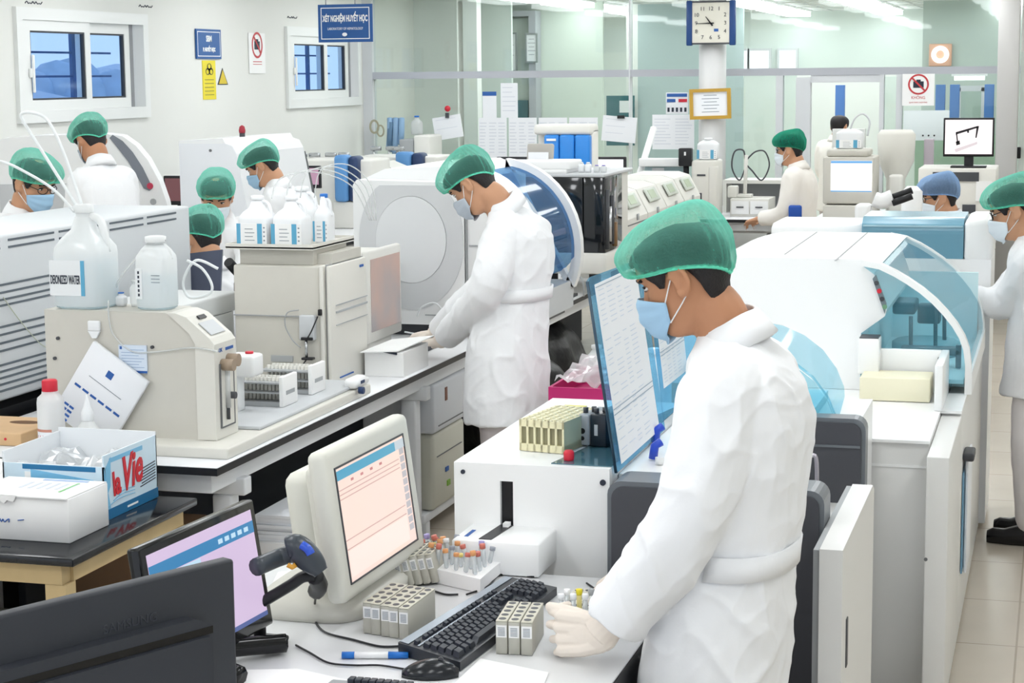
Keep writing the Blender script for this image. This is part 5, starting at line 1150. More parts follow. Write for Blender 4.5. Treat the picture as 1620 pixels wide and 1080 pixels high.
for x0, y, z1, x1 in ((-.72, 5.25, .985, -.632), (-.72, 5.12, .955, -.665)):
    b = MB(); b.tube(spline([(x0, y, .80), (x0, y, z1 - .02), (x0 + .02, y, z1), (x1 - .02, y, z1), (x1, y, z1 - .02), (x1, y, .80)], 5), .006, 10); w.part('rail_handle', b, mat('satin steel', '#b9b4be', .3, metal=.8))
hood = [(-1.05, 1.02), (-1.03, 1.14)] + arc(-.98, 1.17, .05, .07, 180, 95, 4) + [(-.90, 1.238), (-.82, 1.225), (-.75, 1.195), (-.69, 1.15), (-.645, 1.09), (-.62, 1.03), (-.618, 1.0)]
b = MB(); b.strip([[(x, 5.60, z) for x, z in hood], [(x - .03, 6.11, z + .01) for x, z in hood]]); w.part('hood', b, TINT)
b = MB(); b.prism([(x * 1.0, z - .01) for x, z in hood], 'y', 5.603, 5.61); w.part('hood_end', b, TINT2)
b = MB(); b.tube([V((x, 5.605, z)) for x, z in hood], .005, 8); w.part('hood_edge', b, TINT2)
b = MB(); b.box((-1.0, 5.7, 1.0), (-.7, 6.1, 1.03)); w.part('deck_parts', b, DECK)
b = MB()
for k in range(3): b.cyl((-1.0 + k * .03, 4.86 + k * .04, 1.021), (-1.0 + k * .03, 4.86 + k * .04, 1.04), .012, n=10)
w.part('deck_fitting', b, WHITE)
# open blue lid with result sheets
LID = sheet('blue acrylic lid', '#bfe4f5', opac=.18, diff='#9fd8f2', gloss=.07, rough=.06)
w = World('acrylic_lid', 'upright pale blue acrylic lid carrying a printed sheet, before the front man', 'lid', (-1.08, 5.0, 1.03))
def L(s, t, off=0):   # s along depth, t upward
    return V((-1.07 - .075 * t + off, 4.66 + s * .62 - .04 * t * 0, 1.035 + .5 * t))
b = MB(); b.quad([L(0, 0), L(1, 0), L(1, .98), L(.06, 1.0), L(0, .985)], .006); w.part('pane', b, LID)
b = MB(); b.tube([L(0, 0, -.003), L(0, .985, -.003)], .0045, 6); w.part('edge', b, mat('lid dark edge', '#274254', .3))
def sheet_on(lab, s0, s1, t0, t1, off, Lf, nm):
    b = MB(); b.quad([Lf(s0, t0, off), Lf(s1, t0, off), Lf(s1, t1, off), Lf(s0, t1, off)], .001); b.m(1)
    n = 34
    for k in range(n):
        t_ = t1 - (t1 - t0) * (k + 1.5) / (n + 2)
        if k in (8, 9, 22): continue
        for a, c_ in ((.05, .2), (.24, .42), (.46, .58), (.64, .82)):
            if random.random() < .82: b.quad([Lf(s0 + (s1 - s0) * a, t_, off + .0008), Lf(s0 + (s1 - s0) * (a + (c_ - a) * random.uniform(.5, 1)), t_, off + .0008), Lf(s0 + (s1 - s0) * (a + (c_ - a) * .8), t_ + .004, off + .0008), Lf(s0 + (s1 - s0) * a, t_ + .004, off + .0008)], .0004)
    b.m(2)
    for t_ in (.98, .3, .27): b.quad([Lf(s0, t0 + (t1 - t0) * t_, off + .001), Lf(s1, t0 + (t1 - t0) * t_, off + .001), Lf(s1, t0 + (t1 - t0) * t_ + .005, off + .001), Lf(s0, t0 + (t1 - t0) * t_ + .005, off + .001)], .0004)
    return b
b = sheet_on('', .07, .86, .03, .96, .004, L, 's'); w.part('printed_sheet', b, [PAPER, mat('pale list print', '#cfdae8', .7), mat('grey list rule', '#9fb0c0', .7)])
w = World('acrylic_lid', 'second pale blue upright pane with a sheet, behind the nearer lid', 'lid', (-1.07, 5.8, 1.03))
def L2(s, t, off=0): return V((-1.075 - .05 * t + off, 5.30 + s * .75, 1.06 + .44 * t))
b = MB(); b.quad([L2(0, 0), L2(1, 0), L2(1, 1), L2(0, 1)], .006); w.part('pane', b, LID)
b = sheet_on('', .02, .5, .2, .98, .004, L2, 's'); w.part('printed_sheet', b, [PAPER, MATS['pale list print'], MATS['grey list rule']])
for k, (u, v) in enumerate(((1036, 680), (1033, 705))):
    b = MB(); p = onz(u, v, 1.06); b.tube([p + V((0, 0, -.035)), p + V((.005, 0, 0)), p + V((.02, .01, .01))], .012, 8); tag(b.build('blue_clip', mat('royal blue', '#2b4fc9', .35)), ['upper blue clip beside the lid, behind the front man', 'lower blue clip beside the lid, behind the front man'][k], 'clip')
w = jug('bottle', 'white squat bottle with a grey barcode behind the acrylic lid', -1.24, 5.95, .96, .05, .05, .2, .02, .65, MILKW, MILKW, None, None, False, cat='bottle')
b = MB(); b.box((-1.5, 5.7, 0), (-1.09, 6.12, .958), .01); tag(b.build('side_cabinet', BRW), 'white side cabinet behind the loader box', 'cabinet')
# white flap door standing open
w = World('open_door', 'white cabinet door swung open beside the charcoal front, with a slot handle', 'door', (-.495, 4.7, 0))
b = MB(); b.prism([(4.33, .02), (5.10, .02), (5.10, .93), (5.06, .95), (4.33, .95)], 'x', -.512, -.458); w.part('panel', b, PANELW)
b = MB(); b.box((-.530, 4.36, .02), (-.5125, 5.08, .94)); w.part('liner', b, GREY)
b = MB(); b.box((-.459, 4.42, .64), (-.455, 4.45, .76), .002); w.part('handle_slot', b, GREY_D)
b = MB(); b.box((-.53, 4.34, 0), (-.46, 4.40, .02)); w.part('castor', b, GREY_D)

# big domed analyzer ------------------------------------------------------------------
YN, YF = 7.1, 8.30
F = lambda u, v: (ony(u, v, YN).x, ony(u, v, YN).z)
w = World('dome_analyzer', 'large white domed analyzer with a tinted curved window, right of the front man', 'analyzer', (-.8, 7.6, 0))
rim = [F(1365, 410), F(1395, 416), F(1420, 428), F(1440, 440), F(1462, 455), F(1482, 472), F(1500, 491), F(1515, 510), F(1527, 530), F(1534, 550), F(1537, 575), F(1537, 612)]
edge = [F(1383, 432), F(1403, 490), F(1400, 500), F(1362, 527), F(1362, 630)]
top = rim[0][1]
b = MB(); hp = [(-1.46, .869)] + arc(-1.10, 1.10, .36, top - 1.10, 180, 90, 16) + [rim[0], rim[1]] + [(edge[0][0], edge[0][1])] + edge[1:4] + [(edge[3][0], .869)]
b.prism(hp, 'y', YN, YF); w.part('housing', b, BRW)
b = MB()
for u0, v0, u1, v1 in ((1240, 402, 1313, 352), (1320, 412, 1380, 360)):
    p, q = onz(u0, v0, top + .0012), onz(u1, v1, top + .0012); q = p + (q - p) * ((YF - .02 - p.y) / (q.y - p.y)) if q.y > YF - .02 else q; b.quad([p, p + V((.006, 0, 0)), q + V((.006, 0, 0)), q], .0015)
w.part('roof_seam', b, SEAM_L)
def off(pts, d):
    out = []
    for i, p in enumerate(pts):
        a = V((*pts[max(i - 1, 0)],)); c_ = V((*pts[min(i + 1, len(pts) - 1)],)); t_ = (c_ - a).normalized(); n = V((t_.y, -t_.x)); out.append((p[0] + n.x * d, p[1] + n.y * d))
    return out
inner = off(rim, .022)
for ya, yb in ((YN - .03, YN + .02), (YF - .03, YF + .02)):
    b = MB(); b.prism(rim + inner[::-1], 'y', ya, yb); w.part('rim', b, BRW)
b = MB(); b.box((rim[-1][0] - .024, YN - .028, .869), (rim[-1][0] + .002, YF + .018, .952)); w.part('sill', b, BRW)
hz_ = off(rim, .006)
b = MB(); b.strip([[(x, YN + .02, z) for x, z in hz_], [(x, YF - .03, z) for x, z in hz_]]); w.part('curved_window', b, TINTG)
b = MB(); endp = inner + [(edge[3][0], inner[-1][1]), (edge[3][0], edge[3][1]), edge[2], edge[1], (edge[0][0], edge[0][1] - .005)]; b._f(b._v([(x, YN - .002, z) for x, z in endp])); w.part('end_window', b, TINT2)
b = MB(); b.box((edge[3][0], YF - .06, .9), (rim[-1][0] - .03, YF - .04, 1.2)); b.box((edge[3][0], YN + .02, .90), (rim[-1][0] - .03, YF - .04, .915)); b.box((edge[3][0] - .01, YN + .3, .9), (edge[3][0] + .02, YF - .05, 1.3)); w.part('bay_lining', b, DECK)
IN = mat('gantry dark', '#4d626d', .4)
b = MB()
for u, v0, v1, y in ((1441, 500, 555, 7.5), (1480, 485, 552, 7.6), (1494, 490, 548, 7.75)):
    p, q = ony(u, v0, y), ony(u, v1, y); b.cyl(p, q, .008, n=10)
p, q = ony(1425, 540, 7.4), ony(1520, 562, 7.4); b.box((p.x, 7.38, q.z), (q.x, 7.46, p.z - .02), .006)
p, q = ony(1412, 478, 7.6), ony(1448, 498, 7.6); b.box((p.x, 7.6, q.z), (q.x, 7.8, p.z), .01)
p, q = ony(1455, 465, 8.0), ony(1510, 500, 8.0); b.box((p.x, 7.88, q.z - .02), (q.x - .05, 7.96, p.z - .03), .01)
p = ony(1519, 545, 7.4); b.box((p.x - .015, 7.38, .92), (p.x + .005, 7.41, p.z)); w.part('gantry', b, IN)
b = MB(); b.lathe([(.13, 0), (.135, .01), (.135, .05), (.12, .06)], (-.50, 7.75, .916), 32); w.part('reagent_carousel', b, mat('carousel grey', '#8fb9c4', .5))
p = [F(1381, 440), F(1386, 434), F(1403, 480), F(1400, 495)]
b = MB(); b.prism(p, 'y', YN - .018, YN - .001); w.part('control_strip', b, mat('strip grey', '#77838a', .4))
b = MB()
for k, c_ in enumerate((0, 1, 0, 2)): b.m(c_); q = (p[0][0] + (p[3][0] - p[0][0]) * (k + .7) / 4.4 + .008, p[0][1] + (p[3][1] - p[0][1]) * (k + .7) / 4.4 + .005); b.cyl((q[0], YN - .024, q[1]), (q[0], YN - .018, q[1]), .009, n=10)
w.part('buttons', b, [GREY_D, RED, mat('lamp green', '#6f9a7a', .4)])
a_, c_ = F(1362, 528), F(1394, 586)
b = MB(); b.box((a_[0], YN - .1, c_[1]), (c_[0], YN - .002, a_[1] - .004), .005); b.m(1); b.box((a_[0] + .004, YN - .095, a_[1] - .006), (c_[0] - .004, YN - .002, a_[1])); w.part('side_pod', b, [BRW, GREY_D])
# base cabinet
b = MB(); b.box((-1.3, 6.16, .03), (-.378, 8.55, .858), .004); b.box((-.376, 6.74, .03), (-.306, 8.55, .858), .004); w.part('base_cabinet', b, PANELW)
b = MB(); b.box((-1.3, 6.14, .858), (-.378, YN, .868)); b.box((-.378, 6.72, .858), (-.306, YN, .868)); w.part('worktop', b, BRW)
b = MB(); b.box((-.376, 5.975, .03), (-.306, 6.735, .85), .004); w.part('corner_column', b, PANELW)
b = MB(); b.box((-1.3, 6.155, .775), (-.38, 6.161, .783)); b.m(1); b.box((-.70, 6.3, .868), (-.67, 6.32, .8695)); b.m(2); b.cyl((-.372, 5.976, .52), (-.372, 5.972, .52), .006, n=8); w.part('seam', b, [BRW, GREY, SEAM])
b = MB(); b.box((-1.25, 6.2, 0), (-.33, 8.5, .03)); w.part('plinth', b, GREY_D)
b = MB(); b.box((-.40, 6.70, .869), (-.372, YN - .003, 1.03), .003); b.box((-.68, YN - .03, .869), (-.40, YN - .006, 1.03), .003); b.m(1); b.cyl((-.405, YN - .032, 1.0), (-.405, YN - .03, 1.0), .008, n=8); w.part('tray_guard', b, [BRW, BLACK])
b = MB(); b.box((-.675, 6.86, .87), (-.425, 7.04, .955), .004); tag(b.build('cream_block', mat('pale cream plastic', '#efe9cd', .5)), 'cream block resting in the white tray at the end of the domed analyzer', 'block')
w = World('document_pocket', 'clear blue pocket with papers hanging on the side of the analyzer', 'document holder', (-.29, 7.0, .3))
b = MB(); b.box((-.304, 6.85, .25), (-.298, 7.05, .62)); w.part('back', b, mat('pocket blue', '#6f9bb8', .4)); b = MB(); b.box((-.296, 6.9, .24), (-.285, 7.2, .66), .003); w.part('papers', b, PAPER); b = MB(); b.box((-.305, 6.86, .66), (-.265, 7.0, .69), .008); w.part('clip', b, GREY_D)
# third analyzer behind
w = World('rear_analyzer', 'white rounded analyzer with a grey-blue lid behind the domed one', 'analyzer', (-.7, 9.1, 0))
z_ = lambda u, v: ony(u, v, 8.62).z; x_ = lambda u, v: ony(u, v, 8.62).x
b = MB(); b.box((-1.28, 8.6, .03), (-.28, 9.1, 1.22)); b.box((x_(1526, 335), 8.6, 1.2), (x_(1571, 335), 9.1, z_(1540, 335) - .03), .03); b.box((-1.28, 8.75, 1.2), (x_(1364, 345), 9.1, 1.365), .03); w.part('housing', b, BRW)
lp = [(8.62, 1.22), (8.61, 1.33)] + arc(8.70, 1.345, .09, .055, 180, 90, 6) + [(9.05, 1.40), (9.05, 1.22)]
b = MB(); b.prism(lp, 'x', x_(1364, 345), x_(1526, 345) - .002, smooth=False); w.part('lid', b, mat('grey blue lid', '#6f9fb4', .18))
b = MB(); b.box((x_(1366, 345), 8.606, 1.36), (x_(1524, 345), 8.63, 1.368)); w.part('lid_trim', b, mat('lid highlight', '#a9cbd8', .2))
# pink tray and film bags between the benches
w = World('trolley', 'white trolley standing between the island bench and the loader box', 'trolley', (-1.79, 7.55, 0))
b = MB(); b.box((-1.98, 7.25, .70), (-1.60, 7.9, .725), .006); w.part('tray', b, RAILM)
for x, y in ((-1.96, 7.27), (-1.64, 7.27), (-1.96, 7.85), (-1.64, 7.85)):
    b = MB(); b.box((x, y, 0), (x + .025, y + .025, .70)); w.part('leg', b, RAILM)
w = World('pink_tray', 'magenta plastic tray heaped with clear film between the two men', 'tray', (-1.8, 7.55, .725))
b = MB(); b.ring([(-1.96, 7.3), (-1.64, 7.3), (-1.64, 7.85), (-1.96, 7.85)], [(-1.948, 7.312), (-1.652, 7.312), (-1.652, 7.838), (-1.948, 7.838)], 'z', .727, .80); b.box((-1.96, 7.3, .726), (-1.64, 7.85, .735)); w.part('tray', b, MAG)
b = MB(); rows = []
for i in range(16): rows.append([V((-1.94 + .28 * j / 15, 7.32 + .5 * i / 15, .82 + .05 * noise.noise((i * .4, j * .4, 3)) + .02 * noise.noise((i, j, 8)) + .03 * (i / 15))) for j in range(16)])
b.strip(rows, False); tag(b.build('film_bags', FILM), 'crumpled clear film in the magenta tray', 'plastic bags', kind='stuff')
w = jug('plastic_container', 'white empty plastic container with a handle, by the film beside the bending man', -2.0, 8.3, .62, .07, .06, .2, .02, .6, MILK, MILK, None, None, True, cat='container')
b = MB(); b.box((-2.12, 8.16, 0), (-1.88, 8.44, .618), .01); tag(b.build('waste_bin', mat('waste bin white', '#d9dbdb', .5)), 'white bin under the empty plastic container', 'bin')
# ================================================================ LEFT WALL ROW
bench('laboratory_bench', 'white wall bench under the two windows', -6.58, -5.2, 10.55, 17.2, .8, (10.8, 11.9, 14.2, 16.9))
w = World('laboratory_bench', 'dark cupboard bench carrying the vented grey instrument at the left', 'bench', (-4.1, 6.6, 0))
b = MB(); b.box((-4.34, 5.2, 0), (-3.83, 8.0, .79)); w.part('carcass', b, mat('bench carcass', '#1f2126', .6)); b = MB(); b.box((-4.36, 5.2, .79), (-3.81, 8.02, .82)); w.part('worktop', b, BLACK)
w = World('vented_instrument', 'long grey instrument with slotted vents, standing at the left edge', 'analyzer', (-4.1, 6.8, .82))
VG = mat('vented grey', '#d0d4d7', .45)
b = MB(); b.box((-4.33, 5.3, .85), (-3.80, 7.884, 1.474), .012, 2); w.part('housing', b, VG)
b = MB()
for z in (1.452, 1.425):
    for y0, y1 in ((5.4, 5.8), (5.86, 6.26), (6.32, 6.66), (6.70, 7.06), (7.12, 7.42), (7.46, 7.74)): b.box((-3.802, y0, z - .004), (-3.797, y1, z + .004))
for v in (443, 455, 466, 475, 508, 520, 533, 545, 567, 577, 587, 597, 607):
    z = onx(40, v, -3.8).z - .0
    b.box((-3.802, 5.5, z - .004), (-3.797, 6.62, z + .004))
w.part('vent_slots', b, mat('slot shade dark', '#5d666e', .6))
b = MB(); b.tube(spline([onx(5, 470, -3.79), onx(30, 505, -3.79), onx(60, 540, -3.79), onx(78, 552, -3.79)], 5), .002, 5); w.part('wire', b, mat('pale green wire', '#c2c8b4', .5))
for x, y in ((-4.25, 5.5), (-3.9, 5.5), (-4.25, 7.7), (-3.9, 7.7)):
    b = MB(); b.cyl((x, y, .82), (x, y, .852), .025, n=12); w.part('foot', b, BLACK)
w = World('curved_analyzer', 'tall white analyzer with a curved dark stripe, behind the standing man at the left wall', 'analyzer', (-6.0, 11.3, .8))
CMX = Matrix.Translation((-5.5, 10.9, 0)) @ Matrix.Rotation(math.radians(22), 4, 'Z') @ Matrix.Translation((5.5, -10.9, 0))
cp = [(-6.50, .8), (-6.50, 1.62), (-6.42, 1.685), (-6.2, 1.70), (-5.78, 1.705), (-5.68, 1.69), (-5.60, 1.63), (-5.53, 1.54), (-5.46, 1.40), (-5.42, 1.27), (-5.37, .95), (-5.36, .8)]
b = MB(); b.prism(cp, 'y', 10.9, 11.2, CMX); w.part('housing', b, WHITE)
st = [(-5.74, 1.70), (-5.68, 1.66), (-5.62, 1.59), (-5.56, 1.49), (-5.52, 1.40), (-5.505, 1.36), (-5.525, 1.345), (-5.56, 1.36), (-5.60, 1.44), (-5.65, 1.53), (-5.70, 1.60), (-5.76, 1.68)]
b = MB(); b.prism(st, 'y', 10.893, 10.9, CMX); w.part('stripe', b, mat('stripe grey', '#7d828c', .4))
b = MB(); b.box((-6.45, 10.89, .85), (-5.75, 10.9, 1.40), M=CMX); w.part('lower_panel', b, GREY_L)
for u, v, m_, nm in ((238, 294, mat('stop red', '#c23b57', .4), 'stop_button'), (243, 319, GREY, 'start_button')):
    p = ony(u, v, 10.86); b = MB(); b.cyl(p, p + V((0, -.01, 0)), .02, n=16); w.part(nm, b, m_)
w = World('slant_analyzer', 'white analyzer with a slanting front under the hanging sign, beside the wall', 'analyzer', (-5.6, 12.6, .8))
b = MB(); b.prism([(-5.85, .8), (-5.25, .8), (-5.34, 1.10), (-5.42, 1.53), (-5.45, 1.585), (-5.50, 1.60), (-5.85, 1.60)], 'y', 12.0, 13.2); w.part('housing', b, mat('instrument white', '#eceef1', .4))
b = MB(); b.prism([(-5.50, 1.60), (-5.85, 1.60), (-5.85, 1.62), (-5.52, 1.635)], 'y', 12.0, 13.2); w.part('top_cover', b, WHITE)
b = MB(); b.prism([(-5.45, 1.05), (-5.27, .85), (-5.335, 1.1), (-5.42, 1.5)], 'y', 13.2, 13.24); w.part('side_trim', b, GREY_D)
p = ony(333, 238, 12.0); b = MB(); b.cyl(p, p + V((0, -.006, 0)), .01, n=10); w.part('lock', b, SEAM)
p = ony(383, 203, 12.4); w = World('warning_beacon', 'small dark red beacon on top of the slanting analyzer', 'beacon', (p.x, 12.4, 1.62)); b = MB(); b.cyl((p.x, 12.4, 1.612), (p.x, 12.4, 1.66), .02, n=12); w.part('base', b, GREY_D); b = MB(); b.lathe([(.022, 1.66), (.024, 1.68), (.018, 1.705), (.005, 1.715)], (p.x, 12.4, 0)); w.part('dome', b, mat('beacon red', '#a32a3a', .4))
def tilt_screen(lab, p0, p1, y, col, m_in):
    w = World('computer_monitor', lab, 'monitor', ((p0.x + p1.x) / 2, y, .8))
    b = MB(); b.box((p0.x, y, p1.z - .03), (p1.x, y + .035, p0.z), .006); w.part('bezel', b, BLACK)
    b = MB(); b.box((p0.x + .015, y - .003, p1.z), (p1.x - .015, y, p0.z - .018)); w.part('screen', b, m_in)
    xm = (p0.x + p1.x) / 2; b = MB(); b.box((xm - .03, y + .02, .8), (xm + .03, y + .05, p1.z)); b.box((xm - .1, y - .05, .801), (xm + .1, y + .1, .812)); w.part('stand', b, BLACK)
tilt_screen('dark-rimmed monitor with a maroon screen between the two wall analyzers', ony(258, 278, 12.5), ony(310, 318, 12.5), 12.5, '', glow('maroon screen', '#8a5a5e', .45))
tilt_screen('dark-rimmed monitor with a pink screen right of the slanting analyzer', ony(468, 262, 14.1), ony(507, 292, 14.1), 14.1, '', glow('pink screen', '#c9a0b8', .6))
for (u0, u1, u2, v0, v1, y, lab) in ((530, 552, 568, 245, 300, 14.7, 'sky-blue and navy rounded analyzer below the window behind the sign'), (627, 652, 670, 240, 272, 15.9, 'sky-blue and navy rounded analyzer at the foot of the partition')):
    a, c_, d = ony(u0, v0, y), ony(u1, v0, y), ony(u2, v1, y)
    w = World('blue_instrument', lab, 'analyzer', ((a.x + d.x) / 2, y, .8))
    b = MB(); b.box((a.x - .4, y + .05, .8), (d.x + .1, y + .5, a.z - .04), .02); w.part('body', b, OFFW)
    b = MB(); b.box((a.x, y - .05, d.z - .1), (c_.x, y + .1, a.z), .03); w.part('blue_cover', b, BLUE_M)
    b = MB(); b.box((c_.x, y - .04, d.z - .1), (d.x, y + .15, a.z - .01), .03); w.part('navy_cover', b, BLUE_D)
    b = MB(); b.box((a.x - .02, y - .02, .802), (d.x + .02, y + .05, d.z - .1), .01); w.part('base', b, OFFW)
k = 0
for x, y in ((-6.28, 15.2), (-6.18, 15.25), (-6.05, 15.3), (-5.95, 15.35), (-6.15, 16.7), (-6.02, 16.75), (-5.92, 16.7)):
    t = thing('pump_bottle', 'clear pump bottle, %s in the two clusters along the wall bench' % ['first from the left', 'second from the left', 'third from the left', 'fourth from the left', 'fifth from the left', 'sixth from the left', 'last at the right'][k], 'bottle', (x, y, .801), 0, 'pump bottles on the wall bench'); k += 1
    b = MB(); b.lathe([(.045, 0), (.05, .02), (.05, .34), (.03, .42), (.02, .45)], n=14); b.build('body', MILK, t)
    b = MB(); b.cyl((0, 0, .45), (0, 0, .58), .012, n=8); b.box((-.03, -.02, .56), (.07, .02, .6), .008); b.build('pump', STEEL, t)
w = World('glove_bundle', 'blue-grey gloves hanging on the partition glass', 'gloves', (-6.2, 17.5, 1.64))
b = MB()
for k, (x, dz) in enumerate(((-6.28, .28), (-6.22, .34), (-6.16, .25))): b.tube(spline([(x, 17.52, 1.64), (x + .01, 17.48, 1.5), (x - .01, 17.5, 1.64 - dz)]), .03, 8)
b.m(1); b.tube(spline([(-6.26, 17.5, 1.6), (-6.27, 17.47, 1.45), (-6.27, 17.5, 1.32)]), .03, 8); w.part('gloves', b, [mat('glove blue grey', '#8fb0d0', .6), mat('glove slate', '#5f7f9c', .6)])
w = World('key_hooks', 'bunch of brownish tools hanging on the partition beside the blue gloves', 'tools', (-6.41, 17.5, 1.62))
b = MB(); b.ring(arc(-6.44, 1.56, .05, .07, 0, 340, 17), arc(-6.44, 1.56, .035, .05, 0, 340, 17), 'y', 17.5, 17.52); b.ring(arc(-6.38, 1.52, .04, .06, 0, 340, 17), arc(-6.38, 1.52, .028, .045, 0, 340, 17), 'y', 17.51, 17.53); w.part('tools', b, mat('khaki metal', '#a8a48e', .4))
jug('spray_bottle', 'clear bottle with a blue top on the box by the partition', -5.93, 17.3, 1.49, .05, .05, .17, .02, .6, CLEAR, BLUE, None, None, False, cat='bottle')
b = MB(); b.box((-5.90, 17.1, .8), (-5.74, 17.5, 1.49), .02); b.m(1); b.box((-6.05, 17.12, .8), (-5.905, 17.5, 1.45), .01); tag(b.build('supply_box', [OFFW, GREY]), 'upright beige and grey box standing against the partition', 'box')
w = World('pale_printer', 'low pale machine with a slanted lid between the blue instruments', 'machine', (-5.35, 15.6, .8))
b = MB(); b.prism([(-5.65, .8), (-5.2, .8), (-5.2, 1.15), (-5.3, 1.2), (-5.6, 1.32), (-5.65, 1.3)], 'y', 15.3, 15.7); w.part('body', b, OFFW)
w = World('side_instrument', 'plain grey-white box instrument left of the ringed analyzer', 'analyzer', (-3.6, 9.9, .8))
b = MB(); b.box((-3.66, 9.75, .8), (-3.32, 10.3, 1.33), .01); b.m(1); b.box((-3.655, 9.745, .86), (-3.40, 9.75, 1.3)); w.part('body', b, [OFFW, mat('dull silver', '#cfd0d2', .5)])
w = World('computer_monitor', 'dark monitor seen from behind, hiding the seated person', 'monitor', (-3.9, 8.1, .82))
p = [ond(294, 402, 8.75), ond(353, 395, 8.75), ond(350, 470, 8.75), ond(297, 472, 8.75)]
b = MB(); n_ = (p[1] - p[0]).cross(p[3] - p[0]).normalized()
b.quad([q + n_ * .0 for q in p], .03); w.part('housing', b, mat('slate plastic', '#4d5468', .45))
b = MB(); q = (p[2] + p[3]) / 2; b.cyl(q, (q.x, q.y, .82), .025); b.box((q.x - .1, q.y - .1, .821), (q.x + .1, q.y + .1, .835)); w.part('stand', b, BLACK)
w = World('low_stand', 'white low instrument stand behind the beige sampler', 'stand', (-3.42, 7.0, .8))
b = MB(); b.box((-3.68, 6.75, 1.08), (-3.31, 7.3, 1.16), .01); b.box((-3.66, 6.8, .8), (-3.60, 7.25, 1.08)); b.box((-3.37, 6.8, .8), (-3.31, 7.25, 1.08)); w.part('frame', b, mat('stand white', '#d3d6d6', .5))
w = World('microscope', 'black and white microscope tucked behind the beige tower', 'microscope', (-3.40, 7.6, .8))
b = MB(); b.box((-3.5, 7.55, .8), (-3.3, 7.85, .86), .01); b.box((-3.43, 7.78, .86), (-3.37, 7.85, 1.12), .01); w.part('stand', b, WHITE); b = MB(); b.box((-3.45, 7.55, 1.1), (-3.35, 7.84, 1.18), .02); b.cyl((-3.4, 7.6, .95), (-3.4, 7.6, 1.1), .025); b.cyl((-3.42, 7.62, 1.17), (-3.44, 7.5, 1.26), .022); b.cyl((-3.37, 7.62, 1.17), (-3.36, 7.5, 1.26), .022); w.part('head', b, BLACK)

# ================================================================ REAR BENCH
bench('laboratory_bench', 'white rear bench along the glazed partition', -3.6, -2.23, 15.55, 17.15, .85, (16.0, 16.9))
bench('laboratory_bench', 'white rear bench under the drawing monitor', -1.95, -.45, 15.0, 16.9, .85, (15.4, 16.6))
w = World('drawer_unit', 'low white drawer unit on the rear bench left of the woman at the back', 'drawers', (-2.48, 15.9, .85))
b = MB(); b.box((-2.66, 15.85, .851), (-2.33, 16.2, 1.0), .004); w.part('carcass', b, OFFW)
for k in range(2):
    b = MB(); x = -2.65 + k * .16; b.box((x, 15.84, .87), (x + .15, 15.85, .98), .003); d_ = w.part('drawer', b, WHITE); b = MB(); b.box((x + .045, 15.828, .925), (x + .105, 15.84, .935)); w.part('handle', b, GREY_D, d_)
w = World('rear_shelf', 'grey instrument shelf on the rear bench behind the looped cable', 'shelf', (-2.5, 16.5, .85))
b = MB(); b.box((-2.8, 16.3, 1.10), (-2.2, 16.7, 1.13)); b.box((-2.8, 16.3, .85), (-2.77, 16.7, 1.1)); b.box((-2.23, 16.3, .85), (-2.2, 16.7, 1.1)); b.m(1); b.box((-2.77, 16.6, .86), (-2.23, 16.65, 1.1)); w.part('frame', b, [OFFW, GREY])
w = World('loop_cable_stand', 'slim white stand with a black cable in two loops, on the rear bench', 'stand', (-2.55, 16.0, .85))
b = MB(); b.box((-2.62, 15.95, 1.002), (-2.50, 16.07, 1.03), .006); b.cyl((-2.56, 16.0, 1.03), (-2.55, 16.0, 1.36), .016, n=10); b.box((-2.7, 15.95, 1.0), (-2.62, 16.05, 1.1), .01); w.part('stand', b, OFFW)
q = [ony(u, v, 16.0) for u, v in ((1180, 262), (1170, 285), (1158, 265), (1162, 240), (1176, 238), (1180, 258), (1190, 270), (1205, 285), (1217, 262), (1210, 240), (1195, 240), (1182, 252))]
b = MB(); b.tube(spline(q, 6), .007, 6); w.part('cable', b, GREY_D)
w = World('beige_column_unit', 'upright beige instrument with a slot, at the foot of the round column', 'analyzer', (-2.84, 15.7, .85))
b = MB(); b.box((-2.95, 15.62, .851), (-2.74, 15.95, 1.33), .02); b.box((-2.80, 15.6, .9), (-2.73, 15.7, 1.28), .01); w.part('housing', b, BEIGE_L); b = MB(); b.box((-2.88, 15.615, .95), (-2.86, 15.622, 1.06)); b.box((-2.90, 15.615, 1.20), (-2.83, 15.622, 1.215)); w.part('slot', b, GREY_D)
jug('reagent_jug', 'white jug with blue-striped label on the upright beige instrument', -2.83, 15.75, 1.332, .09, .06, .17, .03, .7, MILKW, MILKW, lab_reagent, None, False)
w = World('black_module', 'small black module beside the upright beige instrument', 'module', (-2.98, 15.65, .85)); b = MB(); b.box((-3.06, 15.62, 1.28), (-2.95, 15.7, 1.43), .01); b.cyl((-3.0, 15.66, .85), (-3.0, 15.66, 1.28), .025); b.m(1); b.box((-3.01, 15.615, 1.37), (-2.995, 15.62, 1.40)); w.part('body', b, [BLACK, WHITE])
w = World('angled_frame', 'white angled glass-fronted cabinet frame on the rear bench', 'cabinet', (-3.2, 15.9, .85))
FR = [ony(1012, 275, 15.8), ony(1034, 203, 16.2)]
b = MB(); b.tube([FR[0] + V((0, 0, -.35)), FR[0], FR[1]], .03, 8); b.box((FR[0].x, 15.75, 1.27), (-3.03, 15.85, 1.34), .01); b.box((FR[0].x, 15.8, .85), (-3.03, 16.3, 1.0), .01); w.part('frame', b, WHITE)
b = MB(); b.box((FR[0].x + .05, 15.79, 1.0), (-3.05, 15.8, 1.27)); w.part('window', b, mat('dull teal glass', '#8fa5a8', .2))
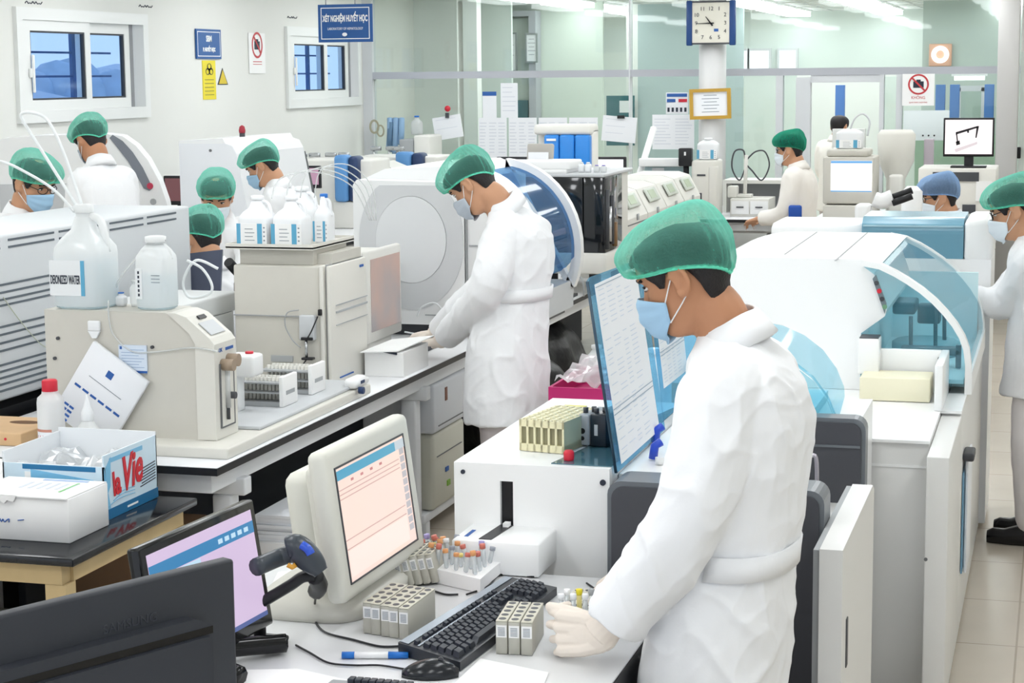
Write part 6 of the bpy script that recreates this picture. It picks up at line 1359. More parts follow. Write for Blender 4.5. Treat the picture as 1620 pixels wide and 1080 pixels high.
p = ony(1060, 268, 15.7); b = MB(); b.box((FR[0].x + .28, 15.74, 1.13), (FR[0].x + .36, 15.75, 1.19)); b.m(1); b.box((FR[0].x + .12, 15.74, 1.22), (FR[0].x + .22, 15.75, 1.26)); w.part('labels', b, [BLUE_D, GREY])
w = World('screen_analyzer', 'beige upright analyzer with a bright white screen, right of the woman at the back', 'analyzer', (-1.65, 15.7, .85))
b = MB(); b.box((-1.86, 15.62, .98), (-1.45, 16.1, 1.36), .012); b.box((-1.84, 15.66, 1.36), (-1.50, 16.05, 1.42), .02); b.box((-1.85, 15.55, .851), (-1.44, 16.1, .97), .01); w.part('housing', b, BEIGE)
b = MB(); b.box((-1.795, 15.612, 1.08), (-1.465, 15.62, 1.33)); b.m(1); b.box((-1.795, 15.611, 1.31), (-1.465, 15.612, 1.33)); b.box((-1.795, 15.611, 1.08), (-1.465, 15.612, 1.09)); b.m(2); b.box((-1.78, 15.611, 1.235), (-1.48, 15.612, 1.24)); w.part('screen', b, [glow('bright screen', '#ffffff', 1.2), glow('screen blue bar', '#6aa5d8', .9), glow('screen rule', '#cfd4dc', .9)])
jug('reagent_jug', 'white jug with blue stripes on top of the screen analyzer', -1.67, 15.85, 1.421, .11, .07, .15, .04, .8, MILKW, MILKW, lab_reagent, None, False)
w = World('white_hopper', 'beige hopper-shaped unit behind the screen analyzer', 'analyzer', (-1.3, 16.2, .85))
b = MB(); b.lathe([(.08, .851), (.08, 1.15), (.15, 1.3), (.16, 1.52), (.13, 1.56)], (-1.33, 16.3, 0), 20); b.m(1); b.box((-1.36, 15.9, .851), (-1.25, 16.1, 1.2), .02); w.part('housing', b, [BEIGE_L, OFFW])
w = World('cable_coil', 'thin grey cable arch above the hopper-shaped unit', 'cable', (-1.5, 16.9, 1.5))
b = MB(); b.tube(spline([ony(u, v, 16.8) for u, v in ((1345, 205), (1352, 188), (1365, 180), (1376, 192), (1372, 215))], 5), .008, 6); w.part('cable', b, GREY_L)
w = World('computer_monitor', 'black-rimmed monitor showing a drawing of an open box, at the right rear', 'monitor', (-.68, 15.2, 1.3))
b = MB(); b.box((-.882, 15.2, 1.385), (-.497, 15.235, 1.685), .006); w.part('bezel', b, BLACK)
b = MB(); b.box((-.868, 15.196, 1.405), (-.511, 15.2, 1.67)); b.m(1)
D2 = lambda u, v: (ony(u, v, 15.194).x, ony(u, v, 15.194).z)
for pts in (((1512, 209), (1547, 199), (1547, 202), (1512, 213)), ((1545, 200), (1549, 199), (1545, 218), (1543, 218)), ((1512, 224), (1518, 222), (1519, 228), (1513, 230)), ((1512, 209), (1514, 209), (1516, 226), (1514, 226)), ((1530, 206), (1533, 205), (1533, 210), (1530, 210))):
    b.prism([D2(*q) for q in pts], 'y', 15.193, 15.196)
b.m(2); b.prism([D2(*q) for q in ((1510, 236), (1546, 224), (1546, 228), (1512, 241))], 'y', 15.194, 15.196)
w.part('screen', b, [glow('pale pink screen', '#f3e6e8', 1.0), BLACK, glow('pale shade', '#d9cdd0', .8)])
b = MB(); b.box((-.72, 15.21, 1.31), (-.65, 15.25, 1.4)); b.box((-.82, 15.13, 1.302), (-.55, 15.3, 1.315), .004); w.part('stand', b, BLACK)
w = World('cabinet', 'cream cabinet unit carrying the drawing monitor, behind the blue-capped woman', 'cabinet', (-.75, 15.4, .85))
b = MB(); b.box((-1.06, 15.1, .851), (-.47, 15.7, 1.30), .01); w.part('carcass', b, OFFW); b = MB(); b.box((-.95, 15.09, 1.20), (-.6, 15.1, 1.27)); w.part('dark_slot', b, GREY_D); b = MB(); b.box((-.72, 15.09, .95), (-.62, 15.1, 1.02)); w.part('dark_slot', b, GREY_D); b = MB(); b.box((-.62, 15.085, 1.05), (-.5, 15.1, 1.2)); w.part('white_door', b, WHITE)
b = MB(); b.box((-1.11, 16.4, .85), (-1.03, 16.48, 1.48), .01); tag(b.build('mauve_post', mat('mauve grey', '#b3aab2', .5)), 'short mauve-grey post behind the cream cabinet', 'post')
b = MB(); b.box((-2.05, 17.9, 0), (-1.75, 18.0, 1.52)); tag(b.build('white_screen_panel', WALLW), 'white low panel inside the doorway by the dark-haired person', 'panel')
# microscope before the blue-capped woman
bench('laboratory_bench', 'white bench with the microscope before the blue-capped woman', -1.55, -.80, 10.6, 11.5, .9, (10.9, 11.3))
w = World('microscope', 'white microscope with black eyepieces before the blue-capped woman', 'microscope', (-1.0, 11.0, .9))
b = MB(); b.box((-1.12, 10.85, .901), (-.84, 11.15, .96), .02); b.box((-1.12, 10.93, .95), (-1.03, 11.07, 1.30), .02); w.part('stand', b, WHITE)
b = MB(); b.tube(spline([ony(1383, 315, 11), ony(1395, 318, 11), ony(1412, 312, 11)], 4), .045, 14); w.part('head', b, WHITE)
for dy, dv in ((-.03, 5), (.04, -4)):
    b = MB(); b.tube([ony(1412, 316 + dv, 11 + dy), ony(1424, 312 + dv, 11 + dy), ony(1443, 305 + dv, 11 + dy)], .02, 12); w.part('eyepiece', b, BLACK)
b = MB(); b.box((-1.05, 10.93, 1.08), (-.88, 11.07, 1.11)); b.cyl((-.95, 11, 1.11), (-.95, 11, 1.24), .025); w.part('stage', b, GREY_D)
b = MB(); b.lathe([(.06, 0), (.065, .02), (.06, .45), (.03, .48)], (-.83, 11.35, .9)); tag(b.build('white_flask', WHITE), 'white rounded container behind the black eyepieces', 'container')
# ================================================================ PEOPLE
def remesh(mb, vox, smooth=4, name='m'):
    bmesh.ops.recalc_face_normals(mb.bm, faces=mb.bm.faces[:])
    me = bpy.data.meshes.new(name); mb.bm.to_mesh(me); mb.bm.free()
    o = bpy.data.objects.new('tmp', me); COL.objects.link(o)
    m = o.modifiers.new('r', 'REMESH'); m.mode = 'VOXEL'; m.voxel_size = vox; m.use_smooth_shade = True
    if smooth:
        s_ = o.modifiers.new('s', 'SMOOTH'); s_.iterations = smooth; s_.factor = .5
    dg = bpy.context.evaluated_depsgraph_get(); dg.update()
    out = bpy.data.meshes.new_from_object(o.evaluated_get(dg))
    bpy.data.objects.remove(o); bpy.data.meshes.remove(me)
    out.name = name
    return out
def skin_mat(nm, col): return mat(nm, col, .5, spec=.35)
SKIN = skin_mat('skin', '#c99878'); SKIN2 = skin_mat('skin tan', '#bd8867')
HAIR = mat('black hair', '#191517', .55, bump=.4, bump_scale=180)
COATM = mat('lab coat cotton', '#eff0f2', .85, bump=.12, bump_scale=35, spec=.2)
COATM2 = mat('lab coat cream', '#eeeae4', .85, bump=.12, bump_scale=35, spec=.2)
GLOVE = mat('latex glove', '#e9ded2', .5); TROUS = mat('pale mauve trousers', '#d3cbcb', .8); TROUW = mat('white trousers', '#e6e1e1', .8)
SHOE = mat('black shoe', '#131317', .25)
def cap_mat(nm, tint, diff, o0, o1):
    m = sheet(nm, tint, opac=.5, diff=diff, gloss=0); nt = m.node_tree
    mx = [n for n in nt.nodes if n.type == 'MIX_SHADER' and abs(n.inputs[0].default_value - .5) < 1e-3][0]
    tc = nt.nodes.new('ShaderNodeTexCoord'); a = nt.nodes.new('ShaderNodeTexNoise'); a.inputs['Scale'].default_value = 130; a.inputs['Detail'].default_value = 5
    # a thin gauze hides more the more obliquely one looks through it
    lw = nt.nodes.new('ShaderNodeLayerWeight'); lw.inputs[0].default_value = .42
    r_ = nt.nodes.new('ShaderNodeMapRange'); r_.inputs[1].default_value = 0; r_.inputs[2].default_value = .85; r_.inputs[3].default_value = o0; r_.inputs[4].default_value = o1
    ad = nt.nodes.new('ShaderNodeMath'); ad.operation = 'MULTIPLY_ADD'; ad.inputs[1].default_value = .2; ad.use_clamp = True
    sb = nt.nodes.new('ShaderNodeMath'); sb.operation = 'SUBTRACT'; sb.inputs[1].default_value = .1
    nt.links.new(lw.outputs['Facing'], r_.inputs[0]); nt.links.new(r_.outputs[0], sb.inputs[0]); nt.links.new(tc.outputs['Object'], a.inputs['Vector']); nt.links.new(a.outputs['Fac'], ad.inputs[0]); nt.links.new(sb.outputs[0], ad.inputs[2]); nt.links.new(ad.outputs[0], mx.inputs[0])
    return m
CAPG = cap_mat('green cap fabric', '#dff6ef', '#86e0cb', .2, .74)
CAPD = cap_mat('dark green cap fabric', '#a8dccb', '#3aa88c', .42, .85)
CAPB = cap_mat('blue cap fabric', '#dbe8f8', '#a3c4ec', .40, .85)
BANDG = mat('green elastic', '#6adfbf', .7); BANDD = mat('dark green elastic', '#2c8f72', .7); BANDB = mat('blue elastic', '#8fb4e0', .7)
MASKB = mat('blue mask', '#a5cbe8', .7); MASKW = mat('white mask', '#e3ecf3', .7); MASKG = mat('grey mask', '#bcc5d0', .7)
LOOP = mat('ear loop', '#eef0f2', .6)

ZT = [-.125, -.118, -.105, -.088, -.07, -.05, -.03, -.01, .008, .026, .045, .065, .083, .098, .108, .114]
FR_ = [.035, .066, .083, .086, .091, .092, .093, .091, .088, .095, .097, .093, .082, .063, .04, .01]
BK_ = [.01, .0, -.015, -.035, -.055, -.072, -.085, -.093, -.098, -.101, -.1, -.094, -.082, -.062, -.04, -.012]
WD_ = [.018, .036, .049, .057, .063, .067, .070, .072, .074, .076, .077, .075, .068, .053, .035, .01]
def lerp_tab(z, T):
    if z <= ZT[0]: return T[0]
    for i in range(len(ZT) - 1):
        if z <= ZT[i + 1]:
            t = (z - ZT[i]) / (ZT[i + 1] - ZT[i]); return T[i] * (1 - t) + T[i + 1] * t
    return T[-1]
def head_pt(az, z, grow=0):
    """az: 0 = front, + to the person's left"""
    f, b_, w_ = lerp_tab(z, FR_), lerp_tab(z, BK_), lerp_tab(z, WD_)
    cy = (f + b_) / 2; ry = (f - b_) / 2 + grow; w_ += grow
    c, s_ = math.cos(az), math.sin(az); e = .88
    return V((-w_ * math.copysign(abs(s_) ** e, s_), cy + ry * math.copysign(abs(c) ** e, c), z))
def head_mesh(b, M, n=32):
    rings = [[M @ head_pt(2 * PI * k / n, z) for k in range(n)] for z in ZT]
    b.loft(rings)
    # nose
    b.loft([[M @ V((sx * q[1], q[0] + dy, q[2])) for sx, dy in ((-1, -.02), (-.7, .008), (0, .012), (.7, .008), (1, -.02), (0, -.03))] for q in ((.084, .006, .016), (.090, .009, .0), (.099, .012, -.018), (.104, .015, -.032), (.094, .013, -.042))])
    # brow, lips, ears
    b.ball(M @ V((0, .089, -.066)), .024, 8, None, (1, .5, .4))
    for s_ in (-1, 1):
        b.ball(M @ V((s_ * .03, .086, .03)), .02, 8, M.to_3x3().to_4x4(), (1.1, .5, .35))
        R = M.to_3x3().to_4x4() @ Matrix.Rotation(math.radians(s_ * -22), 4, 'Z')
        b.tube([M @ (V((s_ * (.083 + .006 * max(0, -math.cos(q))), -.012 + .019 * math.cos(q), -.006 + .031 * math.sin(q)))) for q in [math.radians(20 + 300 * k / 14) for k in range(15)]], .0068, 8)
        b.ball(M @ V((s_ * .078, -.012, -.008)), .03, 10, R, (.26, .6, 1))
        b.ball(M @ V((s_ * .082, -.004, -.036)), .0105, 8, R, (.7, .8, 1))
def frame(o, F, U):
    F = V(F).normalized(); X = F.cross(V(U)).normalized(); U = X.cross(F)
    return Matrix(((X.x, F.x, U.x, o[0]), (X.y, F.y, U.y, o[1]), (X.z, F.z, U.z, o[2]), (0, 0, 0, 1)))
def ell(c, L, f, hl, hd, n=28, e=.8, up=None):
    return [c + L * (hl * math.copysign(abs(math.cos(a)) ** e, math.cos(a))) + f * (hd * math.copysign(abs(math.sin(a)) ** e, math.sin(a))) for a in [2 * PI * k / n for k in range(n)]]
def chain(b, pts, rr, sub=5, n=14, endball=True):
    P = spline(pts, sub); k = len(P); R = []
    for i in range(k):
        t = i / sub; j = min(int(t), len(rr) - 2); q = t - j; R.append(rr[j] * (1 - q) + rr[j + 1] * q)
    b.tube(P, 0, n, rr=R)
    b.ball(P[0], R[0] * .98, 8)
    if endball: b.ball(P[-1], R[-1] * .98, 8)
def hand(b, wrist, d, n, left, curl=(30, 45, 25), grow=0, s=1.0, spread=6, thumb=(35, 20)):
    d = V(d).normalized(); n = V(n); n = (n - d * n.dot(d)).normalized()
    t = d.cross(-n) if left else -d.cross(-n)      # thumb side
    pl = .098 * s
    PM = Matrix(((d.x, t.x, n.x, 0), (d.y, t.y, n.y, 0), (d.z, t.z, n.z, 0), (0, 0, 0, 1)))
    b.ball(wrist + d * .040 * s, 1, 10, PM, (.05 * s + grow, .040 * s + grow, .0165 * s + grow))
    b.ball(wrist + d * .008 * s, 1, 8, PM, (.035 * s + grow, .034 * s + grow, .024 * s + grow))
    K = []
    for k, (o, ln) in enumerate(((.033, .076), (.011, .086), (-.012, .079), (-.034, .062))):
        base = wrist + d * (pl * (1 - .03 * abs(k - 1))) + t * o * s
        b.tube([wrist + t * o * .55 * s + d * .008, wrist + d * pl * .5 + t * o * .85 * s, base], 0, 10, rr=[.017 * s + grow, .016 * s + grow, .0125 * s + grow]); b.ball(base, .0125 * s + grow, 7)
        dd = (d + t * math.radians(spread) * (1.5 - k)).normalized(); p = base; r_ = (.0088 - .0005 * k) * s + grow
        for j, fr in enumerate((.45, .32, .26)):
            a = math.radians(curl[j] * (1 + .08 * k)); ax = t if not left else t
            dd = (dd * math.cos(a) + n * math.sin(a)).normalized() if j == 0 else rotn(dd, n, d, a)
            q = p + dd * ln * fr * s
            b.cyl(p, q, r_, r_ * .93, 10); b.ball(q, r_ * .93, 7); p = q; r_ *= .93
    p = wrist + d * .025 * s + t * .026 * s; dd = (d * math.cos(math.radians(thumb[0])) + t * math.sin(math.radians(thumb[0])) + n * math.sin(math.radians(thumb[1]))).normalized(); r_ = .0135 * s + grow
    b.ball(p, .018 * s + grow, 8)
    for fr, bend in ((.045, 0), (.034, 18), (.026, 22)):
        a = math.radians(bend); dd = (dd * math.cos(a) + d * math.sin(a)).normalized(); q = p + dd * fr * s
        b.cyl(p, q, r_, r_ * .88, 10); b.ball(q, r_ * .88, 7); p = q; r_ *= .88
    b.box(V((0, 0, 0)) - V((.001,) * 3), V((.001,) * 3), M=Matrix.Translation(wrist))
def rotn(dd, n, d, a):
    """bend dd further from the hand direction towards the palm normal"""
    ax = d.cross(n).normalized(); return (Matrix.Rotation(a, 3, ax) @ dd).normalized()
def folds(me, amp, seed):
    """cloth: long soft drapes, sharper creases, and small crumple"""
    ns = [v.normal.copy() for v in me.vertices]
    for v, nn in zip(me.vertices, ns):
        x, y, z = v.co
        wx = x + .03 * noise.noise((x * 6, z * 5, seed)); wy = y + .03 * noise.noise((y * 6, z * 5, seed + 7))
        drape = noise.noise((wx * 11 + seed, wy * 11, z * 1.6))
        r1 = 1 - abs(noise.noise((wx * 8 + z * 5 + seed * 2, wy * 8, z * 3.5 - x * 5))) * 3.2
        r2 = 1 - abs(noise.noise((wx * 12 - z * 9, wy * 10 + seed, z * 7 + y * 4))) * 3.4
        cr = noise.noise((x * 26, y * 26 + seed, z * 20))
        v.co = v.co + nn * amp * (1.0 * drape + .8 * max(0, r1) ** 2 + .35 * max(0, r2) ** 2 + .12 * cr - .2)
    bm = bmesh.new(); bm.from_mesh(me)
    for _ in range(3): bmesh.ops.smooth_vert(bm, verts=bm.verts, factor=.5, use_axis_x=True, use_axis_y=True, use_axis_z=True)
    bm.to_mesh(me); bm.free(); me.update()

def person(lab, cat_label, J, vox=.009, coat=True, cap=CAPG, band=BANDG, mask=MASKB, skin=SKIN, coatm=COATM, glasses=False, gloves=(), trous=TROUS, fold=.007, hairlong=False, capscale=1.0, seed=1, belt=True, mask_on=True):
    """J: joints in room coordinates. head (centre), F (face direction), U (head up), f (chest direction), sections, arms, legs"""
    f = V(J['f']).normalized(); L = V((0, 0, 1)).cross(f).normalized()
    root = V((J['root'][0], J['root'][1], 0))
    W = World('person', lab, 'person', root)
    HM = frame(J['head'], J['F'], J['U'])
    S = J['sections']          # bottom to top: (centre, half lateral, half depth)
    neck = V(S[-1][0])
    # ---- body: one continuous surface
    b = MB(); head_mesh(b, HM)
    hb = HM @ V((0, -.028, -.075))
    chain(b, [neck - V((0, 0, .05)), neck.lerp(hb, .5), hb], [.068, .062, .060], 4, 16)
    b.loft([ell(V(c), L, f, max(hl - .03, .03), max(hd - .028, .03)) for c, hl, hd in S])
    for side, A in J['arms'].items():
        sh, el, wr = [V(q) for q in A['j']]
        chain(b, [sh, el, wr], [.055, .042, .026], 6)
        hd_ = A.get('hand')
        if hd_: hand(b, wr, hd_['d'], hd_['n'], side == 'L', hd_.get('curl', (30, 40, 25)), -.003 if side in gloves else 0, hd_.get('s', 1), hd_.get('spread', 6), hd_.get('thumb', (35, 20)))
        else: hand(b, wr, (wr - el), V((0, 0, -1)) + f * .2, side == 'L')
    for side, A in J['legs'].items():
        hp_, kn, an = [V(q) for q in A]
        chain(b, [hp_, kn, an], [.074, .055, .042], 5)
        chain(b, [an, an + V((0, 0, -.05)) + f * .05, an + V((0, 0, -.065)) + f * .16], [.032, .028, .02], 3, 12)
    me = remesh(b, vox, 2, 'body')
    me.transform(Matrix.Translation(-root)); me.materials.append(skin)
    o = bpy.data.objects.new('body', me); COL.objects.link(o); o.parent = W.root
    # ---- eyes, brows, hair
    for s_ in (-1, 1):
        b = MB(); b.ball(HM @ V((s_ * .032, .0775, .006)), .0118, 8, HM.to_3x3().to_4x4(), (1.25, .8, .42)); b.m(1); b.ball(HM @ V((s_ * .032, .0845, .0055)), .0058, 8, HM.to_3x3().to_4x4(), (1, .55, .85)); b.m(1); b.tube([HM @ V((s_ * .018, .0835, .0085)), HM @ V((s_ * .032, .0875, .0125)), HM @ V((s_ * .046, .080, .0085))], .0022, 5); W.part('eye', b, [mat('eye white', '#e8e4de', .3), BLACK])
        b = MB(); b.tube([HM @ V((s_ * .014, .0965, .026)), HM @ V((s_ * .03, .094, .031)), HM @ V((s_ * .05, .080, .026))], .004, 6); W.part('eyebrow', b, HAIR)
    def zlow(a):
        q = abs(a) / PI   # 0 front, 1 back
        T = ((0, .06), (.27, .058), (.36, -.004), (.415, -.012), (.43, .018), (.56, .018), (.63, -.012), (.72, -.05), (.8, -.078), (1, -.085))
        for (q0, z0), (q1, z1) in zip(T, T[1:]):
            if q <= q1: return z0 + (z1 - z0) * (q - q0) / (q1 - q0)
        return -.085
    def hair_pt(a, z, g):
        p = head_pt(a, max(z, -.05), g); p.z = z; p.y += .25 * min(0, z + .05) * -1; return p
    b = MB(); rows = []
    n = 48
    for j in range(12):
        t = j / 11; rows.append([HM @ hair_pt(a, zlow(a) * (1 - t) + .114 * t, .009 + (.004 if j else -.004)) for a in [-PI + 2 * PI * k / n for k in range(n)]])
    b.strip(rows, True, True)
    W.part('hair', b, HAIR)
    # ---- bouffant cap
    if cap:
        b = MB(); rows = []; n = 96; rim = []
        for k in range(n):
            a = -PI + 2 * PI * k / n; q = abs(a) / PI
            zr = .050 - .028 * min(1, q / .5) - .055 * max(0, q - .5) / .5
            rim.append((a, zr))
        for j in range(19):
            t = j / 18; row = []
            for a, zr in rim:
                base = head_pt(a, zr, .014)
                th = t * PI / 2
                bul = 1 + (.30 * math.sin(min(1, t * 3.2) * PI / 2)) * capscale - .02
                top_z = .150
                rad = math.cos(th) ** .58
                pl = 1 + .02 * math.sin(a * 30 + 5 * noise.noise((math.cos(a) * 2, math.sin(a) * 2, seed))) * (1 - t) ** 1.2 + .045 * noise.noise((math.cos(a) * 2 + seed, math.sin(a) * 2, t * 4)) * min(1, t * 4) + .012 * noise.noise((math.cos(a) * 7, math.sin(a) * 7, t * 9 + seed))
                x = base.x * bul * rad * pl; y = -.012 * t - .03 * t * t + base.y * bul * rad * pl * (1.04 if base.y < 0 else 1.0)
                z = zr - .012 * math.sin(min(1, t * 5) * PI) + (top_z - zr) * math.sin(th) ** 1.02
                row.append(HM @ V((x, y, z)))
            rows.append(row)
        b.strip(rows, True, True); W.part('cap', b, cap)
        b = MB(); pts = [HM @ head_pt(a, zr + .002, .014 + .0015 * math.sin(a * 40)) for a, zr in rim]; b.tube(pts + pts[:1], .0045, 6, caps=False); W.part('cap_band', b, band)
    # ---- mask
    if mask_on:
        b = MB(); rows = []; nj, ni = 14, 25
        for j in range(nj + 1):
            t = j / nj; row = []
            for i in range(ni):
                u = -1 + 2 * i / (ni - 1); a = u * math.radians(74)
                ztop = -.004 - .034 * abs(u) ** 1.3; zbot = -.124 + .045 * abs(u) ** 2
                z = ztop * (1 - t) + zbot * t
                p = head_pt(a, max(z, -.112), .007)
                bulge = math.exp(-(u / .36) ** 2) * (.024 * math.exp(-((t - .2) / .36) ** 2) + .018 * math.exp(-((t - .62) / .3) ** 2) + .008 * t) + .003
                p.y += bulge; p.z = z
                p.y += .0025 * math.sin(t * 19) * (1 - abs(u) ** 3)
                row.append(HM @ p)
            rows.append(row)
        b.strip(rows)
        mo = W.part('mask', b, mask); sm = mo.modifiers.new('t', 'SOLIDIFY'); sm.thickness = .0015
        for s_ in (-1, 1):
            b = MB()
            a = math.radians(72) * s_
            top = HM @ (head_pt(a, -.038, .009)); bot = HM @ (head_pt(a, -.082, .009))
            ear_t = HM @ V((-s_ * .083, -.012, .022)); ear_m = HM @ V((-s_ * .085, -.03, .0)); ear_b = HM @ V((-s_ * .081, -.018, -.035))
            b.tube(spline([top, ear_t, ear_m, ear_b, bot], 6), .0016, 6); W.part('ear_loop', b, LOOP)
    if glasses:
        b = MB()
        for s_ in (-1, 1):
            c = V((s_ * .033, .101, .006)); b.tube([HM @ (c + V((.026 * math.cos(q), -.012 * abs(math.cos(q)) * (1 if math.cos(q) * s_ > 0 else 0), .017 * math.sin(q)))) for q in [2 * PI * k / 16 for k in range(17)]], .002, 6)
            b.tube([HM @ V((s_ * .06, .09, .01)), HM @ V((s_ * .079, .05, .012)), HM @ V((s_ * .081, -.01, .012))], .002, 6)
        b.tube([HM @ V((-.008, .102, .01)), HM @ V((.008, .102, .01))], .002, 6); W.part('glasses', b, BLACK)
    # ---- coat
    if coat:
        b = MB(); ST = J.get('coat', S)
        b.loft([ell(V(c), L, f, hl, hd) for c, hl, hd in ST])
        for side, A in J['arms'].items():
            sh, el, wr = [V(q) for q in A['j']]; R = A.get('r', (.088, .074, .056)); cut = A.get('cuff', .02)
            we = wr - (wr - el).normalized() * cut
            chain(b, [sh - (L if side == 'L' else -L) * .05, sh.lerp(el, .08), el, we], [R[0] * .8, R[0] * .96, R[1], R[2]], 6, 20, False)
        me = remesh(b, vox * .8, 5, 'coat'); folds(me, fold, seed * 3.7)
        me.transform(Matrix.Translation(-root)); me.materials.append(coatm)
        for p in me.polygons: p.use_smooth = True
        o = bpy.data.objects.new('coat', me); COL.objects.link(o); o.parent = W.root
        # collar
        nk = neck; ax = (hb - (neck - V((0, 0, .06)))).normalized(); X = f.cross(ax).normalized(); Y = ax.cross(X)
        b = MB(); rows = []
        for rr_, h_ in ((.086, -.035), (.072, .008), (.066, .034), (.071, .036), (.088, .002), (.100, -.03)):
            rows.append([nk + X * rr_ * math.cos(a) + Y * rr_ * .95 * math.sin(a) + ax * (h_ - .02 * max(0, math.sin(a)) * (1 if h_ > 0 else .4) + .004 * math.sin(a * 3 + seed)) for a in [PI / 2 + .12 + (2 * PI - .24) * k / 40 for k in range(41)]])
        b.strip(rows); co_ = W.part('collar', b, coatm); q = co_.modifiers.new('t', 'SOLIDIFY'); q.thickness = .003
        if belt and len(ST) > 4:
            z0 = J.get('belt', None)
            if z0:
                b = MB()
                def at(z):
                    for i in range(len(ST) - 1):
                        a0, a1 = ST[i], ST[i + 1]
                        if a0[0][2] <= z <= a1[0][2]:
                            t = (z - a0[0][2]) / (a1[0][2] - a0[0][2]); return V(a0[0]).lerp(V(a1[0]), t), a0[1] * (1 - t) + a1[1] * t, a0[2] * (1 - t) + a1[2] * t
                    return V(ST[3][0]), ST[3][1], ST[3][2]
                rows = []
                for z, gr in ((z0 - .026, .005), (z0, .0055), (z0 + .026, .005)):
                    c, hl, hd = at(z); ring = ell(c, L, f, hl + gr, hd + gr, 40); rows.append(ring[20:] + ring[:1] if True else ring)
                b.strip(rows); bo_ = W.part('belt', b, coatm); q = bo_.modifiers.new('t', 'SOLIDIFY'); q.thickness = .007; q.offset = 0
    # ---- gloves
    for side in gloves:
        A = J['arms'][side]; wr = V(A['j'][2]); el = V(A['j'][1]); h_ = A['hand']
        b = MB(); hand(b, wr, h_['d'], h_['n'], side == 'L', h_.get('curl', (30, 40, 25)), .0012, h_.get('s', 1), h_.get('spread', 6), h_.get('thumb', (35, 20)))
        b.cyl(wr - (wr - el).normalized() * .10, wr + V(h_['d']).normalized() * .015, .041 * h_.get('s', 1), .034 * h_.get('s', 1), 16)
        me = remesh(b, .0022 if vox < .006 else .0045, 1, 'glove'); me.transform(Matrix.Translation(-root)); me.materials.append(GLOVE)
        o = bpy.data.objects.new('glove', me); COL.objects.link(o); o.parent = W.root
    # ---- trousers, shoes
    b = MB()
    for side, A in J['legs'].items():
        hp_, kn, an = [V(q) for q in A]; chain(b, [hp_.lerp(kn, .5) if not J.get('seated') else hp_, kn, an + V((0, 0, .03))], [.092, .088, .078], 6, 20)
    me = remesh(b, max(vox, .008), 4, 'trousers'); folds(me, .006, seed * 1.9); me.transform(Matrix.Translation(-root)); me.materials.append(trous)
    o = bpy.data.objects.new('trousers', me); COL.objects.link(o); o.parent = W.root
    for side, A in J['legs'].items():
        an = V(A[2]); g = V((an.x, an.y, 0)); b = MB(); rows = []
        for t in range(13):
            q = t / 12; y = -.09 + .29 * q; wd = .046 * (math.sin(PI * min(.97, .1 + q * .86)) ** .4); hh = .105 if q < .35 else .105 - .04 * min(1, (q - .35) / .4); hh *= (1 if q < .93 else .8)
            rows.append([g + f * y + L * (wd * math.cos(a)) + V((0, 0, .002 + max(0, hh * (.5 + .5 * math.sin(a))) if math.sin(a) > -.6 else .002)) for a in [2 * PI * k / 20 for k in range(20)]])
        b.loft(rows); W.part('shoe', b, SHOE)
    return W

def std(H, f, pitch, root, lean=0, coatz=.62, s=1.0, arms='fore', seated=False, yaw_head=0, lift=0):
    f = V(f).normalized(); L = V((0, 0, 1)).cross(f).normalized(); H = V(H); root = V((root[0], root[1], 0))
    fh = (Matrix.Rotation(math.radians(yaw_head), 3, 'Z') @ f); p = math.radians(pitch)
    F = fh * math.cos(p) - V((0, 0, 1)) * math.sin(p); U = V((0, 0, 1)) * math.cos(p) + fh * math.sin(p)
    N = H - U * .10 * s - fh * .045 + V((0, 0, -.038))
    hipz = .52 if seated else .93 * s
    hip = V((root.x, root.y, hipz))
    up = lambda t: hip.lerp(N, t) - f * .025 * math.sin(PI * t)
    S = []
    if seated: S = [(hip + V((0, 0, -.06)), .19, .15)]
    else:
        S = [(V((root.x, root.y, coatz)), .205, .16), (V((root.x, root.y, .8 * s)), .20, .15)]
    S += [(up(.05), .19, .14), (up(.3), .172, .128), (up(.55), .185, .13), (up(.75), .197, .125), (up(.87), .185, .108), (up(.94), .12, .085), (N, .068, .064)]
    SM = up(.84)
    A = {}
    for side, sg in (('L', 1), ('R', -1)):
        sh = SM + L * sg * .145
        if arms == 'fore': el = sh + V((0, 0, -.27)) + f * .06 + L * sg * .03; wr = el + f * .22 + V((0, 0, -.06)) - L * sg * .05
        elif arms == 'reach': el = sh + V((0, 0, -.18)) + f * .22 + L * sg * .03; wr = el + f * .25 + V((0, 0, -.06)) - L * sg * .03
        else: el = sh + V((0, 0, -.29)) + L * sg * .03; wr = el + V((0, 0, -.24)) + f * .05
        A[side] = {'j': [sh, el, wr]}
    G = {}
    for side, sg in (('L', 1), ('R', -1)):
        hp_ = hip + L * sg * .08
        if seated: kn = hp_ + f * .42 + V((0, 0, .0)); an = V((kn.x, kn.y, .09)) + f * .0
        else: kn = V((root.x, root.y, .5 * s)) + L * sg * .1 + f * .01; an = V((root.x, root.y, .09)) + L * sg * .105 - f * .01
        G[side] = [hp_, kn, an]
    return dict(head=H, F=F, U=U, f=f, root=root, sections=S, arms=A, legs=G, seated=seated)

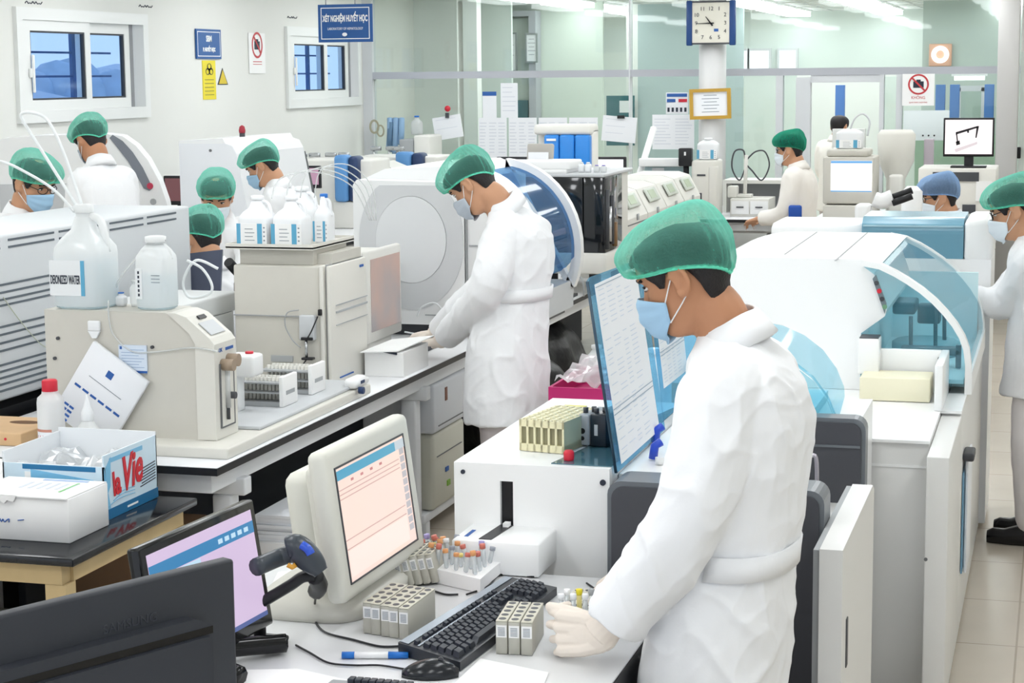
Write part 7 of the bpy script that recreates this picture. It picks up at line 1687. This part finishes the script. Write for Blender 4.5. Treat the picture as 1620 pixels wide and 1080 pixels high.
# ---------------------------------------------------------------- the front man
f = V((-.985, .17, 0)).normalized(); L = V((0, 0, 1)).cross(f)
D = 4.15
pt = math.radians(24); fh = V((-.99, .10, 0)).normalized()
SEC = [(1112, 1190, .21, .14), (1126, 1080, .205, .148), (1143, 960, .188, .142), (1160, 870, .172, .128), (1178, 750, .185, .126), (1186, 660, .195, .124), (1182, 610, .19, .116), (1172, 572, .155, .10), (1163, 545, .10, .082), (1157, 524, .068, .066)]
S = [(ond(u, v, D), hl, hd) for u, v, hl, hd in SEC]
wl, wr_ = onz(958, 1003, .868), onz(1003, 899, .925)
sm = ond(1176, 606, D)
J = dict(head=ond(1083, 437, D), F=fh * math.cos(pt) - V((0, 0, math.sin(pt))), U=V((0, 0, math.cos(pt))) + fh * math.sin(pt), f=f, root=(S[0][0].x, S[0][0].y),
         sections=S, belt=S[3][0].z,
         arms={'L': {'j': [sm + L * .14, ond(1092, 815, 3.97), wl], 'r': (.092, .083, .070), 'cuff': .035, 'hand': dict(d=onz(866, 1000, .856) - wl, n=(-.1, 1, -.22), curl=(34, 64, 45), s=1.1, spread=11, thumb=(16, 12))},
               'R': {'j': [sm - L * .14, ond(1120, 800, 4.4), wr_], 'r': (.09, .08, .06), 'cuff': .03, 'hand': dict(d=onz(970, 920, .88) - wr_, n=(0, 0, -1), curl=(14, 22, 14), s=.95)}},
         legs={k: [V((c.x + dx, c.y, z)) + L * sg * .08 for c, z, dx in ((S[2][0], .86, .01), (S[0][0], .48, .03), (S[0][0], .09, .07))] for k, sg in (('L', 1), ('R', -1))})
person('man in a long white coat and green cap standing at the front desk', '', J, vox=.0055, skin=SKIN2, gloves=('L', 'R'), fold=.0085, seed=2)

# ---------------------------------------------------------------- the man bending over the bench
D = 8.1; f = V((-.97, .24, 0)).normalized(); L = V((0, 0, 1)).cross(f); pt = math.radians(42); fh = V((-.98, .12, 0)).normalized()
SEC = [(803, 664, .205, .165), (802, 610, .20, .165), (804, 540, .19, .155), (815, 462, .172, .132), (821, 410, .185, .13), (820, 375, .185, .12), (815, 352, .15, .10), (806, 337, .10, .08), (798, 326, .068, .064)]
S = [(ond(u, v, D), hl, hd) for u, v, hl, hd in SEC]; sm = ond(817, 372, D)
wl = onz(700, 540, .89)
J = dict(head=ond(747, 291, D), F=fh * math.cos(pt) - V((0, 0, math.sin(pt))), U=V((0, 0, math.cos(pt))) + fh * math.sin(pt), f=f, root=(S[0][0].x, S[0][0].y), sections=S, belt=S[3][0].z,
         arms={'L': {'j': [sm + L * .14, ond(768, 462, 7.93), wl], 'r': (.088, .078, .06), 'cuff': .05, 'hand': dict(d=V((-1, .35, -.12)), n=(0, 0, -1), curl=(22, 35, 20))},
               'R': {'j': [sm - L * .16, ond(770, 450, 8.3), onz(690, 528, .90)], 'r': (.088, .078, .06), 'hand': dict(d=V((-1, .1, -.1)), n=(0, 0, -1))}},
         legs={k: [V((S[0][0].x + .01, S[0][0].y, z)) + L * sg * .08 for z in (.84, .48, .09)] for k, sg in (('L', 1), ('R', -1))})
person('man in a white coat and green cap bending over the island bench', '', J, vox=.007, gloves=('L', 'R'), mask=MASKG, fold=.0075, seed=5)

# ---------------------------------------------------------------- the woman at the right edge
H = ond(1606, 332, 8.16); f = V((-.93, .1, 0)).normalized(); rt = V((H.x + .12, H.y + .02, 0))
J = std(H, f, 20, rt, coatz=ond(1600, 628, 8.16).z, arms='fore', s=.93)
sh = J['arms']['L']['j'][0]
J['arms']['L']['j'] = [sh, ony(1590, 478, 8.41), ony(1516, 464, 8.43)]; J['arms']['L']['r'] = (.085, .068, .052); J['arms']['L']['hand'] = dict(d=V((-1, -.05, -.1)), n=(0, 0, -1))
J['arms']['R']['j'][1:] = [ony(1578, 474, 8.49), ony(1514, 458, 8.51)]; J['arms']['R']['r'] = (.085, .066, .05); J['arms']['R']['hand'] = dict(d=V((-1, 0, -.1)), n=(0, 0, -1))
w10 = person('woman in a white coat and green cap reaching into the analyzer at the right edge', '', J, vox=.008, gloves=('L', 'R'), mask=MASKW, glasses=True, trous=TROUW, seed=8, fold=.008)
b = MB(); q = ond(1596, 570, 8.05); 
# ---------------------------------------------------------------- the others
def simple(lab, u, v, D, f, pitch, drop, lean, **kw):
    H = ond(u, v, D); sit = kw.pop('seated', False); yh = kw.pop('yaw_head', 0); arms = kw.pop('arms', 'fore'); s = kw.pop('s', 1)
    fn = V(f).normalized(); root = H - fn * lean
    return person(lab, '', std(H, f, pitch, root, arms=arms, seated=sit, yaw_head=yh, s=s), **kw)
simple('man in glasses and a blue mask behind the vented grey instrument', 54, 290, 8.9, (.95, -.28, 0), 22, 0, .16, vox=.009, glasses=True, skin=SKIN, seed=11)
simple('man in a green cap with his back turned, before the curved analyzer', 143, 222, 11.3, (-.85, .5, 0), 30, 0, .22, vox=.01, mask=MASKG, seed=14, skin=SKIN2)
simple('woman in a mask facing the camera, behind the seated person', 343, 312, 10.6, (.35, -.94, 0), 24, 0, .14, vox=.01, mask=MASKW, seed=17, s=.85, arms='reach', seated=False)
simple('person in a green cap seated behind the dark monitor', 320, 375, 9.35, (-.8, .55, 0), 20, 0, .12, vox=.01, seed=21, seated=True, mask=MASKW)
simple('man in a green cap looking down at the slanting wall analyzer', 415, 262, 11.8, (-.8, -.1, 0), 30, 0, .2, vox=.01, seed=24, mask=MASKB, s=.93)
simple('woman in glasses and a dark green cap standing at the rear bench', 1250, 236, 14.6, (-.96, .15, 0), 10, 0, .05, vox=.011, cap=CAPD, band=BANDD, mask=MASKW, glasses=True, coatm=COATM2, seed=27, s=.93, skin=SKIN)
simple('woman in a pale blue cap sitting at the microscope', 1487, 312, 11.6, (-.97, -.1, 0), 12, 0, .12, vox=.01, cap=CAPB, band=BANDB, mask=MASKW, glasses=True, seed=31, seated=False, s=.8)
simple('dark-haired person without a cap, seen through the doorway', 1328, 200, 19.6, (.3, .95, 0), 10, 0, .05, vox=.014, cap=None, mask_on=False, seed=35, s=.9, coatm=COATM2)
b = MB(); p = ond(1258, 337, 14.4); b.box((p.x - .05, p.y - .02, p.z - .06), (p.x + .05, p.y + .02, p.z + .06), .015); tag(b.build('blue_pouch', mat('pouch blue', '#1f4fa8', .6)), 'dark blue pouch at the hip of the woman at the rear bench', 'pouch')
# ================================================================ DAYLIGHT AND CAMERA
w = bpy.data.worlds.new('daylight'); sc.world = w; w.use_nodes = True
bg = w.node_tree.nodes['Background']; bg.inputs[0].default_value = (*srgb('#e9f1fb'), 1); bg.inputs[1].default_value = 1.0
cam = bpy.data.cameras.new('camera'); co = bpy.data.objects.new('camera', cam); COL.objects.link(co)
cam.sensor_fit = 'HORIZONTAL'; cam.sensor_width = 36; cam.lens = F_PX / 1620 * 36; cam.clip_start = .05; cam.clip_end = 200
R = Matrix((RT, UP, -FW)).transposed()
co.matrix_world = Matrix.Translation(CAM) @ R.to_4x4()
sc.camera = co
sc.view_settings.view_transform = 'Standard'; sc.view_settings.look = 'None'; sc.view_settings.exposure = 0.4; sc.view_settings.gamma = 1
sc.view_settings.use_curve_mapping = False
